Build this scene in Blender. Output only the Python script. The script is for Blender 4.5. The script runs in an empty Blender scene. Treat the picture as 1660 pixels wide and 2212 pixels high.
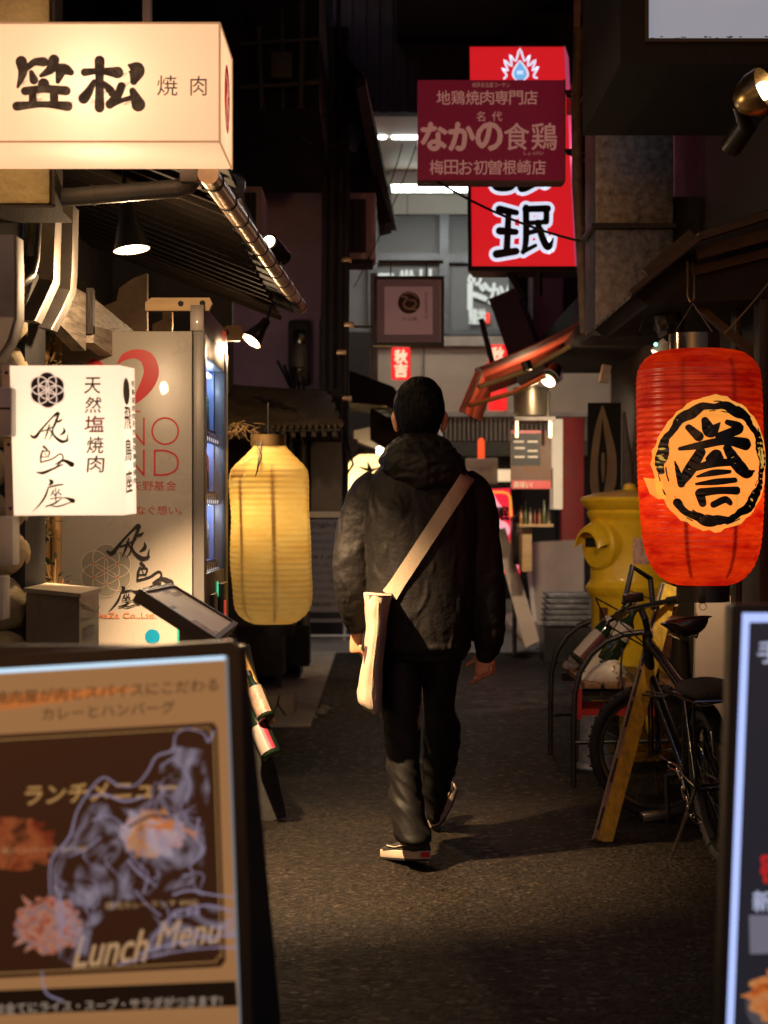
import bpy, bmesh, math, random
from math import sin, cos, pi, radians, sqrt, atan2
from mathutils import Vector, Matrix, noise
random.seed(7)
S = bpy.context.scene
COL = S.collection

# ------------------------------------------------------------------ camera, world, exposure
CH = 1.24                      # camera height
FO = 3871.0                    # focal length in units of a 1660 px wide picture
CXO, HYO = 830.0, 1106.0
cam = bpy.data.cameras.new("camera")
cam.sensor_fit = 'VERTICAL'; cam.sensor_height = 36.0; cam.lens = 36.0*FO/2212.0
cam.clip_start = 0.05; cam.clip_end = 400
cam.dof.use_dof = True; cam.dof.focus_distance = 6.1; cam.dof.aperture_fstop = 4.0
camo = bpy.data.objects.new("camera", cam); COL.objects.link(camo)
camo.location = (0, 0, CH); camo.rotation_euler = (pi/2, 0, 0)
S.camera = camo
wd = bpy.data.worlds.new("World"); S.world = wd; wd.use_nodes = True
nt = wd.node_tree; bg = nt.nodes['Background']
sky = nt.nodes.new('ShaderNodeTexSky'); sky.sky_type = 'NISHITA'; sky.sun_disc = False
sky.sun_elevation = radians(2.0); sky.sun_rotation = radians(200)
mxs = nt.nodes.new('ShaderNodeMix'); mxs.data_type = 'RGBA'; mxs.blend_type = 'MULTIPLY'; mxs.inputs[0].default_value = 1.0
mxs.inputs[7].default_value = (0.85, 0.84, 1.45, 1)          # town glow
nt.links.new(sky.outputs[0], mxs.inputs[6]); nt.links.new(mxs.outputs[2], bg.inputs[0]); bg.inputs[1].default_value = 0.12
S.view_settings.view_transform = 'Standard'; S.view_settings.look = 'None'
S.view_settings.exposure = 0.0; S.view_settings.gamma = 1.0
try:
    S.cycles.use_denoising = True
    S.cycles.max_bounces = 7; S.cycles.diffuse_bounces = 4; S.cycles.glossy_bounces = 3
    S.cycles.sample_clamp_indirect = 4.0
    S.cycles.use_light_tree = True
    S.cycles.caustics_reflective = False; S.cycles.caustics_refractive = False
except Exception: pass

# ------------------------------------------------------------------ helpers
def V(x, y, Z):
    """point that stands at depth Z where the picture's (x, y) looks"""
    return Vector(((x-CXO)/FO*Z, Z, CH-(y-HYO)/FO*Z))
def PX(x, Z): return (x-CXO)/FO*Z
def HT(y, Z): return CH-(y-HYO)/FO*Z
ORG = {}
def link(o):
    COL.objects.link(o); return o
def tag(o, label=None, cat=None, group=None, kind=None):
    if label: o['label'] = label
    if cat: o['category'] = cat
    if group: o['group'] = group
    if kind: o['kind'] = kind
    return o
def thing(name, label, cat, loc, group=None, rot=None):
    o = link(bpy.data.objects.new(name, None)); o.empty_display_size = 0.1
    o.location = loc
    if rot: o.rotation_euler = rot; ORG[o.name] = Vector((0, 0, 0))
    else: ORG[o.name] = Vector(loc)
    return tag(o, label, cat, group)
def copy_tree(o, parent=None):
    c = o.copy(); COL.objects.link(c); ORG[c.name] = ORG.get(o.name, Vector((0, 0, 0)))
    if parent: c.parent = parent
    for ch in o.children: copy_tree(ch, c)
    return c
def frame(d):
    d = d.normalized(); a = Vector((0, 0, 1)) if abs(d.z) < 0.9 else Vector((0, 1, 0))
    u = d.cross(a).normalized(); return u, d.cross(u).normalized()
def crom(p, n):
    """Catmull-Rom through tuples p, n samples per span"""
    out = []; m = len(p)
    for i in range(m-1):
        a = p[max(i-1, 0)]; b = p[i]; c = p[i+1]; d = p[min(i+2, m-1)]
        for k in range(n):
            t = k/n; t2 = t*t; t3 = t2*t
            out.append(tuple(0.5*(2*b[j]+(c[j]-a[j])*t+(2*a[j]-5*b[j]+4*c[j]-d[j])*t2+(3*b[j]-a[j]-3*c[j]+d[j])*t3) for j in range(len(b))))
    out.append(tuple(p[-1])); return out
class MB:
    def __init__(s): s.bm = bmesh.new()
    def box(s, lo, hi, bev=0.0, rot=None, pivot=None):
        lo = Vector(lo); hi = Vector(hi); c = (lo+hi)/2; d = hi-lo
        r = bmesh.ops.create_cube(s.bm, size=1.0); vs = r['verts']
        for v in vs: v.co = Vector((v.co.x*d.x, v.co.y*d.y, v.co.z*d.z))+c
        if bev > 0:
            es = list({e for v in vs for e in v.link_edges})
            g = bmesh.ops.bevel(s.bm, geom=es, offset=bev, segments=2, affect='EDGES', profile=0.6)
            vs = list({v for f in g['faces'] for v in f.verts} | {v for v in vs if v.is_valid})
        if rot is not None:
            p = Vector(pivot) if pivot is not None else c
            for v in vs: v.co = rot @ (v.co-p)+p
        return s
    def hexa(s, p):
        """p: 8 points, 0-3 near loop, 4-7 far loop"""
        v = [s.bm.verts.new(q) for q in p]
        for f in ((0,1,2,3),(7,6,5,4),(0,4,5,1),(1,5,6,2),(2,6,7,3),(3,7,4,0)):
            s.bm.faces.new([v[i] for i in f])
        bmesh.ops.recalc_face_normals(s.bm, faces=s.bm.faces[-6:]) if False else None
        return s
    def slab(s, tl, tr, br, bl, th):
        n = (tr-tl).cross(bl-tl).normalized()      # away from the viewer
        q = [tl, tr, br, bl]; return s.hexa(q+[a+n*th for a in q])
    def prism(s, pts, d):
        d = Vector(d); a = [s.bm.verts.new(p) for p in pts]; b = [s.bm.verts.new(Vector(p)+d) for p in pts]
        s.bm.faces.new(a); s.bm.faces.new(b[::-1]); n = len(a)
        for i in range(n): s.bm.faces.new([a[i], b[i], b[(i+1) % n], a[(i+1) % n]])
        return s
    def face(s, pts):
        s.bm.faces.new([s.bm.verts.new(p) for p in pts]); return s
    def tube(s, pts, r, seg=10, cap=True):
        pts = [Vector(p) for p in pts]; n = len(pts)
        rs = r if isinstance(r, (list, tuple)) else [r]*n
        u = None; rings = []
        for i, p in enumerate(pts):
            d = (pts[min(i+1, n-1)]-pts[max(i-1, 0)])
            if d.length < 1e-9: d = Vector((0, 0, 1))
            d.normalize()
            if u is None: u, w = frame(d)
            else:
                u = (u-d*u.dot(d)); u = u.normalized() if u.length > 1e-6 else frame(d)[0]
                w = d.cross(u)
            rings.append([s.bm.verts.new(p+(u*cos(2*pi*k/seg)+w*sin(2*pi*k/seg))*rs[i]) for k in range(seg)])
        for a, b in zip(rings, rings[1:]):
            for k in range(seg): s.bm.faces.new([a[k], a[(k+1) % seg], b[(k+1) % seg], b[k]])
        if cap: s.bm.faces.new(rings[0][::-1]); s.bm.faces.new(rings[-1])
        return s
    def lathe(s, c, prof, seg=32, M=None, cap=True):
        """prof: list of (radius, height) about the z axis through c (or M's axes)"""
        c = Vector(c); rings = []
        for r, z in prof:
            ring = []
            for k in range(seg):
                p = Vector((r*cos(2*pi*k/seg), r*sin(2*pi*k/seg), z))
                ring.append(s.bm.verts.new(c+(M @ p if M is not None else p)))
            rings.append(ring)
        for a, b in zip(rings, rings[1:]):
            for k in range(seg): s.bm.faces.new([a[k], a[(k+1) % seg], b[(k+1) % seg], b[k]])
        if cap:
            s.bm.faces.new(rings[0][::-1]); s.bm.faces.new(rings[-1])
        return s
    def loft(s, rings, cap=True):
        vr = [[s.bm.verts.new(p) for p in r] for r in rings]; n = len(vr[0])
        for a, b in zip(vr, vr[1:]):
            for k in range(n): s.bm.faces.new([a[k], a[(k+1) % n], b[(k+1) % n], b[k]])
        if cap: s.bm.faces.new(vr[0][::-1]); s.bm.faces.new(vr[-1])
        return s
    def ball(s, c, r, sub=2, sc=(1, 1, 1), amp=0.0, fr=3.0):
        c = Vector(c); g = bmesh.ops.create_icosphere(s.bm, subdivisions=sub, radius=1.0)
        for v in g['verts']:
            q = v.co.copy(); k = 1+amp*noise.noise(q*fr+c*7)
            v.co = Vector((q.x*sc[0], q.y*sc[1], q.z*sc[2]))*r*k+c
        return s
    def xform(s, M):
        for v in s.bm.verts: v.co = M @ v.co
        return s
    def build(s, name, mat, parent=None, smooth=40, remesh=0.0, keep_normals=False):
        me = bpy.data.meshes.new(name)
        if not keep_normals: bmesh.ops.recalc_face_normals(s.bm, faces=s.bm.faces[:])
        if parent is not None:
            o0 = ORG.get(parent.name, Vector((0, 0, 0)))
            for v in s.bm.verts: v.co -= o0
        s.bm.to_mesh(me); s.bm.free()
        o = link(bpy.data.objects.new(name, me))
        if remesh > 0:
            m = o.modifiers.new('r', 'REMESH'); m.mode = 'VOXEL'; m.voxel_size = remesh; m.use_smooth_shade = True
            dg = bpy.context.evaluated_depsgraph_get(); me2 = bpy.data.meshes.new_from_object(o.evaluated_get(dg))
            o.modifiers.clear(); o.data = me2; me2.name = name; me = me2
        for mm in (mat if isinstance(mat, (list, tuple)) else [mat]): me.materials.append(mm)
        if smooth:
            me.shade_smooth()
            if smooth < 180: me.set_sharp_from_angle(angle=radians(smooth))
        if parent is not None:
            o.parent = parent; ORG[o.name] = ORG.get(parent.name, Vector((0, 0, 0)))
        else: ORG[o.name] = Vector((0, 0, 0))
        return o
def pbox(x0, y0, x1, y1, Z, d, bev=0.0):
    """box whose near face fills x0..x1, y0..y1 at depth Z and that is d deep"""
    a = V(x0, y1, Z); b = V(x1, y0, Z)
    return (a.x, Z, a.z), (b.x, Z+d, b.z), bev

# ------------------------------------------------------------------ materials
def mk(name, col, rough=0.6, metal=0.0, var=0.25, scale=6.0, bump=0.0, bscale=80.0, stretch=(1, 1, 1), coat=0.0, spec=0.5, rvar=0.15, dirt=0.0, dcol=(0.02, 0.015, 0.01), ridge=0.0, rscale=9.0, rstretch=(1, 1, 1)):
    m = bpy.data.materials.new(name); m.use_nodes = True; t = m.node_tree; N = t.nodes; L = t.links
    b = N['Principled BSDF']
    tc = N.new('ShaderNodeTexCoord'); mp = N.new('ShaderNodeMapping'); mp.inputs['Scale'].default_value = stretch
    L.new(tc.outputs['Object'], mp.inputs[0])
    n = N.new('ShaderNodeTexNoise'); n.inputs['Scale'].default_value = scale; n.inputs['Detail'].default_value = 6; n.inputs['Roughness'].default_value = 0.65
    L.new(mp.outputs[0], n.inputs['Vector'])
    cr = N.new('ShaderNodeValToRGB')
    cr.color_ramp.elements[0].position = 0.3; cr.color_ramp.elements[1].position = 0.7
    cr.color_ramp.elements[0].color = (*[c*(1-var) for c in col], 1); cr.color_ramp.elements[1].color = (*[min(1, c*(1+var)) for c in col], 1)
    L.new(n.outputs[0], cr.inputs[0]); out = cr.outputs[0]
    if dirt > 0:
        n2 = N.new('ShaderNodeTexNoise'); n2.inputs['Scale'].default_value = scale*0.6+1.3; n2.inputs['Detail'].default_value = 8; n2.inputs['Roughness'].default_value = 0.75
        L.new(tc.outputs['Object'], n2.inputs['Vector'])
        r2 = N.new('ShaderNodeMapRange'); r2.inputs[1].default_value = 0.5; r2.inputs[2].default_value = 0.72; r2.inputs[3].default_value = 0; r2.inputs[4].default_value = dirt
        L.new(n2.outputs[0], r2.inputs[0])
        mx = N.new('ShaderNodeMix'); mx.data_type = 'RGBA'; mx.inputs[7].default_value = (*dcol, 1)
        L.new(r2.outputs[0], mx.inputs[0]); L.new(out, mx.inputs[6]); out = mx.outputs[2]
    L.new(out, b.inputs['Base Color'])
    mr = N.new('ShaderNodeMapRange'); mr.inputs[3].default_value = max(0.03, rough-rvar); mr.inputs[4].default_value = min(1, rough+rvar)
    L.new(n.outputs[0], mr.inputs[0]); L.new(mr.outputs[0], b.inputs['Roughness'])
    b.inputs['Metallic'].default_value = metal; b.inputs['Specular IOR Level'].default_value = spec
    b.inputs['Coat Weight'].default_value = coat
    hgt = []
    if ridge > 0:
        m3 = N.new('ShaderNodeMapping'); m3.inputs['Scale'].default_value = rstretch; m3.inputs['Rotation'].default_value = (0.3, 0.5, 0.2); L.new(tc.outputs['Object'], m3.inputs[0])
        n3 = N.new('ShaderNodeTexNoise'); n3.noise_type = 'RIDGED_MULTIFRACTAL'; n3.inputs['Scale'].default_value = rscale; n3.inputs['Detail'].default_value = 3.0; n3.inputs['Distortion'].default_value = 0.6
        L.new(m3.outputs[0], n3.inputs['Vector'])
        b3 = N.new('ShaderNodeBump'); b3.inputs['Strength'].default_value = ridge; b3.inputs['Distance'].default_value = 0.02; L.new(n3.outputs[0], b3.inputs['Height']); L.new(b3.outputs[0], b.inputs['Normal']); hgt = [b3]
    if bump > 0:
        nb = N.new('ShaderNodeTexNoise'); nb.inputs['Scale'].default_value = bscale; nb.inputs['Detail'].default_value = 5
        L.new(mp.outputs[0], nb.inputs['Vector'])
        bp = N.new('ShaderNodeBump'); bp.inputs['Strength'].default_value = min(1, bump); bp.inputs['Distance'].default_value = 0.01
        L.new(nb.outputs[0], bp.inputs['Height']); L.new(bp.outputs[0], b.inputs['Normal'])
        if hgt: L.new(hgt[0].outputs[0], bp.inputs['Normal'])
    return m
def emit(name, col, strength, base=None):
    m = bpy.data.materials.new(name); m.use_nodes = True; b = m.node_tree.nodes['Principled BSDF']
    b.inputs['Base Color'].default_value = (*(base or [c*0.8 for c in col]), 1); b.inputs['Roughness'].default_value = 0.35
    b.inputs['Emission Color'].default_value = (*col, 1); b.inputs['Emission Strength'].default_value = strength
    return m
def shell(name, col, glow, tcol=None, nscale=0.0, col2=None, stretch=(1, 1, 1), gloss=0.0):
    """lamp skin: lets the lamp inside shine through, and glows a little"""
    m = bpy.data.materials.new(name); m.use_nodes = True; t = m.node_tree; N = t.nodes; L = t.links
    N.remove(N['Principled BSDF']); out = N['Material Output']
    df = N.new('ShaderNodeBsdfDiffuse'); tr = N.new('ShaderNodeBsdfTranslucent'); em = N.new('ShaderNodeEmission')
    df.inputs[0].default_value = (*col, 1); tr.inputs[0].default_value = (*(tcol or col), 1)
    em.inputs[0].default_value = (*(tcol or col), 1); em.inputs[1].default_value = glow
    if nscale > 0:
        tc = N.new('ShaderNodeTexCoord'); mp = N.new('ShaderNodeMapping'); mp.inputs['Scale'].default_value = stretch
        n = N.new('ShaderNodeTexNoise'); n.inputs['Scale'].default_value = nscale; n.inputs['Detail'].default_value = 7; n.inputs['Roughness'].default_value = 0.7
        cr = N.new('ShaderNodeValToRGB'); cr.color_ramp.elements[0].position = 0.35; cr.color_ramp.elements[1].position = 0.65
        cr.color_ramp.elements[0].color = (*(tcol or col), 1); cr.color_ramp.elements[1].color = (*col2, 1)
        L.new(tc.outputs['Object'], mp.inputs[0]); L.new(mp.outputs[0], n.inputs['Vector']); L.new(n.outputs[0], cr.inputs[0])
        for q in (df, tr, em): L.new(cr.outputs[0], q.inputs[0])
    mx = N.new('ShaderNodeMixShader'); mx.inputs[0].default_value = 0.65
    L.new(df.outputs[0], mx.inputs[1]); L.new(tr.outputs[0], mx.inputs[2])
    ad = N.new('ShaderNodeAddShader'); L.new(mx.outputs[0], ad.inputs[0]); L.new(em.outputs[0], ad.inputs[1])
    last = ad.outputs[0]
    if gloss > 0:
        gl = N.new('ShaderNodeBsdfGlossy'); gl.inputs['Roughness'].default_value = 0.3
        m2 = N.new('ShaderNodeMixShader'); m2.inputs[0].default_value = gloss
        L.new(last, m2.inputs[1]); L.new(gl.outputs[0], m2.inputs[2]); last = m2.outputs[0]
    L.new(last, out.inputs[0]); return m
def photo(name, cols, scale, strength, seed=0.0, stretch=(1, 1, 1)):
    """a printed picture of food: mottled colours, lit from behind"""
    m = bpy.data.materials.new(name); m.use_nodes = True; t = m.node_tree; N = t.nodes; L = t.links
    b = N['Principled BSDF']; tc = N.new('ShaderNodeTexCoord'); mp = N.new('ShaderNodeMapping')
    mp.inputs['Location'].default_value = (seed, seed*2, seed*3); mp.inputs['Scale'].default_value = stretch
    n = N.new('ShaderNodeTexNoise'); n.inputs['Scale'].default_value = scale; n.inputs['Detail'].default_value = 5; n.inputs['Distortion'].default_value = 1.2
    cr = N.new('ShaderNodeValToRGB'); k = len(cols)
    while len(cr.color_ramp.elements) < k: cr.color_ramp.elements.new(0.5)
    for i, c in enumerate(cols):
        cr.color_ramp.elements[i].position = 0.28+0.44*i/(k-1); cr.color_ramp.elements[i].color = (*c, 1)
    L.new(tc.outputs['Object'], mp.inputs[0]); L.new(mp.outputs[0], n.inputs['Vector']); L.new(n.outputs[0], cr.inputs[0])
    L.new(cr.outputs[0], b.inputs['Base Color']); L.new(cr.outputs[0], b.inputs['Emission Color']); b.inputs['Emission Strength'].default_value = strength
    b.inputs['Roughness'].default_value = 0.4
    return m
def lamp(name, kind, loc, power, col, parent, radius=0.03, aim=None, angle=120, blend=0.6):
    d = bpy.data.lights.new(name, kind); d.energy = power; d.color = col
    if kind in ('POINT', 'SPOT'): d.shadow_soft_size = radius
    if kind == 'SPOT': d.spot_size = radians(angle); d.spot_blend = blend
    o = link(bpy.data.objects.new(name, d)); o.location = Vector(loc)-(ORG[parent.name] if parent else Vector((0, 0, 0)))
    if aim is not None: o.rotation_euler = (Vector(aim)-Vector(loc)).to_track_quat('-Z', 'Y').to_euler()
    if parent: o.parent = parent
    return o

# ------------------------------------------------------------------ lettering
class Plane:
    """flat face of a sign, addressed in picture units x0..x1, y0..y1"""
    def __init__(s, tl, tr, bl, rect):
        s.o = Vector(tl); s.r = Vector(tr)-s.o; s.d = Vector(bl)-s.o; s.n = -(s.r.cross(s.d)).normalized(); s.q = rect
    def __call__(s, x, y, off=0.0):
        x0, y0, x1, y1 = s.q
        return s.o+s.r*((x-x0)/(x1-x0))+s.d*((y-y0)/(y1-y0))+s.n*off
def fplane(x0, y0, x1, y1, Z):
    return Plane(V(x0, y0, Z), V(x1, y0, Z), V(x0, y1, Z), (x0, y0, x1, y1))
_tc = {}
def text2d(s, weight=0.0):
    k = (s, weight)
    if k not in _tc:
        cu = bpy.data.curves.new('t', 'FONT'); cu.body = s; cu.resolution_u = 3; cu.offset = weight
        o = link(bpy.data.objects.new('t', cu)); dg = bpy.context.evaluated_depsgraph_get()
        me = bpy.data.meshes.new_from_object(o.evaluated_get(dg))
        vs = [(v.co.x, v.co.y) for v in me.vertices]; fs = [tuple(p.vertices) for p in me.polygons]
        bpy.data.objects.remove(o); bpy.data.meshes.remove(me); bpy.data.curves.remove(cu)
        xs = [v[0] for v in vs]; ys = [v[1] for v in vs]; a, b, c, d = min(xs), max(xs), min(ys), max(ys)
        _tc[k] = ([((x-a)/max(b-a, 1e-6), (d-y)/max(d-c, 1e-6)) for x, y in vs], fs)
    return _tc[k]
class Ink(MB):
    """lettering and painted marks laid 1-2 mm proud of a face"""
    def __init__(s, pl, off=0.0015): super().__init__(); s.pl = pl; s.off = off; s.k = 0
    def text(s, t, x0, y0, x1, y1, weight=0.0, skew=0.0, slope=0.0):
        vs, fs = text2d(t, 0.0); s.k += 1; w = abs(y1-y0)*weight
        for i, (dx, dy) in enumerate(((0, 0),) if weight <= 0 else ((0, 0), (w, 0), (-w, 0), (0, w), (0, -w))):     # bold: shifted copies
            bv = [s.bm.verts.new(s.pl(x0+(x1-x0)*u+skew*(0.5-v)*(y1-y0)+dx, y0+(y1-y0)*v+slope*u+dy, s.off+i*0.00008)) for u, v in vs]
            for f in fs:
                try: s.bm.faces.new([bv[j] for j in f])
                except ValueError: pass
        return s
    def column(s, chars, x0, y0, x1, y1, weight=0.0, gap=0.15):
        h = (y1-y0)/len(chars)
        for i, c in enumerate(chars): s.text(c, x0, y0+h*i, x1, y0+h*(i+1-gap), weight)
        return s
    def stroke(s, pts, n=7, closed=False, add=0.0):
        """brush stroke through (x, y, width)"""
        p = crom(pts, n) if len(pts) > 2 else crom([pts[0], pts[1]], 4); s.k += 1; off = s.off+s.k*0.00006
        L, R = [], []
        for i, (x, y, w) in enumerate(p):
            a = p[max(i-1, 0)]; b = p[min(i+1, len(p)-1)]; dx, dy = b[0]-a[0], b[1]-a[1]; l = math.hypot(dx, dy) or 1
            w = max(w+add, 0.3); nx, ny = -dy/l*w/2, dx/l*w/2
            L.append(s.bm.verts.new(s.pl(x+nx, y+ny, off))); R.append(s.bm.verts.new(s.pl(x-nx, y-ny, off)))
        for i in range(len(p)-1): s.bm.faces.new([L[i], L[i+1], R[i+1], R[i]])
        for (x, y, w), sg, i in ((p[0], -1, 0), (p[-1], 1, -1)):
            a, b = (p[0], p[1]) if i == 0 else (p[-2], p[-1]); th = atan2(b[1]-a[1], b[0]-a[0]); w = max(w+add, 0.3)
            arc = [s.bm.verts.new(s.pl(x+sg*w/2*cos(th+q), y+sg*w/2*sin(th+q), off)) for q in [pi/2-pi*j/6 for j in range(1, 6)]]
            pr = [L[i]]+arc+[R[i]] if sg > 0 else [R[i]]+arc+[L[i]]
            try: s.bm.faces.new(pr)
            except ValueError: pass
        return s
    def ring(s, cx, cy, rx, ry, w, a0=0, a1=360, n=40):
        s.k += 1; off = s.off+s.k*0.00006; ps = []
        for i in range(n+1):
            t = radians(a0+(a1-a0)*i/n)
            ps.append((s.bm.verts.new(s.pl(cx+(rx+w/2)*cos(t), cy+(ry+w/2)*sin(t), off)), s.bm.verts.new(s.pl(cx+(rx-w/2)*cos(t), cy+(ry-w/2)*sin(t), off))))
        for a, b in zip(ps, ps[1:]): s.bm.faces.new([a[0], b[0], b[1], a[1]])
        return s
    def disc(s, cx, cy, rx, ry, n=40, rings=1, jag=0.0):
        s.k += 1; off = s.off+s.k*0.00006; c = s.bm.verts.new(s.pl(cx, cy, off)); last = None
        for q in range(1, rings+1):
            f = q/rings; ring = []
            for i in range(n):
                j = 1+(jag*noise.noise(Vector((i*0.9, cx, cy))) if q == rings else 0)
                ring.append(s.bm.verts.new(s.pl(cx+rx*f*j*cos(2*pi*i/n), cy+ry*f*j*sin(2*pi*i/n), off)))
            for i in range(n):
                if last: s.bm.faces.new([last[i], last[(i+1) % n], ring[(i+1) % n], ring[i]])
                else: s.bm.faces.new([c, ring[i], ring[(i+1) % n]])
            last = ring
        return s
    def rect(s, x0, y0, x1, y1, slope=0.0):
        s.k += 1; off = s.off+s.k*0.00006
        s.face([s.pl(x0, y0, off), s.pl(x1, y0+slope, off), s.pl(x1, y1+slope, off), s.pl(x0, y1, off)]); return s
    def poly(s, pts):
        s.k += 1; off = s.off+s.k*0.00006; s.face([s.pl(x, y, off) for x, y in pts]); return s
    def strokes(s, sts, f, add=0.0, n=7):
        for st in sts: s.stroke([f(*q) for q in st], n, add=add)
        return s
    def build(s, name, mat, parent=None, smooth=0, **k):
        return super().build(name, mat, parent, smooth=0, keep_normals=True)
def remap(src, dst):
    """map stroke coordinates from box src to box dst"""
    a, b, c, d = src; e, f, g, h = dst; sx = (g-e)/(c-a); sy = (h-f)/(d-b); sw = (abs(sx)+abs(sy))/2
    return lambda x, y, w: (e+(x-a)*sx, f+(y-b)*sy, w*sw)

# brush-written characters as strokes (x, y, width)
KASA = [[(140,400,62),(150,470,50),(118,565,16)],[(175,445,30),(225,405,40),(285,402,52)],[(222,520,48),(205,470,26)],
 [(352,390,60),(330,450,52),(268,492,20)],[(350,440,40),(420,450,60),(462,470,36)],[(392,480,52),(378,530,26)],
 [(285,545,62),(285,560,62)],[(165,592,46),(290,578,42),(430,590,52)],[(215,620,42),(215,680,42)],[(352,615,46),(356,675,44)],[(112,690,50),(280,678,34),(442,690,54)]]
MATSU = [[(648,395,56),(648,540,46),(648,700,54)],[(552,470,44),(650,462,34),(765,472,64)],[(612,530,26),(575,600,50),(545,640,60)],[(680,545,30),(720,590,46),(722,610,30)],
 [(840,425,18),(888,455,88),(870,530,40)],[(790,560,46),(765,620,46),(715,678,50)],[(715,675,48),(800,650,26),(862,632,30)],[(862,590,36),(900,680,76)]]
HI = [[(188,612,10),(216,622,20),(262,568,12),(330,495,10),(366,470,22),(378,476,8)],[(372,476,12),(350,530,15),(330,580,10),(345,620,14),(390,652,20),(430,640,8)],
 [(398,505,4),(376,520,14),(350,524,6)],[(402,560,4),(405,590,17),(376,612,5)],[(430,600,4),(420,650,12)],[(312,540,7),(296,590,11),(276,642,4)],[(300,560,6),(325,600,8),(302,644,3)],[(262,585,7),(300,572,8),(330,556,6)]]
TORI = [[(270,684,16),(290,702,12)],[(262,708,9),(250,745,12),(246,785,7)],[(256,716,6),(305,714,9),(296,752,7)],[(276,726,5),(284,742,5)],[(250,752,6),(300,750,6)],
 [(246,786,9),(320,765,9),(375,732,9),(392,760,9),(340,826,10)],[(340,800,6),(395,775,16),(448,800,32)],[(220,850,7),(262,854,18),(330,826,12),(390,800,8)]]
ZA = [[(298,898,6),(315,914,24),(296,936,6)],[(290,950,8),(340,936,11),(388,930,8)],[(292,948,8),(268,1010,13),(222,1070,8),(178,1112,2)],[(325,968,9),(305,1004,5)],[(316,980,5),(335,1002,9)],[(362,962,8),(345,996,5)],[(352,976,5),(372,996,9)],
 [(340,950,6),(338,1040,7)],[(300,1024,6),(372,1012,7)],[(272,1072,8),(330,1052,11),(390,1016,6),(448,1036,28)],[(300,1066,4),(350,1072,9),(440,1044,6)]]
HOMARE = [[(565,910,44),(628,972,66)],[(668,865,50),(705,935,92),(766,880,10)],[(815,875,36),(900,915,66),(760,972,56)],[(512,1052,26),(640,1030,52),(800,1000,58),(945,1020,86)],
 [(640,1075,66),(570,1200,76),(522,1280,48)],[(522,1290,46),(500,1200,30),(482,1135,8)],[(815,1050,60),(880,1150,90),(955,1215,74),(1012,1198,12)],[(690,1120,40),(740,1090,66),(772,1112,36)],[(590,1190,36),(720,1150,58),(840,1145,46)],
 [(620,1238,16),(720,1214,44),(832,1206,26)],[(614,1288,18),(740,1274,44),(868,1262,36)],[(640,1345,60),(760,1332,50),(880,1332,56)],[(636,1350,62),(655,1418,50)],[(725,1425,46),(800,1392,48),(836,1415,36)]]
MIN = [[(735,1465,66),(865,1490,46)],[(805,1480,48),(790,1800,56)],[(735,1632,62),(860,1640,50)],[(712,1812,66),(862,1790,58)],
 [(940,1450,52),(940,1700,50),(918,1800,34)],[(935,1462,52),(1108,1458,56)],[(1100,1455,48),(1098,1560,48)],[(945,1572,38),(1098,1562,42)],[(950,1650,40),(1060,1622,40)],[(1030,1565,46),(1070,1690,56),(1115,1758,56),(1152,1690,12)],[(915,1795,38),(1015,1745,30)]]
# ------------------------------------------------------------------ shared materials
M = {}
M['black'] = mk('black_paint', (0.012, 0.011, 0.011), 0.4, bump=0.05)
M['blackm'] = mk('black_plastic', (0.014, 0.013, 0.012), 0.35, bump=0.05, bscale=200)
M['dark'] = mk('dark_wood', (0.028, 0.019, 0.013), 0.6, stretch=(6, 6, 0.7), bump=0.3, bscale=20, var=0.5)
M['darkwall'] = mk('dark_wall', (0.02, 0.016, 0.015), 0.8, bump=0.25, bscale=30, var=0.4)
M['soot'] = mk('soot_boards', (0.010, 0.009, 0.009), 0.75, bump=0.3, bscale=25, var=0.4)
M['steel'] = mk('steel', (0.22, 0.20, 0.185), 0.58, 1.0, var=0.15, bump=0.04, bscale=40, dirt=0.5, dcol=(0.12, 0.09, 0.06))
M['brass'] = mk('gutter_metal', (0.50, 0.37, 0.27), 0.34, 1.0, var=0.35, scale=14, bump=0.1, bscale=60, dirt=0.5, dcol=(0.10, 0.05, 0.03))
M['galv'] = mk('galvanised', (0.20, 0.20, 0.22), 0.48, 0.85, var=0.6, scale=26, bump=0.12, bscale=50, dirt=0.7, dcol=(0.05, 0.045, 0.045))
M['ivory'] = mk('ivory_enamel', (0.42, 0.385, 0.335), 0.28, var=0.03, scale=2, bump=0.05, bscale=300, coat=0.2, dirt=0.12, dcol=(0.35, 0.27, 0.18))
M['cream'] = mk('cream_stucco', (0.52, 0.43, 0.21), 0.85, var=0.2, bump=1.0, bscale=28, dirt=0.5, dcol=(0.16, 0.12, 0.05))
M['stone'] = mk('yellow_stone', (0.45, 0.36, 0.20), 0.8, var=0.35, bump=0.9, bscale=24, dirt=0.4)
M['palewood'] = mk('pale_wood', (0.55, 0.36, 0.17), 0.55, stretch=(1, 1, 9), var=0.18, scale=4, bump=0.15, bscale=30)
M['greybeam'] = mk('limed_beam', (0.42, 0.36, 0.29), 0.7, stretch=(9, 1, 12), var=0.55, scale=3.5, bump=0.5, bscale=12, dirt=0.6, dcol=(0.06, 0.045, 0.03))
M['bamboo'] = mk('bamboo', (0.38, 0.22, 0.08), 0.45, stretch=(8, 8, 0.6), var=0.45, bump=0.2, bscale=20)
M['leaf'] = mk('faded_leaf', (0.11, 0.12, 0.07), 0.6, var=0.5, scale=30)
M['pvc'] = mk('grey_pvc', (0.09, 0.085, 0.08), 0.4, var=0.2, dirt=0.4)
M['boxplastic'] = mk('box_plastic', (0.55, 0.48, 0.38), 0.35, var=0.06, dirt=0.3, dcol=(0.25, 0.18, 0.1))
M['ink'] = mk('black_ink', (0.010, 0.009, 0.009), 0.5, var=0.2)
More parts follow.
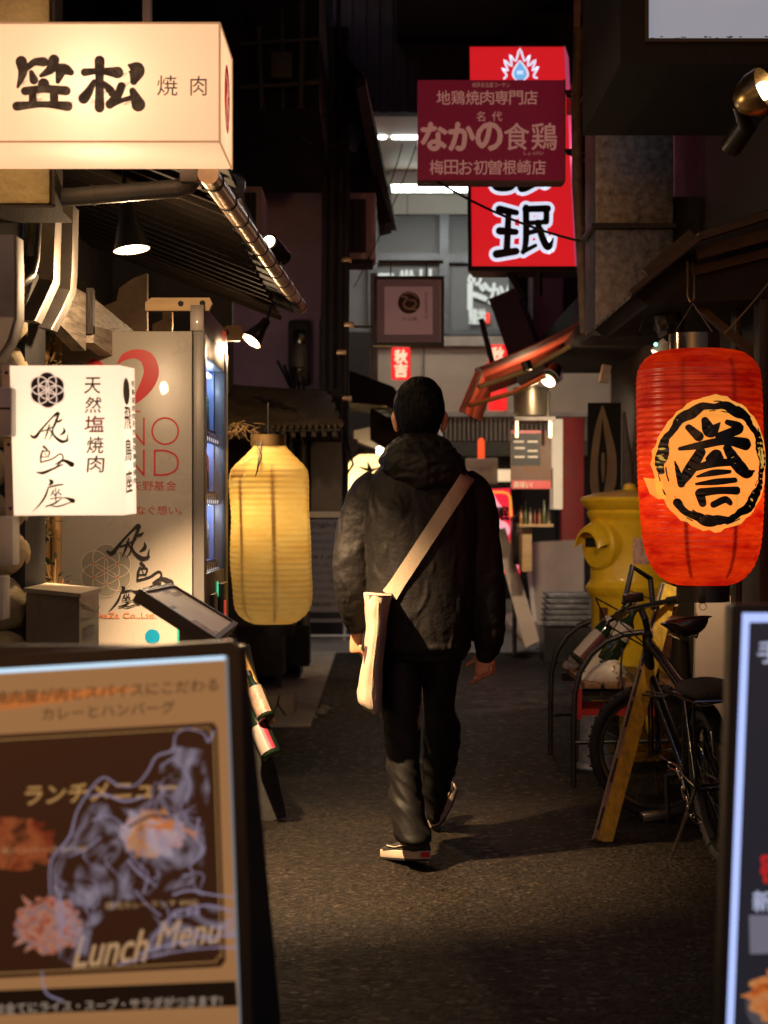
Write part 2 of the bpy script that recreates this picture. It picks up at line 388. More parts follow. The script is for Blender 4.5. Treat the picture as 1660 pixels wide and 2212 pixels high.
M['redink'] = mk('red_ink', (0.62, 0.012, 0.02), 0.4, var=0.05)
M['brownink'] = photo('brown_ink', [(0.022, 0.013, 0.008), (0.07, 0.042, 0.022), (0.17, 0.11, 0.055)], 26, 0.42)
M['orangeink'] = mk('orange_ink', (0.55, 0.14, 0.03), 0.5, var=0.1)
M['greyink'] = mk('grey_ink', (0.27, 0.25, 0.21), 0.4, var=0.05)
M['paleink'] = mk('pale_ink', (0.66, 0.56, 0.44), 0.4, var=0.05)
M['whitep'] = mk('white_paint', (0.72, 0.69, 0.64), 0.45, var=0.08, dirt=0.25, dcol=(0.3, 0.24, 0.18))
M['paper'] = mk('paper', (0.70, 0.66, 0.58), 0.7, var=0.06)
M['mauve'] = mk('mauve_render', (0.48, 0.34, 0.47), 0.9, var=0.12, bump=0.3, bscale=60)
M['conc'] = mk('concrete', (0.30, 0.26, 0.22), 0.85, var=0.3, bump=0.6, bscale=60, dirt=0.4)
M['yellow'] = mk('yellow_enamel', (0.80, 0.52, 0.020), 0.36, var=0.10, scale=5, bump=0.04, bscale=18, coat=0.25, dirt=0.35, dcol=(0.2, 0.12, 0.01))
M['bulb'] = emit('lamp_glass', (1.0, 0.82, 0.58), 14.0)
M['wbulb'] = emit('white_lamp_glass', (0.9, 1.0, 0.95), 16.0)
M['shadein'] = mk('shade_enamel', (0.40, 0.36, 0.30), 0.4, var=0.03)
M['glass'] = bpy.data.materials.new('window_glass'); M['glass'].use_nodes = True
_b = M['glass'].node_tree.nodes['Principled BSDF']; _b.inputs['Base Color'].default_value = (0.02, 0.022, 0.026, 1); _b.inputs['Roughness'].default_value = 0.12
M['rope'] = mk('cable_rubber', (0.012, 0.012, 0.012), 0.5)

# ------------------------------------------------------------------ ground
def asphalt():
    m = bpy.data.materials.new('asphalt'); m.use_nodes = True; t = m.node_tree; N = t.nodes; L = t.links
    b = N['Principled BSDF']; tc = N.new('ShaderNodeTexCoord')
    def nz(sc, det=4, rg=0.6):
        n = N.new('ShaderNodeTexNoise'); n.inputs['Scale'].default_value = sc; n.inputs['Detail'].default_value = det; n.inputs['Roughness'].default_value = rg
        L.new(tc.outputs['Object'], n.inputs['Vector']); return n.outputs[0]
    vo = N.new('ShaderNodeTexVoronoi'); vo.inputs['Scale'].default_value = 48; vo.inputs['Randomness'].default_value = 1.0
    L.new(tc.outputs['Object'], vo.inputs['Vector'])
    def mrange(s, a, b_, c, d):
        r = N.new('ShaderNodeMapRange'); r.inputs[1].default_value = a; r.inputs[2].default_value = b_; r.inputs[3].default_value = c; r.inputs[4].default_value = d
        L.new(s, r.inputs[0]); return r.outputs[0]
    def mth(op, a, b_):
        r = N.new('ShaderNodeMath'); r.operation = op
        for i, q in enumerate((a, b_)):
            if isinstance(q, float): r.inputs[i].default_value = q
            else: L.new(q, r.inputs[i])
        return r.outputs[0]
    big = nz(1.1, 5, 0.6); mid = nz(17, 6, 0.7); fine = nz(150, 3)
    cr = N.new('ShaderNodeValToRGB'); cr.color_ramp.elements[0].position = 0.3; cr.color_ramp.elements[1].position = 0.75
    cr.color_ramp.elements[0].color = (0.008, 0.0066, 0.0055, 1); cr.color_ramp.elements[1].color = (0.050, 0.037, 0.024, 1)
    f = mth('ADD', mth('MULTIPLY', big, 0.45), mth('MULTIPLY', mid, 0.55)); L.new(f, cr.inputs[0])
    # each aggregate stone has its own tone, pit shade is painted in
    mx = N.new('ShaderNodeMix'); mx.data_type = 'RGBA'; mx.blend_type = 'MULTIPLY'; mx.inputs[0].default_value = 0.65
    sep = N.new('ShaderNodeSeparateColor'); L.new(vo.outputs['Color'], sep.inputs[0])
    pit = mrange(nz(50, 4, 0.62), 0.42, 0.58, 0, 1); tone = mth('MULTIPLY', mrange(sep.outputs[0], 0, 1, 0.5, 1.6), mrange(pit, 0, 1, 0.08, 1.4)); cc = N.new('ShaderNodeCombineColor')
    for i in range(3): L.new(tone, cc.inputs[i])
    L.new(cr.outputs[0], mx.inputs[6]); L.new(cc.outputs[0], mx.inputs[7]); L.new(mx.outputs[2], b.inputs['Base Color'])
    # the film of water in the middle distance, right of the walker
    sx = N.new('ShaderNodeSeparateXYZ'); L.new(tc.outputs['Object'], sx.inputs[0])
    wy = mth('SUBTRACT', 1.0, mth('MINIMUM', mth('ABSOLUTE', mth('MULTIPLY', mth('SUBTRACT', sx.outputs[1], 12.2), 0.55), 0.0), 1.0))
    wx = mrange(sx.outputs[0], 0.1, 0.6, 0, 1)
    wet = mth('MULTIPLY', mth('MULTIPLY', wy, wx), mrange(nz(3.0, 4), 0.42, 0.58, 0, 1))
    rg = mth('SUBTRACT', mth('SUBTRACT', mrange(mid, 0.3, 0.7, 0.78, 0.5), mrange(sep.outputs[2], 0.93, 0.95, 0.0, 0.3)), mth('MULTIPLY', wet, 0.55)); L.new(rg, b.inputs['Roughness'])
    h = mth('ADD', mth('ADD', mth('MULTIPLY', pit, 0.8), mth('MULTIPLY', mrange(vo.outputs['Distance'], 0.1, 0.7, 1, 0), 0.35)), mth('ADD', mth('MULTIPLY', mid, 0.35), mth('MULTIPLY', fine, 0.2)))
    bp = N.new('ShaderNodeBump'); bp.inputs['Distance'].default_value = 0.011
    L.new(mth('SUBTRACT', 1.0, mth('MULTIPLY', wet, 0.25)), bp.inputs['Strength']); L.new(h, bp.inputs['Height']); L.new(bp.outputs[0], b.inputs['Normal'])
    b.inputs['Specular IOR Level'].default_value = 0.16
    return m
M['asphalt'] = asphalt()
g = MB()
for i in range(1): g.face([(-60, -20, 0), (60, -20, 0), (60, 160, 0), (-60, 160, 0)])
tag(g.build('ground', M['asphalt'], smooth=0), kind='structure')
g = MB(); g.face([(-6, 15.6, 0.004), (6, 15.9, 0.004), (6, 18.38, 0.004), (-6, 18.38, 0.004)])
M['pave'] = mk('plaza_paving', (0.20, 0.165, 0.145), 0.6, var=0.2, bump=0.2, dirt=0.3)
tag(g.build('pavement', M['pave'], smooth=0), kind='structure')
g = MB(); g.box((-0.86, 10.3, 0.0), (-0.42, 15.7, 0.02), 0.006)
tag(g.build('gutter_slabs', M['conc']), kind='structure')

# ------------------------------------------------------------------ left side: buildings and walls
b = MB(); b.box((-3.2, 4.95, HT(440, 4.95)), (PX(108, 4.95), 5.12, 3.9), 0.01)
o = b.build('stucco_wall', M['cream']); tag(o, 'rough cream stucco upper wall behind the long glowing sign', 'wall')
b = MB(); b.box((PX(112, 4.93), 4.93, HT(441, 4.93)), (PX(119, 4.93), 5.05, 3.9)).box((-3.2, 4.94, HT(447, 4.93)), (PX(119, 4.93), 5.2, HT(441, 4.93)))
b.build('corner_trim', M['dark'], o)
# shop behind: wall line, open dark loft
b = MB(); b.box((-1.55, 5.9, 0), (-1.27, 9.9, 1.86)).box((-1.75, 5.9, 1.86), (-1.5, 9.9, 4.2)); b.box((-2.6, 3.0, 0), (-1.45, 5.6, 2.1)); b.box((-2.4, 9.92, 1.9), (PX(500, 9.95), 10.0, 3.3))
o = b.build('timber_shop', M['darkwall']); tag(o, 'dark shop building with open loft behind the vending machine', 'building')
tag(o, kind=None)
# stone pillar with rounded stones
t = thing('stone_pillar', 'pillar of rounded yellow stones at left edge below the small lit sign', 'pillar', (-1.2, 5.5, 0))
b = MB(); b.box((-1.45, 5.52, 0), (PX(52, 5.5), 5.85, 2.0)); b.build('mortar', M['soot'], t)
b = MB(); z = 0.0; rr = random.Random(3)
while z < 1.95:
    h = rr.uniform(0.10, 0.17); x = -1.5+rr.uniform(0, 0.1)
    while x < PX(46, 5.5)-0.02:
        w = rr.uniform(0.12, 0.2); xe = min(x+w, PX(54, 5.5))
        b.ball(((x+xe)/2, 5.53, z+h/2), 1.0, 3, ((xe-x)/2*1.08, 0.07, h/2*1.08), 0.16, 1.6); x += w
    z += h
b.build('stones', M['stone'], t, smooth=180)
# bamboo screen
t = thing('bamboo_screen', 'brown bamboo pole screen between stone pillar and white vending machine', 'screen', (-1.15, 6.5, 0))
x = -1.30
for i in range(3):
    r = 0.015+0.008*rr.random(); b = MB(); pr = []
    zz = 0.0; k = 0
    while zz < 1.95:
        L_ = 0.2+0.08*rr.random(); pr += [(r, zz), (r*0.97, zz+L_*0.5), (r, zz+L_-0.012), (r*1.14, zz+L_)]; zz += L_+0.004
    b.lathe((x+r, 6.52+0.015*(i % 2), 0), pr, 12); b.build('bamboo_pole', M['bamboo'], t, smooth=60); x += 2*r+0.004
b = MB(); b.box((PX(57, 5.9), 5.9, 0), (PX(73, 5.9), 5.95, 1.95), 0.003); o = b.build('grey_post', mk('grey_post_paint', (0.17, 0.15, 0.14), 0.5)); tag(o, 'narrow grey upright post beside the yellow stone pillar', 'post')
def plant(name, x, y, Z, n, label, R=0.07):
    t = thing(name, label, 'plant', V(x, y, Z)); c = V(x, y, Z); b = MB(); sb = MB()
    for i in range(n):
        d = Vector((rr.gauss(0, 1), rr.gauss(0, 1)-0.6, rr.gauss(0, 1))).normalized(); e = c+Vector((d.x*R, d.y*R*0.7, d.z*R*1.6))*rr.uniform(0.4, 1)
        u, w = frame(d); l = 0.035*rr.uniform(0.7, 1.3)
        pts = [e, e+d*l*0.5+u*l*0.28, e+d*l+w*l*0.15, e+d*l*0.5-u*l*0.28]; b.face(pts); sb.tube([c+Vector((0, 0, -R)), e], 0.0015, 4)
    b.build('leaves', M['leaf'], t, smooth=0); sb.build('stem', M['bamboo'], t)
plant('artificial_plant', 96, 765, 6.3, 70, 'faded artificial leaves hung at the top of the bamboo screen')
plant('artificial_plant', 92, 1135, 6.3, 40, 'small dark leaves hanging on the bamboo screen just below the small lit sign', 0.05)
plant('artificial_plant', 118, 1270, 6.3, 60, 'dark creeping leaves low between bamboo and grey metal cabinet', 0.07)
# limed beam along the wall
def beam(name, pts, label, mat='greybeam'):
    b = MB(); b.hexa(pts); o = b.build(name, M[mat], smooth=0); tag(o, label, 'beam'); return o
def rail(x0, yt0, yb0, Z0, x1, yt1, yb1, Z1, th=0.05):
    a, bq, c, d = V(x0, yt0, Z0), V(x1, yt1, Z1), V(x1, yb1, Z1), V(x0, yb0, Z0)
    w = Vector((-th, 0, 0)); return [a, bq, c, d, a+w, bq+w, c+w, d+w]
beam('wooden_beam', rail(105, 588, 675, 5.9, 186, 634, 758, 6.3), 'weathered limewashed beam behind the steel ducts')
beam('wooden_beam', rail(203, 644, 740, 6.35, 330, 748, 830, 7.6), 'long weathered limewashed beam running back above the vending machine')
b = MB(); b.box(*pbox(187, 622, 201, 720, 6.32, 0.05)); o = b.build('timber_post', M['dark']); tag(o, 'short dark post between the two limewashed beams', 'post')
# broken plaster panels in the loft
b = MB(); b.prism([V(x, y, 7.9) for x, y in ((222, 662), (252, 650), (258, 622), (290, 600), (318, 590), (318, 770), (222, 770))], (0, 0.05, 0))
o = b.build('plaster_panel', mk('old_plaster', (0.24, 0.17, 0.11), 0.9, var=0.4, bump=0.5)); tag(o, 'broken brown plaster panel standing in the dark loft', 'panel')
b = MB(); b.prism([V(x, y, 8.2) for x, y in ((330, 700), (352, 690), (352, 668), (372, 668), (372, 780), (330, 780))], (0, 0.05, 0))
o = b.build('plaster_panel', bpy.data.materials['old_plaster']); tag(o, 'narrow stepped plaster remnant just left of the drilled timber bracket', 'panel')
# eave with rafters and gutter
t = thing('shop_eave', 'dark slatted eave of the left shops seen from below', 'eave', (-0.8, 5, 2.2))
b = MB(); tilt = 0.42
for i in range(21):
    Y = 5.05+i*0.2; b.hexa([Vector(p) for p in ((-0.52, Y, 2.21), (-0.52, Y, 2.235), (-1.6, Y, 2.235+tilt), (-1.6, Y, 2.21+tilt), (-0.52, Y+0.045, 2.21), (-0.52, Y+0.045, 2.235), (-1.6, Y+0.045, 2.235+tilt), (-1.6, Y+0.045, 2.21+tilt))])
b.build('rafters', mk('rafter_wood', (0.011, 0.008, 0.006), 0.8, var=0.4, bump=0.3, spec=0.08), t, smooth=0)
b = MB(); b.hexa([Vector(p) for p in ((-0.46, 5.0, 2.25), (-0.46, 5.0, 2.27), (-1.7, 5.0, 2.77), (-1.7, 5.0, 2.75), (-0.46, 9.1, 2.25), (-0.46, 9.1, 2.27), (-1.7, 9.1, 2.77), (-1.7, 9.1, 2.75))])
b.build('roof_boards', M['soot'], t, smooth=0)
b = MB(); a, c = V(450, 375, 5.0), V(652, 665, 9.0)
def along(f): return a.lerp(c, f)
b = MB(); b.tube([along(i/24) for i in range(25)], 0.030, 18); go = b.build('gutter_pipe', M['brass'], None, smooth=60)
tag(go, 'copper gutter pipe with clip bands along the left eave', 'gutter')
for i in range(11):
    f = 0.03+i*0.094; d = (c-a).normalized(); b = MB(); b.tube([along(f)-d*0.008, along(f)+d*0.008], 0.0325, 18); b.tube([along(f)+Vector((-0.03, 0, -0.002)), along(f)+Vector((-0.06, 0, 0.02))], 0.004, 6)
    b.build('clip_band', M['soot'], go)
# pvc pipe across
b = MB(); b.tube([V(118, 428, 5.05), V(250, 418, 5.05), V(385, 407, 5.05), V(408, 400, 5.05), V(420, 385, 5.05), V(425, 340, 5.05)], 0.026, 16)
b.tube([V(200, 422, 5.05), V(206, 421.5, 5.05)], 0.029, 16); b.tube([V(380, 407, 5.05), V(386, 407, 5.05)], 0.029, 16)
o = b.build('drain_pipe', M['pvc']); tag(o, 'grey plastic drain pipe with elbow under the long glowing sign', 'pipe')
b = MB(); b.box(*pbox(388, 358, 428, 392, 5.0, 0.12, 0.006)); o = b.build('sign_bracket', M['steel']); tag(o, 'steel hanger block under the right end of the long glowing sign', 'bracket')
b = MB(); b.tube([V(500, 405, 5.6), V(505, 400, 6.0)], [0.042, 0.042], 20); o = b.build('vent_pipe', M['galv']); tag(o, 'short round vent pipe end beside the copper gutter', 'pipe')
# steel ducts at left
def duct(name, pts, w, d, label):
    b = MB(); rings = []
    for i, (x, y, Z) in enumerate(pts):
        p = V(x, y, Z); q = V(*pts[min(i+1, len(pts)-1)]) - V(*pts[max(i-1, 0)]); u = Vector((-q.z, 0, q.x)).normalized()
        if u.x > 0: u = -u
        rings.append([p+u*sx*w/2+Vector((0, sy*d/2, 0)) for sx, sy in ((-1, -0.8), (-0.86, -1), (0.86, -1), (1, -0.8), (1, 0.8), (0.86, 1), (-0.86, 1), (-1, 0.8))])
    b.loft(rings); o = b.build(name, M['steel'], smooth=25); tag(o, label, 'duct'); return o
duct('steel_duct', [(112, 445, 5.6), (108, 560, 5.6), (107, 608, 5.6), (85, 655, 5.5), (66, 695, 5.4)], 0.052, 0.10, 'bent steel duct nearer the left edge beside the limewashed beam')
duct('steel_duct', [(151, 450, 5.8), (148, 590, 5.8), (145, 628, 5.8), (125, 672, 5.7), (103, 712, 5.6)], 0.046, 0.10, 'bent steel duct just right of its twin, below the stucco corner')
b = MB(); b.tube([V(72, 455, 5.3), V(66, 560, 5.3), V(58, 592, 5.25), (V(30, 610, 5.2))], 0.028, 14); o = b.build('bent_pipe', M['blackm']); tag(o, 'black bent pipe between grey cowl and steel ducts', 'pipe')
duct('grey_cowl', [(18, 515, 4.8), (20, 600, 4.8), (20, 690, 4.8), (5, 735, 4.75), (-20, 775, 4.7)], 0.062, 0.12, 'grey rounded metal cowl cut by the left picture edge above small sign')
# meter boxes
b = MB(); b.box(*pbox(-22, 836, 26, 942, 4.15, 0.08, 0.006)); o = b.build('switch_box', M['boxplastic']); tag(o, 'cream plastic box at left edge beside the small lit sign', 'box')
b = MB(); b.box(*pbox(-22, 880, 22, 884, 4.146, 0.004)); b.build('lid_seam', M['soot'], o)
b = MB(); b.box(*pbox(-40, 1115, 29, 1222, 4.3, 0.08, 0.006)); o = b.build('switch_box', M['boxplastic']); tag(o, 'cream plastic box at left edge just under the small lit sign', 'box')
b = MB(); b.box(*pbox(-40, 1245, 8, 1340, 4.3, 0.08, 0.006)); o = b.build('switch_box', M['boxplastic']); tag(o, 'lowest cream plastic box at the left edge, by the stone pillar', 'box')

# ------------------------------------------------------------------ lamps on the left
def cone_lamp(name, x, y, Z, dirv, R, label, power, ang=150, col=(1, 0.65, 0.35), aim=None, bl=0.5, glow=0):
    c = V(x, y, Z); t = thing(name, label, 'lamp', c, 'cone shaded lamps'); d = Vector(dirv).normalized(); u, w = frame(d)
    Mx = Matrix((u, w, d)).transposed(); b = MB()
    b.lathe(c, [(R*0.28, -R*2.6), (R*0.42, -R*2.5), (R*0.5, -R*1.7), (R*0.75, -R*0.9), (R, 0), (R*0.97, 0.0), (R*0.72, -R*0.9), (R*0.4, -R*1.5)], 28, Mx)
    b.build('lamp_shade', M['blackm'], t)
    b = MB(); b.lathe(c, [(R*0.96, -0.001), (R*0.93, -R*0.15), (R*0.66, -R*0.95), (R*0.2, -R*1.3)], 28, Mx, cap=False); b.build('reflector', M['shadein'], t)
    b = MB(); b.ball(c-d*R*0.55, R*0.55, 2); b.build('bulb', M['bulb'], t)
    b = MB(); b.tube([c-d*R*2.5, c-d*R*3.2+Vector((0, 0, 0.03)), c-d*R*3.2+Vector((0, 0, 0.2))], 0.008, 8); b.build('lamp_arm', M['blackm'], t)
    lamp('lamp_light', 'SPOT', c+d*0.05, power, col, t, R*0.4, aim if aim is not None else c+d, ang, bl)
    if glow: lamp('lamp_glow', 'POINT', c+d*0.11, glow, col, t, 0.03)
    return t
cone_lamp('cone_lamp', 285, 540, 5.75, (0.14, -0.10, -1), 0.060, 'black cone lamp glowing under the left eave, nearest the camera', 820, 72, aim=(-0.36, 6.3, 0), bl=0.75, glow=26)
cone_lamp('cone_lamp', 543, 737, 8.4, (-0.55, -0.35, -0.8), 0.052, 'smaller cone lamp tilted to the left, just right of the vending machine top', 45, 150, glow=14)
t = thing('spot_lamp', 'black tube spotlight clipped to the copper gutter', 'lamp', V(600, 540, 7.2)); c0 = V(582, 523, 7.1); c1 = V(612, 556, 7.22)
b = MB(); b.tube([c1, c0+(c0-c1)*0.02], 0.036, 20); b.build('lamp_housing', M['blackm'], t)
d = (c0-c1).normalized(); b = MB(); b.tube([c0, c0+d*0.006], 0.026, 20); b.build('lamp_lens', emit('spot_lens', (1, 0.80, 0.5), 9), t)
b = MB(); b.tube([c1.lerp(c0, 0.5), V(590, 565, 7.2)], 0.006, 6); b.build('lamp_arm', M['blackm'], t)
lamp('lamp_light', 'SPOT', c0+d*0.03, 8, (1, 0.62, 0.3), t, 0.025, c0+Vector((-0.15, -1, -1.0)), 110, 0.7)

# ------------------------------------------------------------------ long glowing sign
t = thing('hanging_sign', 'long glowing cream box sign with dark brush characters, top left', 'sign', V(200, 330, 4.5))
sg = shell('acrylic_cream', (0.80, 0.62, 0.40), 0.36, (0.95, 0.70, 0.46))
xl, xr, zt, zb = -1.5, PX(475, 4.5), HT(50, 4.5), HT(306, 4.5); Y0, Y1 = 4.5, 4.86
b = MB(); b.box((xl, Y0, zb), (xr, Y1, zt), 0.003); b.build('light_box', sg, t)
b = MB()
for p, q in (((xr, Y0, zb), (xr, Y0, zt)), ((xl, Y0, zb), (xr, Y0, zb)), ((xr, Y0, zb), (xr, Y1, zb)), ((xl, Y0, zt), (xr, Y0, zt)), ((xr, Y1, zb), (xr, Y1, zt)), ((xr, Y0, zt), (xr, Y1, zt))): b.tube([p, q], 0.0028, 6)
b.build('edge_seam', shell('seam_acrylic', (0.6, 0.40, 0.22), 0.34), t)
for xx in (-1.22, -0.74):
    lamp('tube_light', 'POINT', (xx, 4.63, (zt+zb)/2-0.01), 1.5, (1, 0.88, 0.76), t, 0.05)
lamp('tube_light', 'POINT', (-0.5, 4.72, (zt+zb)/2), 0.3, (1, 0.85, 0.68), t, 0.05)
pl = fplane(0, 50, 475, 306, 4.5)
f1 = lambda x, y, w: (x/2.767*1/1.085, y/2.767/1.085, w/2.767/1.085*1.22)
k = Ink(pl); k.strokes(KASA, f1); k.strokes(MATSU, f1); k.build('brush_lettering', M['brownink'], t)
k = Ink(pl, 0.0025)
for x, y in ((285, 525), (150, 530), (250, 600), (250, 645), (610, 650), (690, 590), (800, 480), (820, 540), (830, 660), (455, 665)):
    for j in range(3): k.stroke([f1(x+j*12, y-4, 2.5), f1(x-26+j*12, y+22, 2.5)], 3)
k.build('brush_hairs', M['brownink'], t)
k = Ink(pl); k.text('焼', 340, 163, 384, 207, 0.0); k.text('肉', 412, 164, 447, 207, 0.0); k.build('small_lettering', M['brownink'], t)
sp = Plane((xr, Y0, zt), (xr, Y1, zt), (xr, Y0, zb), (0, 0, 100, 100))
k = Ink(sp); k.disc(55, 49, 22, 30, 40); k.build('red_seal', emit('seal_red', (0.75, 0.02, 0.02), 0.35), t)
k = Ink(sp, 0.003); k.strokes([[(45, 30, 4), (62, 40, 5), (48, 52, 4), (64, 58, 4)], [(55, 40, 4), (46, 66, 5), (52, 72, 4)], [(62, 50, 4), (66, 70, 4)]], lambda x, y, w: (x, y, w)); k.build('seal_mark', sg, t)
for xx in (-0.62, -1.2):
    b = MB(); b.box((xx, 4.6, zt), (xx+0.02, 4.64, 3.2)); b.build('hanger', M['steel'], t)

# ------------------------------------------------------------------ small box sign
FLW = []
def flower(k, cx, cy, R, w):
    """rosette of seven-circle petals"""
    for i in range(6):
        a = radians(60*i+30); k.ring(cx+R*0.5*cos(a), cy+R*0.5*sin(a), R*0.5, R*0.5, w, n=28)
    k.ring(cx, cy, R*0.5, R*0.5, w, n=28)
def flower_bg(k, cx, cy, R):
    k.disc(cx, cy, R*0.55, R*0.55, 30)
    for i in range(6):
        a = radians(60*i+30); k.disc(cx+R*0.5*cos(a), cy+R*0.5*sin(a), R*0.52, R*0.52, 30)
t = thing('box_sign', 'small white lit box sign with black flower crest and red and black characters', 'sign', V(130, 1113, 4.2))
sw = shell('acrylic_white', (0.80, 0.74, 0.66), 0.52, (1.0, 0.83, 0.64))
A, B_, C_, D_ = V(8, 790, 4.2), V(259, 789, 4.2), V(266, 1113, 4.2), V(18, 1113, 4.2)
A2, B2, C2, D2 = V(40, 797, 4.48), V(291, 796, 4.48), V(295, 1109, 4.48), V(45, 1109, 4.48)
b = MB(); b.hexa([A, B_, C_, D_, A2, B2, C2, D2]); b.build('light_box', sw, t, smooth=0)
lamp('tube_light', 'POINT', (A+C2)/2+Vector((0, 0, -0.03)), 0.6, (1, 0.94, 0.86), t, 0.04)
b = MB(); b.slab(V(4, 788, 4.195), V(21, 788, 4.195), V(30, 1115, 4.195), V(13, 1115, 4.195), 0.29); b.build('side_frame', mk('sign_frame_cream', (0.6, 0.47, 0.32), 0.4), t, smooth=0)
for y in (805, 960, 1098):
    b = MB(); b.ball(V(14+(y-800)*0.03, y, 4.193), 0.004, 2); b.build('screw', M['soot'], t)
pl = Plane(A, B_, D_, (8, 790, 259, 1113))
k = Ink(pl); flower_bg(k, 102, 843, 39); k.build('crest', M['ink'], t)
k = Ink(pl, 0.003); flower(k, 102, 843, 39, 2.6); k.build('crest_lines', emit('crest_white', (1.0, 0.72, 0.55), 0.75), t)
f3 = lambda x, y, w: (x*0.3614/1.085, (800+y*0.3614)/1.085, w*0.3614/1.085*1.12)
k = Ink(pl); 
for g_ in (HI, TORI, ZA): k.strokes(g_, f3)
k.build('brush_lettering', M['ink'], t)
k = Ink(pl)
for ch, y in (('天', 816), ('然', 858)): k.text(ch, 182, y, 217, y+35, 0.012, 0.1)
for ch, y in (('焼', 944), ('肉', 985)): k.text(ch, 183, y, 219, y+36, 0.012, 0.1)
k.build('small_lettering', mk('maroon_ink', (0.10, 0.008, 0.008), 0.5), t)
k = Ink(pl); k.text('塩', 180, 899, 222, 934, 0.015, 0.1); k.build('red_lettering', M['redink'], t)
pl2 = Plane(B_, B2, C_, (0, 0, 100, 324)); olive = mk('olive_ink', (0.16, 0.11, 0.04), 0.5)
k = Ink(pl2); k.disc(36, 55, 22, 30, 24); k.column('飛鳥座', 18, 90, 62, 300, 0.02, 0.3); k.column('飛鳥座焼肉天然塩飛鳥座焼肉', 70, 30, 92, 268, 0.03, 0.25); k.build('side_lettering', olive, t)
b = MB(); b.box((A.x-0.25, 4.3, HT(800, 4.3)), (A.x+0.02, 4.33, HT(806, 4.3))).box((A.x-0.25, 4.3, HT(1095, 4.3)), (A.x+0.02, 4.33, HT(1101, 4.3))); b.build('wall_bracket', M['steel'], t)
# ------------------------------------------------------------------ vending machine
t = thing('vending_machine', 'tall ivory vending machine with red ring print and lit blue window of cans', 'vending machine', (-0.95, 7.2, 0))
xa, xb, za, zb_ = PX(128, 6.7), -0.672, 6.7, 7.72
top = HT(715, 6.7)
b = MB(); b.box((xa, za, 0.06), (xb-0.045, 6.745, top), 0.005).box((xa+0.001, 6.745, 0.061), (xb-0.24, zb_-0.001, top-0.001)).box((xb-0.24, 6.745, 1.872), (xb-0.046, zb_-0.001, top-0.001)).box((xb-0.24, 6.745, 0.061), (xb-0.046, zb_-0.001, 0.97)); b.build('cabinet', M['ivory'], t)
b = MB(); b.box((xa+0.02, za+0.02, 0), (xb-0.08, zb_-0.02, 0.06)); b.build('plinth', M['blackm'], t)
dm = mk('door_silver', (0.15, 0.14, 0.135), 0.4, 0.2, var=0.08, bump=0.03)
wz0, wz1, wh0, wh1 = 6.79, 7.56, 1.005, 1.83; X0, X1 = xb-0.043, xb
b = MB()
b.box((X0, za, 0.08), (X1, wz0, top), 0.003).box((X0, wz1, 0.08), (X1, zb_, top), 0.003)
b.box((X0, wz0+0.001, 0.08), (X1-0.002, wz1-0.001, wh0), 0.003).box((X0, wz0+0.001, wh1), (X1-0.002, wz1-0.001, top), 0.003)
b.build('door', dm, t)
b = MB(); b.box((X0-0.012, za+0.02, top+0.003), (X1-0.004, zb_, HT(657, 6.7)), 0.002); hd = b.build('header_board', mk('header_print', (0.24, 0.19, 0.17), 0.4, var=0.3, scale=3, coat=0.1), t)
hp = Plane((X1-0.004, za+0.02, HT(657, 6.7)), (X1-0.004, zb_, HT(657, 6.7)), (X1-0.004, za+0.02, top), (0, 0, 100, 30))
k = Ink(hp); k.poly([(75, 6), (92, 2), (94, 28), (78, 28)]); k.build('header_swoosh', emit('header_red', (0.8, 0.06, 0.02), 0.35), hd)
blue = emit('window_light', (0.22, 0.36, 0.85), 0.42)
b = MB(); b.box((X0-0.16, wz0-0.04, wh0-0.03), (X0-0.15, wz1+0.04, wh1+0.03)); b.build('display_back', blue, t)
b = MB(); b.box((X0-0.15, wz0-0.04, wh1+0.003), (X0-0.004, wz1+0.04, wh1+0.03)); b.box((X0-0.15, wz0-0.04, wh0-0.03), (X0-0.004, wz1+0.04, wh0-0.003)).box((X0-0.15, wz1+0.004, wh0), (X0-0.004, wz1+0.04, wh1)); b.build('display_box', mk('display_white', (0.30, 0.40, 0.72), 0.4), t)
b = MB(); b.tube([(X0-0.02, wz0+0.03, wh1-0.02), (X0-0.02, wz1-0.03, wh1-0.02)], 0.011, 10); b.build('display_tube', emit('display_tube', (0.6, 0.75, 1.0), 4), t)
for sh in (1.575, 1.325, 1.045):
    for yy in (6.9, 7.2, 7.45): lamp('display_light', 'POINT', (X0-0.012, yy, sh+0.205), 0.5, (0.55, 0.72, 1.0), t, 0.006)
cancols = [(0.55, 0.03, 0.04), (0.6, 0.05, 0.05), (0.7, 0.6, 0.5), (0.12, 0.3, 0.16), (0.1, 0.16, 0.5), (0.5, 0.02, 0.06), (0.03, 0.03, 0.05), (0.5, 0.36, 0.08)]
canm = [mk('can_print', c, 0.25, 0.2, var=0.6, scale=45) for c in cancols]
grn = [mk('can_green', (0.13, 0.34, 0.22), 0.3, var=0.8, scale=50), mk('can_blue', (0.14, 0.25, 0.55), 0.3, var=0.8, scale=50)]
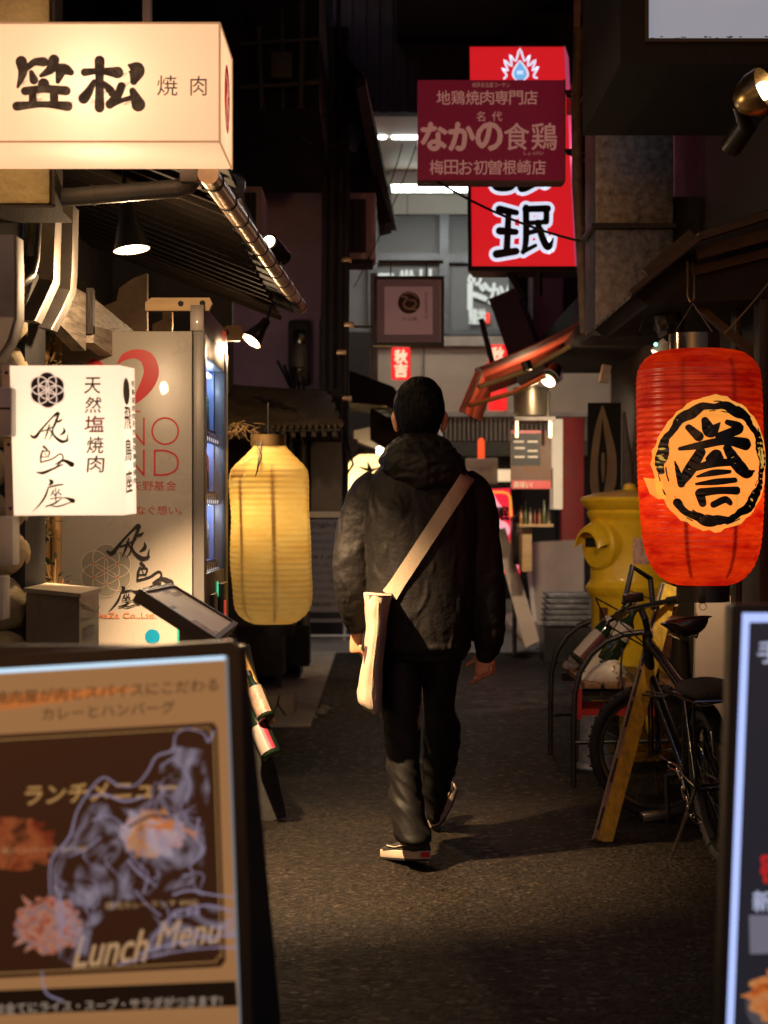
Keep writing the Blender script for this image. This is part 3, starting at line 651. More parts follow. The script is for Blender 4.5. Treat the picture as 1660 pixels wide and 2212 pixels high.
for si, sh in enumerate((1.575, 1.325, 1.045)):
    b = MB(); b.box((X0-0.14, wz0, sh-0.012), (X0+0.006, wz1, sh)); b.build('shelf', bpy.data.materials['display_white'], t)
    b = MB()
    for q in range(9):
        yq = wz0+0.045+q*0.085; b.box((X0+0.0, yq-0.03, sh-0.055), (X0+0.016, yq+0.03, sh-0.012), 0.004)
    b.build('button_row', mk('button_print', (0.05, 0.045, 0.12) if si < 2 else (0.12, 0.02, 0.03), 0.15, var=0.8, scale=60, coat=0.5), t)
    b = MB()
    for q in range(9): b.tube([(X0+0.016, wz0+0.045+q*0.085, sh-0.043), (X0+0.019, wz0+0.045+q*0.085, sh-0.043)], 0.008, 8)
    b.build('button_lens', emit('button_glow', (0.85, 0.8, 0.85), 0.6) if si == 0 else bpy.data.materials['button_glow'], t)
    for q in range(9):
        b = MB(); hh = 0.19 if si == 0 and q < 6 else (0.16 if q % 3 else 0.13); r = 0.03
        b.lathe((X0-0.05, wz0+0.045+q*0.085, sh), [(r*0.85, 0), (r, 0.008), (r, hh-0.02), (r*0.75, hh), (r*0.7, hh)], 16)
        cm = grn[q % 2] if si == 0 else (canm[(q*3+si) % 2] if q % 3 != 2 else canm[(q*5+si) % 8])
        b.build('drink_can', cm, t, smooth=40)
pane = bpy.data.materials.new('clear_pane'); pane.use_nodes = True; N_ = pane.node_tree.nodes; N_.remove(N_['Principled BSDF'])
a_, g_, m_ = N_.new('ShaderNodeBsdfTransparent'), N_.new('ShaderNodeBsdfGlossy'), N_.new('ShaderNodeMixShader'); g_.inputs['Roughness'].default_value = 0.04; fr_ = N_.new('ShaderNodeFresnel')
m_.inputs[0].default_value = 0.10; pane.node_tree.links.new(a_.outputs[0], m_.inputs[1]); pane.node_tree.links.new(g_.outputs[0], m_.inputs[2]); pane.node_tree.links.new(m_.outputs[0], N_['Material Output'].inputs[0])
M['pane'] = pane
b = MB(); b.face([(X1-0.006, wz0, wh0), (X1-0.006, wz1, wh0), (X1-0.006, wz1, wh1), (X1-0.006, wz0, wh1)]); b.build('window_pane', pane, t, smooth=0)
b = MB(); b.box((X1-0.002, 6.95, 0.70), (X1+0.012, 7.12, 0.92), 0.004).box((X1-0.002, 7.25, 0.6), (X1+0.02, 7.5, 0.95), 0.006).box((X1-0.002, 6.85, 0.2), (X1+0.012, 7.6, 0.42), 0.006); b.build('coin_panel', M['blackm'], t)
b = MB(); b.box((X1+0.02, 7.3, 0.66), (X1+0.026, 7.34, 0.88)); b.build('red_label', emit('label_red', (0.9, 0.08, 0.05), 0.5), t)
b = MB(); b.box((X1+0.0005, 7.2, 0.9), (X1+0.004, 7.23, 0.96)); b.build('green_indicator', emit('indicator_green', (0.1, 0.9, 0.4), 0.8), t)
b = MB(); b.box((xa+0.50, za-0.002, 0.08), (xa+0.503, za+0.001, top-0.01)); b.build('panel_seam', M['soot'], t)
pl = fplane(128, 715, 440, 1400, 6.7)
k = Ink(pl); k.strokes([[(768, 142, 10), (812, 100, 40), (885, 82, 54), (955, 112, 80), (983, 190, 88), (962, 268, 84), (912, 345, 58), (866, 405, 16)], [(700, 405, 16), (640, 330, 58), (600, 250, 84), (590, 190, 86), (620, 150, 70), (665, 152, 14)]], f3)
k.stroke([f3(820, 448, 6), f3(910, 455, 6)])
g_ = lambda x, y: f3(x, y, 10)
k.ring(*[q for q in f3(1073, 582, 0)[:2]], 85*0.3331, 85*0.3331, 3.6)
for y0, y1 in ((500, 670), (706, 868)):
    for p, q in (((800, y1), (800, y0)), ((800, y0), (935, y1)), ((935, y1), (935, y0))): k.stroke([g_(*p), g_(*q)])
for p in ([(1005, 708), (1005, 866)],): k.stroke([g_(*p[0]), g_(*p[1])])
k.stroke([g_(1005, 708), g_(1080, 710), g_(1140, 740), g_(1156, 787), g_(1140, 835), g_(1080, 864), g_(1005, 866)])
k.build('red_print', M['redink'], t)
k = Ink(pl); k.text('矢野基金', *f3(850, 905, 0)[:2], *f3(1146, 968, 0)[:2]); k.text('つなぐ想い。', *f3(815, 1066, 0)[:2], *f3(1182, 1124, 0)[:2]); k.build('red_lettering', mk('soft_red_ink', (0.50, 0.05, 0.03), 0.4, var=0.05), t)
cx_, cy_ = f3(690, 1487, 0)[:2]
k = Ink(pl); flower_bg(k, cx_, cy_, 172*0.3331); k.build('grey_crest', M['greyink'], t)
k = Ink(pl, 0.0025); flower(k, cx_, cy_, 172*0.3331, 1.6); k.build('crest_lines', M['paleink'], t)
k = Ink(pl, 0.0035)
for i in range(7):
    r_ = 0 if i == 6 else 86*0.3331; k.disc(cx_+r_*cos(radians(60*i+30)), cy_+r_*sin(radians(60*i+30)), 2.6, 2.6, 12)
k.text('© AsukaZa Co.,Ltd.', 155, *f3(0, 1757, 0)[1:2], 338, f3(0, 1800, 0)[1], 0.006); k.build('orange_print', M['orangeink'], t)
k = Ink(pl, 0.004)
for gl, src, dst in ((HI, (182, 462, 432, 662), (692, 1190, 972, 1420)), (TORI, (218, 684, 458, 862), (862, 1440, 1118, 1632)), (ZA, (178, 893, 458, 1112), (705, 1585, 908, 1752))):
    mm = remap(src, dst); k.strokes(gl, lambda x, y, w: f3(*mm(x, y, w*1.15)))
k.build('brush_lettering', M['ink'], t)
k = Ink(pl); k.disc(*f3(990, 1915, 0)[:2], 16, 16); k.build('blue_dot', mk('blue_ink', (0.0, 0.19, 0.36), 0.4, var=0.05), t)
k = Ink(pl); k.disc(*f3(1150, 1812, 0)[:2], 13, 13); k.poly([f3(x, y, 0)[:2] for x, y in ((1150, 1850), (1210, 1850), (1270, 1895), (1330, 1890), (1340, 1915), (1262, 1925), (1235, 1905), (1240, 2010), (1150, 2010))]); k.build('teal_figure', mk('teal_ink', (0.02, 0.27, 0.24), 0.4, var=0.05), t)

# timber brackets over the machine
for (x0, y0, x1, y1, Z, holes, lab) in ((314, 643, 459, 671, 6.75, ((391, 656), (438, 655)), 'pale timber bracket with two round holes above the vending machine'), (478, 703, 527, 736, 7.9, ((489, 719),), 'small pale timber end with one hole by the tilted cone lamp')):
    b = MB(); b.prism([V(x, y, Z) for x, y in ((x0, y1), (x0, y0+10), (x0+14, y0), (x1-6, y0), (x1, y0+12), (x1-8, y1))], (0, 0.04, 0)); o = b.build('timber_bracket', M['palewood']); tag(o, lab, 'bracket')
    k = Ink(fplane(x0, y0, x1, y1, Z), 0.002)
    for hx, hy in holes: k.disc(hx, hy, 6.2, 6.2, 20)
    k.build('hole', M['soot'], o)

# ------------------------------------------------------------------ cabinet and menu stand
t = thing('metal_cabinet', 'grey metal cabinet with lid and paper stickers before the vending machine', 'cabinet', (-0.9, 5.2, 0))
cm = mk('cabinet_grey', (0.46, 0.40, 0.32), 0.38, 0.4, var=0.12, bump=0.05, dirt=0.3)
P1, P2, P3 = V(57, 1279, 5.4), V(172, 1292, 5.05), V(214, 1282, 5.42); P4 = P1+P3-P2; zt_ = P2.z
def flat(p, z): return Vector((p.x, p.y, z))
b = MB(); b.hexa([flat(p, 0) for p in (P1, P2, P3, P4)]+[flat(p, zt_) for p in (P1, P2, P3, P4)]); b.build('body', cm, t, smooth=0)
cc_ = (P1+P3)/2; ex = lambda p: flat(cc_, 0)+(flat(p, 0)-flat(cc_, 0))*1.07
b = MB(); b.hexa([flat(ex(p), zt_+0.002) for p in (P1, P2, P3, P4)]+[flat(ex(p), zt_+0.014) for p in (P1, P2, P3, P4)]); b.build('lid', M['boxplastic'], t, smooth=0)
sp = Plane(flat(P2, zt_), flat(P3, zt_), flat(P2, zt_-0.22), (0, 0, 100, 100))
k = Ink(sp); k.rect(20, 42, 78, 58); k.rect(22, 64, 80, 80); k.build('paper_sticker', M['paper'], t)
k = Ink(sp, 0.003)
for i in range(6): k.rect(24+i*9, 46, 29+i*9, 54); k.rect(26+i*9, 68, 31+i*9, 76)
k.stroke([(0, 30, 2), (60, 30, 2), (98, 20, 2)]); k.stroke([(10, 8, 2), (30, 14, 5), (70, 22, 2)]); k.build('sticker_print', M['greyink'], t)
t = thing('menu_stand', 'black pedestal with tilted framed menu beside the grey metal cabinet', 'menu stand', (-0.53, 4.9, 0))
q = [V(302, 1272, 4.7), V(471, 1381, 4.7), V(515, 1346, 5.1), V(371, 1259, 5.1)]
n = (q[1]-q[0]).cross(q[3]-q[0]).normalized()
if n.z < 0: n = -n
b = MB()
for i in range(4):
    a, c = q[i], q[(i+1) % 4]; inn = ((q[0]+q[2])/2-(a+c)/2).normalized()*0.014
    b.hexa([a, c, c+inn, a+inn, a-n*0.035, c-n*0.035, c+inn-n*0.035, a+inn-n*0.035])
b.build('frame', M['black'], t, smooth=0)
b = MB(); b.face([p-n*0.006 for p in q]); b.build('menu_sheet', mk('menu_paper', (0.80, 0.70, 0.56), 0.4, var=0.1, coat=0.1), t, smooth=0)
mp_ = Plane(q[0]-n*0.006, q[3]-n*0.006, q[1]-n*0.006, (0, 0, 100, 70)); mp_.n = n
k = Ink(mp_); rr = random.Random(5)
for i in range(10):
    x0 = 8+rr.random()*70; y0 = 6+i*6; k.rect(x0, y0, x0+8+rr.random()*14, y0+3.5)
k.build('menu_print', mk('menu_brown', (0.22, 0.11, 0.06), 0.4, var=0.6, scale=60), t)
k = Ink(mp_); k.rect(60, 10, 90, 30); k.rect(10, 44, 40, 64); k.build('menu_picture', mk('menu_picture', (0.32, 0.17, 0.08), 0.4, var=0.8, scale=70), t)
b = MB(); cp = (q[0]+q[2])/2; b.box((cp.x-0.03, cp.y-0.02, 0.03), (cp.x+0.03, cp.y+0.02, cp.z-0.03), 0.004); b.build('post', M['black'], t)
b = MB(); b.box((cp.x-0.17, cp.y-0.15, 0), (cp.x+0.17, cp.y+0.15, 0.028), 0.006); b.build('base', M['black'], t)

# ------------------------------------------------------------------ lit menu board, front left
ZB = 2.75
t = thing('menu_board', 'large lit lunch menu board on black stand, front left', 'menu board', (-0.4, ZB, 0))
pl = fplane(0, 1400, 500, 2200, ZB)
def bd(x, y): return V(x, y, ZB)
out_ = [(-300, 1434), (500, 1384), (518, 1400), (562, 2700), (-256, 2700)]
inn_ = [(-276, 1461), (487, 1416), (533, 2650), (-232, 2662)]
b = MB(); b.prism([bd(*p) for p in out_], (0, 0.03, 0)); b.build('frame', M['blackm'], t)
b = MB(); b.prism([bd(518, 1398)+Vector((0, 0.031, 0)), bd(562, 2700)+Vector((0, 0.031, 0)), bd(562, 2700)+Vector((0.04, 0.3, 0)), bd(522, 1398)+Vector((0.002, 0.06, 0))], (-0.45, 0, 0)); b.build('rear_leg', M['black'], t)
b = MB(); b.box((-0.75, ZB-0.02, 0), (-0.24, ZB+0.32, CH-(2700-HYO)/FO*ZB+0.02)); b.build('base', M['black'], t)
pn = emit('poster_tan', (0.60, 0.30, 0.11), 0.36, (0.5, 0.3, 0.14))
k = Ink(pl, 0.001); k.poly(inn_); pp = k.build('poster', pn, t); 
k = Ink(pl, 0.0015); k.poly([(-276, 1461), (487, 1416), (487.4, 1425), (-276, 1471)]); k.build('light_strip', emit('strip_white', (0.55, 0.80, 1.0), 1.0), t)
k = Ink(pl, 0.0022); k.poly([(487, 1416), (493, 1417), (537, 2650), (533, 2650)]); k.build('light_strip', emit('strip_edge', (0.45, 0.58, 0.66), 0.2), t)
orn = emit('poster_orange', (0.70, 0.22, 0.05), 0.5)
k = Ink(pl, 0.0018); k.poly([(0, 1502), (260, 1484), (300, 1490), (0, 1535)]); k.build('orange_band', orn, t)
brn = emit('poster_brown', (0.045, 0.014, 0.006), 0.4, (0.05, 0.02, 0.01))
k = Ink(pl, 0.0024); k.poly([(-230, 1600), (462, 1560), (470, 1572), (488, 2075), (478, 2088), (-230, 2124)]); k.build('brown_panel', brn, t)
gld = emit('poster_gold', (0.62, 0.36, 0.12), 0.45)
k = Ink(pl, 0.0032); k.stroke([(-230, 1612, 2.2), (200, 1586, 2.2), (455, 1571, 2.2)], 3); k.stroke([(462, 1580, 2.2), (470, 1800, 2.2), (479, 2066, 2.2)], 3); k.stroke([(470, 2076, 2.2), (200, 2092, 2.2), (-230, 2112, 2.2)], 3); k.ring(459, 1576, 7, 7, 2, 90, 190, 12); k.ring(476, 2072, 7, 7, 2, 170, 280, 12)
k.text('ランチメニュー', 56, 1699, 382, 1738, 0.03, 0.12, -18); k.build('gold_lettering', gld, t)
k = Ink(pl, 0.0034); k.text('Lunch', 168, 2020, 322, 2090, 0.02, 0.25, -14); k.text('Menu', 345, 1990, 478, 2048, 0.02, 0.25, -12); k.build('script_lettering', emit('poster_cream', (0.70, 0.45, 0.22), 0.42), t)
k = Ink(pl, 0.0034); k.text('焼肉カレーランチ ¥900', 228, 1948, 428, 1964, 0.0, 0.0, -8); k.text('牛ハンバーグ ¥1,100', 4, 1830, 190, 1846, 0.0, 0, -6)
k.build('price_lettering', bpy.data.materials['poster_cream'], t)
dk = emit('poster_ink', (0.16, 0.075, 0.03), 0.3, (0.1, 0.05, 0.02))
k = Ink(pl, 0.0026); k.text('焼肉屋が肉とスパイスにこだわる', -12, 1494, 472, 1522, 0.012, 0, -30); k.text('カレーとハンバーグ', 92, 1529, 378, 1556, 0.012, 0, -16); k.build('dark_lettering', dk, t)
k = Ink(pl, 0.0026); k.poly([(-230, 2148), (510, 2118), (514, 2172), (-230, 2200)]); k.build('black_band', emit('poster_black', (0.012, 0.006, 0.004), 0.3), t)
k = Ink(pl, 0.0034); k.text('は全てにライス・スープ・サラダがつきます!', -10, 2166, 480, 2190, 0.01, 0, -18); k.build('white_lettering', emit('poster_white', (0.62, 0.50, 0.38), 0.4), t)
k = Ink(pl, 0.0026); k.disc(30, 1822, 90, 58, 40, 3, 0.5); k.build('food_picture', photo('food_red', [(0.02, 0.006, 0.003), (0.22, 0.03, 0.01), (0.40, 0.10, 0.03), (0.05, 0.01, 0.005)], 22, 0.45, 3), t)
k = Ink(pl, 0.0027); k.disc(104, 1998, 74, 62, 40, 3, 0.5); k.build('food_picture', photo('food_bowl', [(0.03, 0.01, 0.01), (0.42, 0.10, 0.05), (0.55, 0.25, 0.16), (0.25, 0.18, 0.2), (0.5, 0.12, 0.03)], 50, 0.5, 9), t)
k = Ink(pl, 0.0027); k.disc(330, 1800, 70, 52, 40, 3, 0.4); k.build('food_picture', photo('food_plate', [(0.30, 0.10, 0.03), (0.60, 0.28, 0.10), (0.55, 0.42, 0.42), (0.45, 0.08, 0.05)], 16, 0.55, 5), t)
k = Ink(pl, 0.0036); k.stroke([(280, 1786, 5), (330, 1762, 6), (420, 1772, 8)]); k.build('chopsticks', brn, t)
k = Ink(pl, 0.0037); k.stroke([(318, 1783, 8), (380, 1788, 9), (428, 1800, 6)]); k.stroke([(330, 1766, 7), (400, 1790, 7), (425, 1812, 5)]); k.build('garnish', orn, t)
mist = bpy.data.materials.new('painted_reflection'); mist.use_nodes = True; N_ = mist.node_tree.nodes; L_ = mist.node_tree.links; N_.remove(N_['Principled BSDF'])
e_, a_, m_ = N_.new('ShaderNodeEmission'), N_.new('ShaderNodeBsdfTransparent'), N_.new('ShaderNodeMixShader'); e_.inputs[0].default_value = (0.40, 0.33, 0.42, 1); e_.inputs[1].default_value = 0.62
tc = N_.new('ShaderNodeTexCoord'); n_ = N_.new('ShaderNodeTexNoise'); n_.inputs['Scale'].default_value = 14; n_.inputs['Detail'].default_value = 5; n_.inputs['Distortion'].default_value = 2.5
r_ = N_.new('ShaderNodeMapRange'); r_.inputs[1].default_value = 0.42; r_.inputs[2].default_value = 0.70; r_.inputs[3].default_value = 0.0; r_.inputs[4].default_value = 0.9
L_.new(tc.outputs['Object'], n_.inputs['Vector']); L_.new(n_.outputs[0], r_.inputs[0]); L_.new(r_.outputs[0], m_.inputs[0]); L_.new(a_.outputs[0], m_.inputs[1]); L_.new(e_.outputs[0], m_.inputs[2]); L_.new(m_.outputs[0], N_['Material Output'].inputs[0])
c4 = lambda x, y: (x*0.4582, 1198+y*0.4582)
k = Ink(pl, 0.0042); k.poly([c4(*p) for p in ((250, 1480), (300, 1370), (370, 1250), (450, 1160), (560, 1190), (640, 1200), (740, 1130), (760, 980), (820, 900), (960, 920), (990, 1100), (960, 1300), (980, 1450), (900, 1560), (700, 1600), (560, 1640), (440, 1760), (400, 1960), (280, 1900), (260, 1650))]); k.poly([c4(*p) for p in ((700, 1800), (820, 1680), (980, 1650), (1100, 1680), (1110, 1800), (900, 1860), (720, 1900))]); k.build('reflection_haze', mist, t)  # pale reflection on the board, painted as a glowing haze
lav = emit('poster_lavender', (0.36, 0.32, 0.46), 0.5)
k = Ink(pl, 0.0046); rr = random.Random(11)
LN = [[(240, 1600), (245, 1440), (330, 1330), (375, 1190), (480, 1052), (560, 1085), (640, 1085), (700, 1020), (740, 950), (815, 920), (830, 850), (880, 820), (960, 840), (985, 880), (1010, 830)],
 [(420, 1140), (500, 1130), (590, 1160), (680, 1140)], [(440, 1250), (520, 1230), (590, 1290), (600, 1400)], [(330, 1420), (400, 1390), (480, 1330)], [(760, 1000), (820, 960), (870, 1010), (900, 1080), (880, 1160)], [(940, 1240), (930, 1330), (960, 1400), (900, 1460), (910, 1500), (870, 1510)],
 [(820, 1600), (900, 1580), (1000, 1600), (1110, 1612)], [(700, 1870), (740, 1780), (850, 1680), (980, 1650), (1110, 1680)], [(660, 1880), (900, 1810), (1110, 1790)], [(560, 1930), (760, 1880), (1000, 1850), (1115, 1850)], [(270, 1560), (300, 1680), (290, 1800)], [(200, 1960), (220, 2060), (300, 2100)], [(640, 1580), (700, 1650), (760, 1700)], [(610, 1440), (660, 1500), (740, 1560)], [(560, 1300), (640, 1440), (700, 1500), (680, 1590)]]
for l in LN: k.stroke([(*c4(*p), (2.2+2.5*rr.random())) for p in l], 5)
for i in range(26):
    x, y = rr.uniform(280, 980), rr.uniform(1000, 1700)
    if x < 420 and y < 1300: continue
    k.stroke([(*c4(x, y), 1.2), (*c4(x+rr.uniform(-50, 50), y+rr.uniform(20, 80)), 2.4), (*c4(x+rr.uniform(-70, 70), y+rr.uniform(60, 140)), 0.8)], 5)
k.build('line_drawing', lav, t)
k = Ink(pl, 0.0048); k.text('CH', 372, 1964, 430, 1982, 0.01, 0, -6); k.build('white_lettering', lav, t)

# ------------------------------------------------------------------ lit menu board, front right
t = thing('menu_board', 'dark lit menu board with bluish light strip, cut by the right edge', 'menu board', (0.75, ZB, 0))
pl = fplane(1560, 1300, 2060, 2300, ZB)
b = MB(); b.prism([bd(*p) for p in ((1581, 1312), (1588, 1306), (2040, 1306), (2020, 2700), (1541, 2700))], (0, 0.05, 0)); b.build('frame', M['black'], t)
b = MB(); b.box((PX(1545, ZB), ZB+0.05, 0), (PX(2010, ZB), ZB+0.3, 0.12)).box((PX(1600, ZB), ZB+0.052, 0.1), (PX(1980, ZB), ZB+0.09, 1.0)); b.build('base', M['black'], t)
ls = emit('strip_blue', (0.42, 0.54, 1.0), 1.05)
k = Ink(pl, 0.0012); k.poly([(1604, 1324), (2030, 1324), (2030, 1342), (1619, 1344), (1568, 2640), (1553, 2640)]); k.build('light_strip', ls, t)
k = Ink(pl, 0.0016); k.poly([(1619, 1344), (2030, 1344), (2010, 2640), (1568, 2640)]); k.build('poster', emit('poster_navy', (0.020, 0.021, 0.032), 0.6, (0.02, 0.02, 0.03)), t)
k = Ink(pl, 0.0024); k.text('手', 1637, 1384, 1686, 1432, 0.02); k.text('作', 1695, 1384, 1744, 1432, 0.02); k.text('新', 1626, 1924, 1668, 1968, 0.02); k.text('名物', 1672, 1924, 1760, 1968, 0.02); k.build('white_lettering', emit('poster_bluewhite', (0.55, 0.62, 0.85), 0.6), t)
k = Ink(pl, 0.0024); k.text('密', 1643, 1842, 1700, 1908, 0.03); k.build('red_lettering', emit('poster_red', (0.7, 0.02, 0.02), 0.55), t)
k = Ink(pl, 0.0022); k.poly([(1618, 1976), (2000, 1976), (2000, 2052), (1620, 2060)]); k.build('picture_top', emit('poster_steel', (0.20, 0.20, 0.26), 0.6), t)
k = Ink(pl, 0.0024); k.disc(1770, 2170, 160, 95, 50); k.build('plate_picture', emit('poster_plate', (0.09, 0.085, 0.095), 0.6), t)
k = Ink(pl, 0.003); k.disc(1720, 2150, 108, 62, 50, 3, 0.5); k.build('food_picture', photo('food_fried', [(0.25, 0.03, 0.005), (0.62, 0.14, 0.02), (0.70, 0.30, 0.10), (0.3, 0.05, 0.01)], 45, 0.55, 2), t)

# ------------------------------------------------------------------ yellow lantern
def lantern(t, prof, axis, Z, mat, ribs, amp=0.0016, seg=56, deform=None):
    """ribbed paper lantern: prof (y, r) in picture units at depth Z, axis(y) -> x; returns surface map"""
    ys = [p[0] for p in prof]
    def rad(y):
        for a, c in zip(prof, prof[1:]):
            if a[0] <= y <= c[0]:
                f = (y-a[0])/(c[0]-a[0]) if c[0] > a[0] else 0; return a[1]+(c[1]-a[1])*f
        return prof[0][1] if y < ys[0] else prof[-1][1]
    dp = crom(prof, 4); rings = []; b = MB(); span = ys[-1]-ys[0]; n = ribs*6
    sm = [(q[0], q[1]) for q in dp]
    def rs(y):
        for a, c in zip(sm, sm[1:]):
            if a[0] <= y <= c[0] and c[0] > a[0]: return a[1]+(c[1]-a[1])*(y-a[0])/(c[0]-a[0])
        return sm[0][1] if y < ys[0] else sm[-1][1]
    def pt(y, th, off=0.0):
        r = rs(y)/FO*Z+amp*abs(sin(pi*(y-ys[0])/span*ribs))-amp+off; c = V(axis(y), y, Z)
        if deform: r += deform(y, th)
        return c+Vector((r*sin(th), -r*cos(th), 0))
    for i in range(n+1):
        y = ys[0]+span*i/n; rings.append([pt(y, 2*pi*k/seg) for k in range(seg)])
    b.loft(rings, cap=False); o = b.build('paper_skin', mat, t, smooth=180)
    def surf(x, y, off=0.0):
        r = rs(y); s_ = max(-0.999, min(0.999, (x-axis(y))/r)); return pt(y, math.asin(s_), off+amp*0.6)
    return pt, surf
t = thing('paper_lantern', 'big torn yellow paper lantern hanging beside the vending machine', 'lantern', V(588, 1355, 8.6))
yl = shell('yellow_paper', (0.66, 0.52, 0.20), 0.075, (0.86, 0.66, 0.25), 5.0, (0.80, 0.53, 0.15), (1, 1, 3))
rn = random.Random(8)
def dent(y, th):
    return 0.010*noise.noise(Vector((sin(th)*1.6, cos(th)*1.6, y*0.012)))*(1 if y > 1015 else 1.5)
pt, surf = lantern(t, [(960, 36), (966, 38), (985, 56), (1010, 80), (1030, 86), (1080, 87), (1160, 87.5), (1260, 87), (1300, 85), (1322, 78), (1338, 62), (1347, 44)], lambda y: 581+(y-960)*0.022, 8.6, yl, 32, 0.0027, deform=dent)
for a0 in (-0.75, 0.12, 1.3):
    b = MB(); b.loft([[pt(y, a0+d, -0.014+e) for d, e in ((-0.05, 0), (0.05, 0), (0.05, 0.002), (-0.05, 0.002))] for y in range(1010, 1335, 12)]); b.build('bamboo_slat', M['palewood'], t, smooth=0)
b = MB(); b.lathe(V(580, 962, 8.6), [(0.085, -0.005), (0.086, 0.05), (0.08, 0.05), (0.08, -0.005)], 28); b.build('top_collar', mk('aged_brass', (0.30, 0.20, 0.08), 0.4, 0.7, var=0.3), t)
b = MB(); b.lathe(V(590, 1349, 8.6), [(0.10, 0.0), (0.10, -0.05), (0.095, -0.05), (0.095, 0.0)], 28); b.build('bottom_collar', M['black'], t)
b = MB(); b.lathe(V(592, 1372, 8.6), [(0.072, 0.0), (0.072, 0.008), (0.06, 0.012), (0.02, 0.012)], 24); b.build('drip_plate', mk('yellow_plate', (0.55, 0.38, 0.08), 0.5), t)
b = MB(); b.prism([pt(y, th, 0.004) for y, th in ((985, -0.55), (1000, -0.9), (1042, -1.25), (1030, -0.6))], (0, -0.001, 0)); b.build('torn_flap', mk('pale_paper', (0.66, 0.52, 0.2), 0.7), t, smooth=0)
b = MB(); b.tube([V(580, 950, 8.6), V(580, 900, 8.6), V(580, 870, 8.6)], 0.006, 6); b.tube([V(566, 945, 8.55), V(560, 985, 8.42), V(556, 1020, 8.4)], 0.004, 6); b.tube([V(552, 952, 8.5), V(566, 985, 8.42), V(552, 1030, 8.4)], 0.003, 6); b.build('cable', M['rope'], t)
b = MB(); b.ball(V(570, 1130, 8.6), 0.03, 2); b.build('bulb', emit('warm_bulb', (1, 0.75, 0.4), 6), t)
lamp('lantern_light', 'POINT', V(566, 1120, 8.58), 2.4, (1, 0.72, 0.34), t, 0.05)
# dry straw decoration over it
b = MB(); rr = random.Random(4)
for i in range(34):
    p = V(rr.uniform(505, 550), rr.uniform(912, 935), 8.9); b.tube([p, p+Vector((rr.uniform(-0.06, 0.06), rr.uniform(-0.05, 0.05), rr.uniform(-0.07, 0.03)))], 0.0018, 4)
o = b.build('straw_bundle', M['palewood']); tag(o, 'dry straw bundle hung over the yellow lantern', 'decoration')

# ------------------------------------------------------------------ tiled eave and the wall behind
t = thing('tiled_eave', 'small scale-tiled eave above the yellow lantern', 'eave', V(610, 925, 9.5))
tm = mk('dark_tiles', (0.13, 0.10, 0.05), 0.6, var=0.5, scale=9, bump=0.3)
A0, B0, A1, B1 = V(470, 832, 10.3), V(706, 848, 10.3), V(470, 922, 9.45), V(737, 918, 9.45)
b = MB(); nr = 8
for r in range(nr):
    f = r/nr; L0 = A0.lerp(A1, f); R0 = B0.lerp(B1, f); L1 = A0.lerp(A1, f+1.5/nr); R1 = B0.lerp(B1, f+1.5/nr); nc = 20
    for c in range(nc):
        u0 = (c+0.5*(r % 2))/nc; u1 = u0+1/nc*0.95
        if u1 > 1.03: continue
        up = Vector((0, -0.004, 0.009+0.0004*((r*7+c*3) % 5)))
        p = [L0.lerp(R0, u0), L0.lerp(R0, u1)]; qv = []
        for j in range(6):
            s_ = j/5; e = 1-0.45*(2*s_-1)**2*0.6; uu = u1+(u0-u1)*s_; qv.append((L0.lerp(R0, uu)).lerp(L1.lerp(R1, uu), e))
        b.prism([v+up for v in p+qv], Vector((0, 0, -0.008)))
b.build('tiles', tm, t, smooth=0)
b = MB(); b.hexa([A0, B0, B1, A1]+[v-Vector((0, 0, 0.03)) for v in (A0, B0, B1, A1)]); b.build('eave_board', M['dark'], t, smooth=0)
b = MB()
for i in range(12):
    p = A1.lerp(B1, i/12+0.03); b.box(p+Vector((-0.012, 0.01, -0.06)), p+Vector((0.012, 0.5, -0.034)))
b.build('rafters', M['dark'], t, smooth=0)
b = MB(); b.box((-1.7, 10.35, 0), (PX(505, 10.35), 10.6, HT(840, 10.35))); b.box((PX(505, 10.35), 10.351, HT(1352, 10.35)), (PX(666, 10.35), 10.599, HT(840, 10.35)-0.001)); b.box((PX(666, 10.35), 10.352, HT(1118, 10.35)), (PX(738, 10.35), 10.598, HT(840, 10.35)-0.002)); b.box((-2.5, 10.2, 0), (-1.3, 15, 2.0))
o = b.build('shop_wall', M['darkwall']); tag(o, 'dark boarded shop wall behind the yellow lantern', 'wall')
b = MB()
for x in (628, 655): b.tube([V(x, 935, 10.2), V(x+6, 1350, 10.2)], 0.022, 10)
o = b.build('wall_pipes', M['pvc'], smooth=60); tag(o, 'pair of vertical pipes on the dark wall right of the yellow lantern', 'pipe')
b = MB(); b.box(*pbox(672, 955, 738, 1105, 10.31, 0.03)); o = b.build('frosted_panel', mk('frosted_grey', (0.15, 0.13, 0.12), 0.5)); tag(o, 'grey frosted panel on the wall right of the yellow lantern', 'panel')
b = MB(); b.box(*pbox(668, 1105, 742, 1118, 10.25, 1.3)); b.build('panel_sill', M['whitep'], o)
t = thing('floor_cabinet', 'low dark cabinet on legs below the yellow lantern', 'cabinet', V(595, 1480, 12.4))
b = MB(); zz = HT(1462, 12.4); b.box((PX(505, 12.4), 12.4, zz), (PX(612, 12.4), 12.9, 0.62), 0.01); b.build('body', mk('dark_red_wood', (0.03, 0.012, 0.010), 0.5, bump=0.2), t)
for x in (515, 598):
    b = MB(); b.box((PX(x, 12.4), 12.42, 0), (PX(x+10, 12.4), 12.47, zz)); b.build('leg', M['dark'], t)
b = MB(); b.box(*pbox(610, 1352, 668, 1440, 12.9, 0.3, 0.01)); o = b.build('dark_planter', M['soot']); tag(o, 'dark planter box between yellow lantern and menu easel', 'planter')
b = MB(); b.box((PX(560, 10.8), 10.75, 0), (PX(636, 10.8), 11.15, 0.135), 0.008); o = b.build('concrete_block', M['conc']); tag(o, 'cracked concrete step block on the ground left of the walker', 'block')
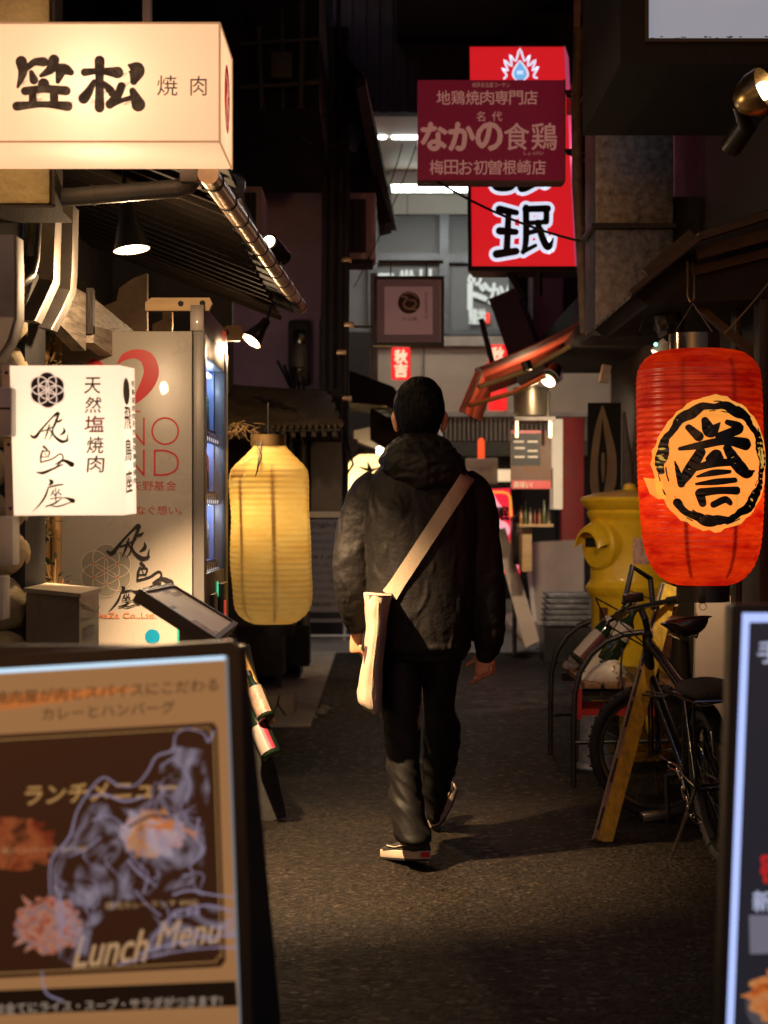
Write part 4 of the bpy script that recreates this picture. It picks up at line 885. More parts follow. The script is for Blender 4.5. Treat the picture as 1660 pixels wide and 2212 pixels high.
b = MB(); pts = [V(604, 1502, 10.74), V(600, 1520, 10.74), V(608, 1532, 10.74), V(622, 1550, 10.74), V(650, 1552, 10.6)]; b.tube(pts, 0.004, 6); b.tube([pts[1], V(590, 1545, 10.74)], 0.003, 6); cb = b.build('loose_cable', M['rope']); tag(cb, 'thin black cable hanging over the concrete step block', 'cable')
rr = random.Random(21); b = MB()
for i in range(26): b.ball((PX(640, 10.8)+rr.random()*0.16, 10.75+rr.random()*0.7, 0.004), 0.012+0.03*rr.random(), 2, (1, 1, 0.3), 0.5, 2)
o = b.build('rubble', M['conc'], smooth=60); tag(o, 'crumbled concrete bits at the foot of the step block', 'rubble', kind='stuff')
# leaning rack with bottles
t = thing('leaning_board', 'yellow edged board leaning behind the left lit menu board', 'board', V(600, 1770, 7.1))
def lean(x0, y0, x1, y1, Z, w, d, th): 
    a, c = V(x0, y0, Z+0.15), V(x1, y1, Z); u = (c-a).normalized(); s_ = Vector((u.z, 0, -u.x)).normalized(); 
    return [a-s_*w/2, a+s_*w/2, c+s_*w/2, c-s_*w/2], Vector((0, th, 0))
b = MB(); b.prism(*lean(505, 1400, 578, 1568, 7.05, 0.062, 0, 0.05)); b.build('yellow_face', mk('yellow_board', (0.50, 0.27, 0.03), 0.5, var=0.3, dirt=0.4), t, smooth=0)
b = MB(); b.prism(*lean(508, 1400, 588, 1772, 7.2, 0.12, 0, 0.03)); b.build('back_board', M['soot'], t, smooth=0)
def bottle(name, base, topp, R, gl, labels, label, cat='bottle', group=None, cap=M['black']):
    base, topp = Vector(base), Vector(topp); d = topp-base; L_ = d.length; d.normalize(); u, w = frame(d); Mx = Matrix((u, w, d)).transposed()
    t = thing(name, label, cat, base, group); b = MB()
    b.lathe(base, [(R*0.85, 0), (R, R*0.15), (R, L_*0.58), (R*0.9, L_*0.64), (R*0.45, L_*0.74), (R*0.34, L_*0.8), (R*0.34, L_*0.93)], 24, Mx); b.build('glass_body', gl, t, smooth=50)
    b = MB(); b.lathe(base, [(R*0.4, L_*0.9), (R*0.42, L_), (R*0.3, L_*1.0)], 16, Mx); b.build('cap', cap, t)
    for (h0, h1, mat, a0, a1) in labels:
        b = MB(); n = 16; r1 = R+0.0012
        def q(a, h): return base+u*(r1*cos(a))+w*(r1*sin(a))+d*(h*L_)
        for i in range(n):
            t0, t1 = a0+(a1-a0)*i/n, a0+(a1-a0)*(i+1)/n; b.face([q(t0, h0), q(t1, h0), q(t1, h1), q(t0, h1)])
        b.build('label', mat, t, smooth=180)
    return t, (u, w, d)
gl = mk('dark_green_glass', (0.010, 0.022, 0.012), 0.08, var=0.2, coat=0.5); crim = mk('crimson_label', (0.28, 0.015, 0.05), 0.5, var=0.05); whl = mk('white_label', (0.34, 0.29, 0.26), 0.5, var=0.1); pkl = mk('pink_label', (0.32, 0.21, 0.16), 0.5, var=0.5, scale=30)
# facing angle: label spans measured round the bottle
def facing(base, topp):
    d = (Vector(topp)-Vector(base)).normalized(); u, w = frame(d); v = Vector((0, -1, 0)); return atan2(v.dot(w), v.dot(u))
pb, ptop = V(590, 1634, 6.98), V(532, 1506, 7.1); fa = facing(pb, ptop)
bt, ax = bottle('sake_bottle', pb, ptop, 0.040, gl, [(0.06, 0.48, whl, fa-1.5, fa+0.1), (0.06, 0.5, crim, fa+0.1, fa+0.75)], 'dark bottle with white and crimson label tied low to the leaning board', group='bottles on the leaning board')
pb, ptop = V(577, 1552, 6.98), V(536, 1452, 7.1); fa = facing(pb, ptop)
bottle('sake_bottle', pb, ptop, 0.034, gl, [(0.05, 0.62, pkl, fa-1.3, fa+1.0)], 'green bottle with pale pink label tied higher on the leaning board', group='bottles on the leaning board')
# ------------------------------------------------------------------ upper left: mauve building, pole, air conditioners, roofs
b = MB(); b.box((PX(505, 12.2), 12.2, 1.92), (PX(703, 12.2), 15.5, 5.2)); o = b.build('mauve_building', M['mauve']); tag(o, 'mauve rendered upper wall beyond the left eave', 'building')
b = MB()
for x in (705, 727): b.box((PX(x, 12.1), 12.1, 1.92), (PX(x+9, 12.1), 12.2, 5.2))
b.build('wall_rib', mk('mauve_dark', (0.085, 0.055, 0.07), 0.8), o)
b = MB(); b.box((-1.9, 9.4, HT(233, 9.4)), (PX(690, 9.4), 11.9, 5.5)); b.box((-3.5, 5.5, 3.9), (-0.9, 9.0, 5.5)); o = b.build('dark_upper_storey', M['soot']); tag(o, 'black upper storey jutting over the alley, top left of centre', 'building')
b = MB()
for (x, r, Z) in ((700, 0.022, 11.2), (716, 0.030, 11.3), (735, 0.036, 11.4), (748, 0.016, 11.2)):
    b.tube([V(x, 1108, Z), V(x-1, 900, Z), V(x+3, 500, Z), V(x, 60, Z)], r, 12)
o = b.build('utility_pole', mk('pole_paint', (0.055, 0.042, 0.042), 0.6, var=0.4), smooth=60); tag(o, 'bundle of dark service pipes rising beside the mauve wall', 'pole')
rr = random.Random(12)
for i, (x, y) in enumerate(((752, 560), (757, 700), (741, 760), (752, 860))):
    b = MB(); b.box(*pbox(x-14, y-5, x+8, y+6, 11.15, 0.05, 0.004)); b.build('pipe_clamp', M['brass'], o)
b = MB()
for i in range(9):
    x = 690+rr.random()*60; y0 = 930+rr.random()*60; b.tube([V(x, y0, 11.1), V(x+rr.uniform(-30, 30), y0+70, 11.0), V(x+rr.uniform(-40, 30), y0+150, 11.05), V(x+rr.uniform(-20, 20), 1110, 11.1)], 0.008, 6)
for i in range(5):
    b.tube([V(600+i*14, 780+i*9, 11.2), V(660, 900+i*18, 11.0), V(720, 940+i*10, 11.1), V(745, 900+i*20, 11.15)], 0.009, 6)
ob = b.build('cable_tangle', M['rope'], smooth=60); tag(ob, 'tangle of dark cables hanging on the service pipes', 'cables')
for i, (x0, lab) in enumerate(((593, 'dark electric meter with round top, left of its twin'), (688, 'x'))):
    pass
for (x0, y0, x1, y1, lab) in ((622, 690, 672, 832, 'dark electric meter box left of its twin on the mauve wall'), (690, 684, 740, 832, 'dark electric meter box right of its twin, by the service pipes')):
    x0 -= 0; t = thing('electric_meter', lab, 'meter', V((x0+x1)/2, y1, 11.9), 'electric meters'); b = MB(); b.box(*pbox(x0, y0, x1, y1, 11.95, 0.12, 0.03)); b.build('case', mk('meter_case', (0.045, 0.035, 0.038), 0.35), t)
    b = MB(); b.box(*pbox(x0+12, y0+22, x1-12, y0+52, 11.93, 0.02, 0.004)).box(*pbox(x0+14, y1-40, x1-14, y1-30, 11.93, 0.02, 0.002)); b.build('meter_window', M['glass'], t)
def aircon(x0, y0, x1, y1, Z, d, lab, slats=22):
    t = thing('air_conditioner', lab, 'air conditioner', V((x0+x1)/2, y1, Z), 'outdoor air conditioner units'); cm = bpy.data.materials.get('aircon_shell') or mk('aircon_shell', (0.80, 0.62, 0.60), 0.5, var=0.1, dirt=0.3)
    b = MB(); b.box(*pbox(x0, y0, x1, y1, Z, d, 0.012)); b.build('casing', cm, t)
    w = x1-x0; b = MB(); b.box(*pbox(x0+w*0.12, y0+14, x1-w*0.30, y1-14, Z-0.004, 0.01)); b.build('grille_back', M['soot'], t)
    b = MB()
    for i in range(slats):
        y = y0+18+(y1-y0-36)*i/(slats-1); b.box(*pbox(x0+w*0.12, y, x1-w*0.30, y+2.2, Z-0.012, 0.01))
    xm = (x0+w*0.12+x1-w*0.30)/2; b.box(*pbox(xm-1.5, y0+14, xm+1.5, y1-14, Z-0.014, 0.01)); b.build('grille', mk('grille_dark', (0.12, 0.09, 0.09), 0.5) if 'grille_dark' not in bpy.data.materials else bpy.data.materials['grille_dark'], t)
    b = MB(); b.box(*pbox(x0-4, y1+3, x1-6, y1+9, Z, d)); b.hexa([V(x0, y1+9, Z+0.02), V(x0+8, y1+9, Z+0.02), V(x0+8, y1+40, Z+0.02), V(x0, y1+40, Z+0.02)]+[p+Vector((0, 0.03, 0)) for p in (V(x0, y1+9, Z+0.02), V(x0+8, y1+9, Z+0.02), V(x0+8, y1+40, Z+0.02), V(x0, y1+40, Z+0.02))]); b.build('wall_bracket', M['dark'], t)
    return t
aircon(742, 416, 812, 560, 12.0, 0.32, 'outdoor air conditioner on a wall bracket under the dark sloping roof')
aircon(524, 402, 566, 560, 9.6, 0.5, 'dim outdoor air conditioner half hidden behind the copper gutter')
t = thing('sloping_roof', 'dark corrugated roof edge sloping over the far left shops', 'roof', V(800, 400, 12))
def roof_strip(p, th=0.03):
    b = MB(); b.hexa(p+[q-Vector((0, 0, th)) for q in p]); return b
b = roof_strip([V(770, 170, 9.6), V(790, 165, 9.6), V(858, 486, 15.0), V(826, 486, 15.0)], 0.05); b.build('eave_edge', M['soot'], t, smooth=0)
b = MB()
for i in range(16):
    f = i/16; a, c = V(788, 165, 9.6).lerp(V(858, 486, 15), f), V(722, 190, 9.8).lerp(V(752, 430, 15), f); b.hexa([a, a+Vector((0, 0.2, 0)), c+Vector((0, 0.2, 0.25)), c+Vector((0, 0, 0.25)), a-Vector((0, 0, 0.02)), a+Vector((0, 0.2, -0.02)), c+Vector((0, 0.2, 0.23)), c+Vector((0, 0, 0.23))])
b.build('corrugated_sheet', mk('roof_sheet', (0.05, 0.05, 0.048), 0.5, 0.4, var=0.4), t, smooth=0)
b = MB(); b.prism([V(x, y, 12.4) for x, y in ((735, 320), (770, 330), (778, 300), (800, 330), (846, 480), (820, 486), (812, 420), (745, 412))], (0, 0.5, 0)); b.build('roof_gable', M['soot'], t, smooth=0)
# dark lean-to beyond the poles
b = MB(); b.prism([V(x, y, 13) for x, y in ((755, 800), (850, 835), (905, 905), (902, 914), (835, 876), (755, 870))], (0, 1.2, 0)); o = b.build('lean_to_roof', M['soot'], smooth=0); tag(o, 'small dark lean-to roof left of the walker’s head', 'roof')
b = MB(); b.prism([V(x, y, 13.6) for x, y in ((800, 880), (880, 925), (905, 960), (865, 990), (800, 950))], (0, 0.06, 0)); o = b.build('brown_board', mk('brown_board', (0.075, 0.045, 0.032), 0.7)); tag(o, 'brown board under the lean-to roof left of the walker', 'board')
b = MB(); b.box(*pbox(752, 948, 773, 973, 12.8, 0.03)); o = b.build('small_notice', mk('notice_grey', (0.30, 0.26, 0.24), 0.6)); tag(o, 'small pale notice under the lean-to roof', 'notice')
b = MB(); b.box((-1.9, 17.5, 0), (PX(800, 17.5), 18.2, 3.0)); o = b.build('far_shop', M['darkwall']); tag(o, 'dark far shopfront on the left, behind the menu easel', 'building')
b = MB(); b.box((-1.9, 13.2, 0), (PX(650, 13.3), 13.7, 1.9)); o = b.build('side_shop', M['darkwall']); tag(o, 'dark shop block between the yellow lantern and the menu easel', 'building')
b = MB(); b.box(*pbox(800, 590, 816, 900, 14.9, 0.1)); o = b.build('pale_post', mk('pale_post', (0.30, 0.26, 0.21), 0.7)); tag(o, 'pale wall corner left of the square patterned sign', 'post')
b = MB(); b.prism([V(x, y, 14.4) for x, y in ((765, 930), (800, 922), (900, 985), (900, 1005), (765, 950))], (0, 0.5, 0)); o = b.build('shop_canopy', M['paper'], smooth=0); tag(o, 'pale lit canopy over the white lantern at left', 'canopy')
t = thing('paper_lantern', 'round white glowing lantern with black star mark, far left behind the walker', 'lantern', V(800, 1130, 14.0))
wl = shell('white_paper', (0.75, 0.66, 0.5), 0.30, (0.95, 0.72, 0.42))
pt2, sf2 = lantern(t, [(982, 22), (986, 30), (1000, 46), (1022, 54), (1060, 56), (1100, 50), (1120, 34), (1128, 22)], lambda y: 800, 14.0, wl, 14, 0.003, 36)
k = Ink(sf2, 0.004); k.stroke([(795, 1000, 3), (800, 1016, 9), (804, 1036, 2)]); k.stroke([(778, 1010, 3), (800, 1017, 8), (818, 1012, 3)]); k.build('star_mark', M['ink'], t)
b = MB(); b.lathe(V(790, 982, 14.0), [(0.085, 0), (0.085, 0.05), (0.08, 0.05), (0.08, 0)], 20); b.build('collar', M['black'], t)
lamp('lantern_light', 'POINT', V(795, 1075, 14.0), 14, (1, 0.75, 0.42), t, 0.06)
b = MB(); b.ball(V(823, 978, 14.2), 0.055, 3); o = b.build('light_bulb', emit('bare_bulb', (1, 0.85, 0.6), 5)); tag(o, 'bright bare bulb beside the white lantern', 'bulb')
# menu easel on the left
t = thing('menu_easel', 'grey standing menu easel with rows of writing, between lantern and walker', 'menu board', V(708, 1385, 17.0))
b = MB(); b.box(*pbox(660, 1122, 752, 1344, 17.0, 0.04)); b.build('panel', mk('easel_grey', (0.26, 0.24, 0.235), 0.5, var=0.06), t)
b = MB()
for x in (660, 746): b.tube([V(x, 1344, 17.0), V(x+(2 if x < 700 else -2), 1384, 17.0)], 0.014, 8)
b.tube([V(662, 1374, 16.95), V(770, 1374, 16.95)], 0.012, 8); b.build('leg', M['whitep'], t)
k = Ink(fplane(660, 1122, 752, 1344, 17.0), 0.004); k.text('カフェ&バー メニュー', 672, 1127, 750, 1141, 0.02); k.text('本日のランチ', 672, 1148, 735, 1156)
for i, s_ in enumerate(('カルパッチョ・サラダ', 'アクアパッツァ', '¥1,000', 'グリーンカレーライス', 'ハンバーグとパスタ', 'トマトソース煮込み', 'カツレツスタンダード', 'ランチタイムメニュー', '季節の野菜サラダ')): k.text(s_, 674, 1165+i*17, 750-(i*7 % 12), 1174+i*17, 0.01)
k.rect(664, 1322, 752, 1336); k.build('menu_lettering', M['ink'], t)
# ------------------------------------------------------------------ square patterned sign
t = thing('hanging_sign', 'square mauve sign with scale border and round crest in a black frame', 'sign', V(884, 598, 11.5)); ZS = 11.5
b = MB(); b.box(*pbox(812, 600, 956, 743, ZS, 0.06)); b.build('panel', emit('mauve_sign', (0.105, 0.050, 0.050), 0.7, (0.5, 0.33, 0.34)), t)  # weak glow added to the panel in place of light falling on it
b = MB()
for x0, y0, x1, y1 in ((808, 596, 960, 603), (808, 739, 960, 746), (808, 603, 815, 739), (953, 603, 960, 739)): b.box(*pbox(x0, y0, x1, y1, ZS-0.02, 0.1))
b.box(*pbox(740, 703, 808, 708, ZS+0.02, 0.03)); b.box(*pbox(818, 562, 958, 568, ZS+0.02, 0.03)); b.box(*pbox(843, 568, 846, 597, ZS+0.02, 0.03)); b.box(*pbox(920, 568, 923, 597, ZS+0.02, 0.03)); b.build('frame', M['black'], t)
pl = fplane(815, 603, 953, 739, ZS); k = Ink(pl, 0.002)
for r in range(17):
    for c in range(17):
        x = 819+c*8.0; y = 607+r*8.0
        if 834 < x < 934 and 621 < y < 722: continue
        k.ring(x, y, 3.6, 3.6, 1.6, n=12); k.ring(x, y, 1.3, 1.3, 1.0, n=8)
k.build('scale_border', mk('sign_brown', (0.14, 0.065, 0.065), 0.6), t)
k = Ink(pl, 0.002); k.disc(884, 654, 24, 24, 36); k.build('crest', mk('crest_brown', (0.07, 0.015, 0.012), 0.6), t)
k = Ink(pl, 0.004); k.stroke([(868, 640, 3), (880, 644, 5), (872, 656, 4), (880, 666, 5), (900, 668, 4)]); k.stroke([(884, 648, 3), (897, 650, 4), (898, 660, 4), (890, 664, 2)]); k.stroke([(874, 634, 2), (890, 634, 4), (902, 644, 2)]); k.build('crest_mark', mk('crest_pale', (0.6, 0.38, 0.34), 0.6), t)
k = Ink(pl, 0.002); k.text('大王殿', 868, 685, 902, 693); k.column('肉料理専門店', 918, 632, 924, 690); k.build('lettering', bpy.data.materials['sign_brown'], t)
# ------------------------------------------------------------------ maroon sign and tall red sign
t = thing('hanging_sign', 'maroon signboard with cream Japanese lettering hung in front of the tall red sign', 'sign', V(1060, 395, 9.3)); ZS = 9.3
b = MB(); b.box(*pbox(903, 173, 1219, 389, ZS, 0.13)); b.build('panel', emit('maroon_panel', (0.100, 0.0015, 0.011), 0.75, (0.12, 0.003, 0.012)), t)  # faint emission added to brighten the panel
b = MB(); b.box((PX(1219, ZS), ZS-0.004, HT(391, ZS)), (PX(1222, ZS), ZS+0.13, HT(171, ZS))).box((PX(902, ZS), ZS-0.003, HT(394, ZS)), (PX(1219, ZS), ZS+0.13, HT(390, ZS))); b.build('edge_trim', mk('trim_ochre', (0.22, 0.14, 0.09), 0.5), t)
pl = fplane(903, 173, 1219, 389, ZS); crm = emit('cream_lettering', (0.30, 0.125, 0.10), 0.75, (0.4, 0.2, 0.16))  # lettering gets the same added glow
k = Ink(pl, 0.002); k.text('純系名古屋コーチン', 1021, 178, 1102, 189, 0.0)
for i, ch in enumerate('地鶏焼肉専門店'): k.text(ch, 944+i*31.4, 196, 944+i*31.4+29, 226, 0.012)
k.text('名', 1030, 241, 1048, 262, 0.01); k.text('代', 1063, 241, 1085, 262, 0.01)
for i, ch in enumerate('なかの食鶏'): k.text(ch, 911+i*59.5, 266, 911+i*59.5+54, 324, 0.05 if i < 3 else 0.012)
k.text('しょっけい', 1132, 327, 1175, 335, 0.01)
for i, ch in enumerate('梅田お初曽根崎店'): k.text(ch, 929+i*31.6, 346, 929+i*31.6+29, 377, 0.012)
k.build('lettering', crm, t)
b = MB()
for y in (198, 325): b.box((PX(1222, 9.35), 9.35, HT(y+4, 9.35)), (PX(1290, 9.35), 9.38, HT(y-4, 9.35)))
b.tube([V(1224, 205, 9.36), V(1285, 235, 9.36)], 0.01, 6); b.tube([V(1224, 330, 9.36), V(1285, 350, 9.36)], 0.01, 6)
b.build('wall_bracket', M['black'], t)
t = thing('hanging_sign', 'tall glowing red sign with flame crest and outlined black characters', 'sign', V(1120, 580, 11.0)); ZS = 11.0
red = emit('sign_red', (0.70, 0.012, 0.018), 0.85); 
b = MB(); b.hexa([V(1013, 99, ZS), V(1219, 99, ZS), V(1243, 576, ZS), V(1018, 576, ZS)]+[V(x, y, ZS)+Vector((0.0, 0.012, 0)) for x, y in ((1013, 99), (1219, 99), (1243, 576), (1018, 576))]); b.build('front_panel', red, t, smooth=0)
b = MB(); b.hexa([V(x, y, ZS)+Vector((0.0, 0.014, 0)) for x, y in ((1013, 99), (1219, 99), (1243, 576), (1018, 576))]+[V(x, y, ZS)+Vector((0.05, 0.3, 0)) for x, y in ((1013, 99), (1219, 99), (1243, 576), (1018, 576))]); b.build('light_box', M['black'], t, smooth=0)
b = MB()
for p, q in (((1011, 97), (1016, 578)), ((1011, 97), (1220, 97)), ((1014, 579), (1246, 579))):
    a, c = V(*p, ZS-0.01), V(*q, ZS-0.01); b.tube([a, c], 0.012, 8)
b.hexa([V(1011, 576, ZS-0.01), V(1247, 576, ZS-0.01), V(1247, 586, ZS-0.01), V(1011, 586, ZS-0.01)]+[V(x, y, ZS)+Vector((0.05, 0.3, 0)) for x, y in ((1011, 576), (1247, 576), (1247, 586), (1011, 586))]); b.build('frame', M['black'], t)
b = MB(); b.slab(V(1220, 97, ZS), V(1222, 97, ZS)+Vector((0.05, 0.3, 0)), V(1246, 576, ZS)+Vector((0.05, 0.3, 0)), V(1244, 576, ZS), 0.01); b.build('side_panel', emit('sign_pink', (0.75, 0.12, 0.28), 0.4), t, smooth=0)
pl = fplane(1010, 97, 1245, 580, ZS); f7 = lambda x, y, w: ((950+x*0.3012)/1.085, (50+y*0.3012)/1.085, w*0.3012/1.085)
wh = emit('sign_white', (0.75, 0.80, 1.0), 0.95)
HID = [[(700, 1160, 40), (700, 1290, 46), (830, 1290, 46), (850, 1180, 40)], [(900, 1180, 40), (900, 1310, 44), (1010, 1270, 40)], [(1050, 1200, 30), (1080, 1270, 40), (1120, 1255, 20)]]
k = Ink(pl, 0.002); k.strokes(MIN, f7, add=15); k.strokes(HID, f7, add=14); k.build('lettering_outline', wh, t)
k = Ink(pl, 0.006); k.strokes(MIN, f7); k.strokes(HID, f7); k.build('lettering', M['ink'], t)
k = Ink(pl, 0.002); zz = [(770, 445), (790, 420), (755, 365), (800, 385), (770, 300), (830, 350), (815, 260), (860, 310), (893, 215), (930, 310), (970, 262), (955, 350), (1015, 300), (990, 385), (1038, 352), (1000, 425), (1025, 440)]
k.stroke([f7(x, y, 17) for x, y in zz], 3); k.build('flame_crest', wh, t)
k = Ink(pl, 0.003); k.stroke([f7(893, 310, 16), f7(850, 370, 16), f7(840, 420, 16), f7(865, 452, 16)]); k.stroke([f7(893, 310, 16), f7(940, 370, 16), f7(955, 420, 16), f7(925, 452, 16)]); k.build('drop_outline', wh, t)
k = Ink(pl, 0.004); k.poly([f7(x, y, 0)[:2] for x, y in ((893, 315), (925, 360), (945, 405), (940, 435), (920, 455), (865, 455), (848, 430), (846, 400), (865, 360))]); k.build('blue_drop', emit('drop_blue', (0.22, 0.55, 0.95), 0.8), t)
k = Ink(pl, 0.006); k.text('酔眠', *f7(872, 385, 0)[:2], *f7(918, 415, 0)[:2], 0.02); k.build('drop_lettering', wh, t)
b = MB(); b.tube([V(1100, 586, 11.1), V(1132, 640, 11.15)], 0.025, 8); b.tube([V(1165, 586, 11.1), V(1165, 640, 11.1)], 0.02, 8); b.build('hanger', M['black'], t)
lamp('tube_light', 'POINT', V(1240, 330, 11.2)+Vector((0.16, 0, 0)), 6, (1, 0.25, 0.4), t, 0.05)
# sagging cable across
def sag(p, q, s_, n=14): return [Vector(p).lerp(Vector(q), i/n)-Vector((0, 0, s_*4*(i/n)*(1-i/n))) for i in range(n+1)]
b = MB(); b.tube(sag(V(945, 392, 9.25), V(1285, 528, 8.6), 0.04), 0.007, 6); o = b.build('service_cable', M['rope']); tag(o, 'black cable running from the maroon sign down across the tall red sign', 'cable')
for (p, q, lab) in (((905, 300, 12), (765, 620, 12), 'thin wire slanting down left of the maroon sign'), ((560, 330, 9.2), (720, 225, 9.2), 'thin wire in front of the mauve wall'), ((870, 310, 12), (820, 440, 12), 'short thin wire crossing the lit ceiling at the far end')):
    b = MB(); b.tube(sag(V(*p), V(*q), 0.05), 0.004, 5); o = b.build('overhead_wire', M['rope']); tag(o, lab, 'wire')
# ------------------------------------------------------------------ small red lit signs
for (x0, y0, x1, y1, Z, chs, lab) in ((846, 750, 887, 819, 15.8, '秋吉', 'small glowing red sign with two pale characters above the walker’s head'), (1056, 744, 1096, 886, 15.8, '秋吉', 'small glowing red sign half behind the red awning')):
    t = thing('lit_sign', lab, 'sign', V((x0+x1)/2, y1, Z)); b = MB(); b.box(*pbox(x0, y0, x1, y1, Z, 0.12, 0.02)); b.build('light_box', emit('small_red', (0.85, 0.02, 0.02), 1.1), t)
    k = Ink(fplane(x0, y0, x1, y1, Z), 0.004); k.column(chs, x0+7, y0+6, x1-7, y0+66, 0.05, 0.05); k.build('lettering', emit('small_red_letter', (1.0, 0.55, 0.35), 1.3), t)
# conduits on the black upper storey
for i, (p, q, r) in enumerate((((520, 190, 9.35), (690, 178, 9.35), 0.016), ((560, 60, 9.35), (566, 232, 9.35), 0.02), ((610, 20, 9.35), (612, 232, 9.35), 0.012), ((655, -20, 9.35), (650, 232, 9.35), 0.024), ((520, 96, 9.33), (688, 84, 9.33), 0.010))):
    b = MB(); b.tube([V(*p), V(*q)], r, 10); o = b.build('conduit_pipe', M['pvc'], smooth=60); tag(o, 'grey conduit on the black upper storey, '+('lower of the two level ones', 'leftmost upright one', 'thin middle upright one', 'thick right upright one', 'upper of the two level ones')[i], 'pipe')
b = MB(); b.box(*pbox(585, 110, 632, 168, 9.28, 0.1, 0.01)); o = b.build('junction_box', mk('junction_grey', (0.10, 0.085, 0.085), 0.5, dirt=0.4)); tag(o, 'grey junction box among conduits on the black upper storey', 'box')
b = MB(); b.tube(sag(V(520, 20, 9.2), V(760, 250, 11.0), 0.12), 0.008, 6); b.tube(sag(V(540, 120, 9.2), V(745, 300, 11.0), 0.2), 0.006, 6); o = b.build('hanging_cables', M['rope']); tag(o, 'pair of sagging cables across the black upper storey', 'cables')
# ------------------------------------------------------------------ far end building
t = thing('station_building', 'pale building closing the alley with lit ceiling, windows and ribbed fence', 'building', (1, 18.4, 0)); ZF = 18.4
b = MB(); b.box((-5, 14.45, HT(246, 14.5)), (7, 14.6, 9)); fm = mk('fascia_dark', (0.05, 0.044, 0.042), 0.7, var=0.3)
for i in range(40): b.box((-1.4+i*0.11, 14.42, HT(246, 14.5)), (-1.36+i*0.11, 14.45, 6.2))
b.build('roof_fascia', fm, t)
b = MB(); b.box((-5, 14.6, 4.50), (7, 18.45, 4.62)); b.build('ceiling', mk('ceiling_cream', (0.60, 0.46, 0.28), 0.6, var=0.05), t)
b = MB(); b.box((-5, 18.45, 3.0), (7, 18.8, 4.5)).box((-5, 18.45, 0), (7, 18.8, 1.0)); b.build('wall', mk('grey_cladding', (0.16, 0.165, 0.172), 0.6, var=0.08), t)
b = MB(); 
for i in range(10): b.box((-1.63+i*0.625, 18.38, HT(463, 18.4)), (-1.015+i*0.625, 18.44, HT(418, 18.4)))
b.build('white_panels', mk('panel_white', (0.62, 0.58, 0.50), 0.5, var=0.03), t)
b = MB(); b.box((-5, 18.50, 1.0), (7, 18.6, 3.0)); b.build('window_backing', mk('window_dark', (0.03, 0.032, 0.036), 0.4), t)
b = MB()
for x in (796, 950, 1110, 1270): b.box((PX(x, ZF), 18.36, HT(722, ZF)), (PX(x+20, ZF), 18.46, HT(463, ZF)))
b.box((-5, 18.37, HT(568, ZF)), (7, 18.45, HT(548, ZF))).box((-5, 18.37, HT(724, ZF)), (7, 18.45, HT(712, ZF))); b.build('window_frame', mk('frame_grey', (0.13, 0.14, 0.155), 0.4, 0.3), t)
b = MB(); b.box((PX(975, ZF), 18.47, HT(710, ZF)), (PX(1108, ZF), 18.49, HT(600, ZF))); b.build('lit_interior', photo('warm_room', [(0.02, 0.018, 0.016), (0.16, 0.11, 0.06), (0.24, 0.17, 0.09), (0.05, 0.04, 0.035)], 1.6, 0.6, 4, (1, 1, 0.4)), t)
k = Ink(fplane(800, 560, 1100, 720, 18.40), 0.002)
for ch, x, y, s_ in (('司', 818, 592, 32), ('世', 862, 584, 34), ('リ', 908, 582, 24), ('ド', 1012, 612, 44), ('か', 1056, 612, 34), ('ん', 1090, 606, 30), ('め', 1012, 580, 28)): k.text(ch, x, y, x+s_, y+s_*1.3, 0.05)
k.text('鰻丼', 1014, 668, 1050, 700, 0.06); k.build('window_lettering', emit('window_letter', (0.75, 0.82, 0.8), 0.3), t)
k = Ink(fplane(800, 560, 1100, 720, 18.40), 0.003); k.rect(1050, 676, 1058, 698); k.build('red_mark', emit('red_mark', (0.9, 0.05, 0.03), 1.0), t)
fen = mk('fence_beige', (0.60, 0.47, 0.36), 0.6, var=0.06)
b = MB()
for i in range(150):
    x = -1.4+i*0.03; b.box((x, 17.9, HT(890, 17.9)), (x+0.016, 17.93, HT(742, 17.9)))
b.box((-1.4, 17.93, HT(892, 17.9)), (3.2, 17.96, HT(740, 17.9))); b.build('ribbed_fence', fen, t)
b = MB(); b.box((-1.4, 17.86, HT(748, 17.9)), (3.2, 17.92, HT(727, 17.9))).box((-1.4, 17.88, HT(900, 17.9)), (3.2, 17.94, HT(890, 17.9))); b.build('fence_rail', mk('rail_beige', (0.34, 0.28, 0.23), 0.5), t)
b = MB()
for x in (915, 1090): b.box((PX(x, 17.88), 17.87, HT(890, 17.9)), (PX(x+2, 17.88), 17.9, HT(745, 17.9)))
b.build('panel_joint', M['dark'], t)
b = MB()
for i in range(70): b.box((-0.2+i*0.045, 17.9, HT(952, 17.9)), (-0.178+i*0.045, 17.94, HT(900, 17.9)))
b.build('louvre', mk('louvre_beige', (0.24, 0.18, 0.13), 0.6), t)
b = MB(); b.box((-1.4, 17.96, HT(955, 17.9)), (3.2, 18.0, HT(895, 17.9))).box((-1.4, 17.9, HT(985, 17.9)), (3.2, 18.0, HT(955, 17.9))); b.build('dark_backing', mk('band_olive', (0.07, 0.058, 0.04), 0.7), t)
b = MB(); b.box((-5, 18.36, 0), (7, 18.44, HT(985, ZF))); b.build('shop_front', M['soot'], t)
b = MB(); b.box(*pbox(985, 1014, 1112, 1040, 18.3, 0.04)); b.build('lit_strip', emit('strip_warm', (1.0, 0.72, 0.42), 0.9), t)
b = MB(); b.box((-5, 18.3, 0), (7, 18.35, 0.35)); b.build('base_wall', M['conc'], t)
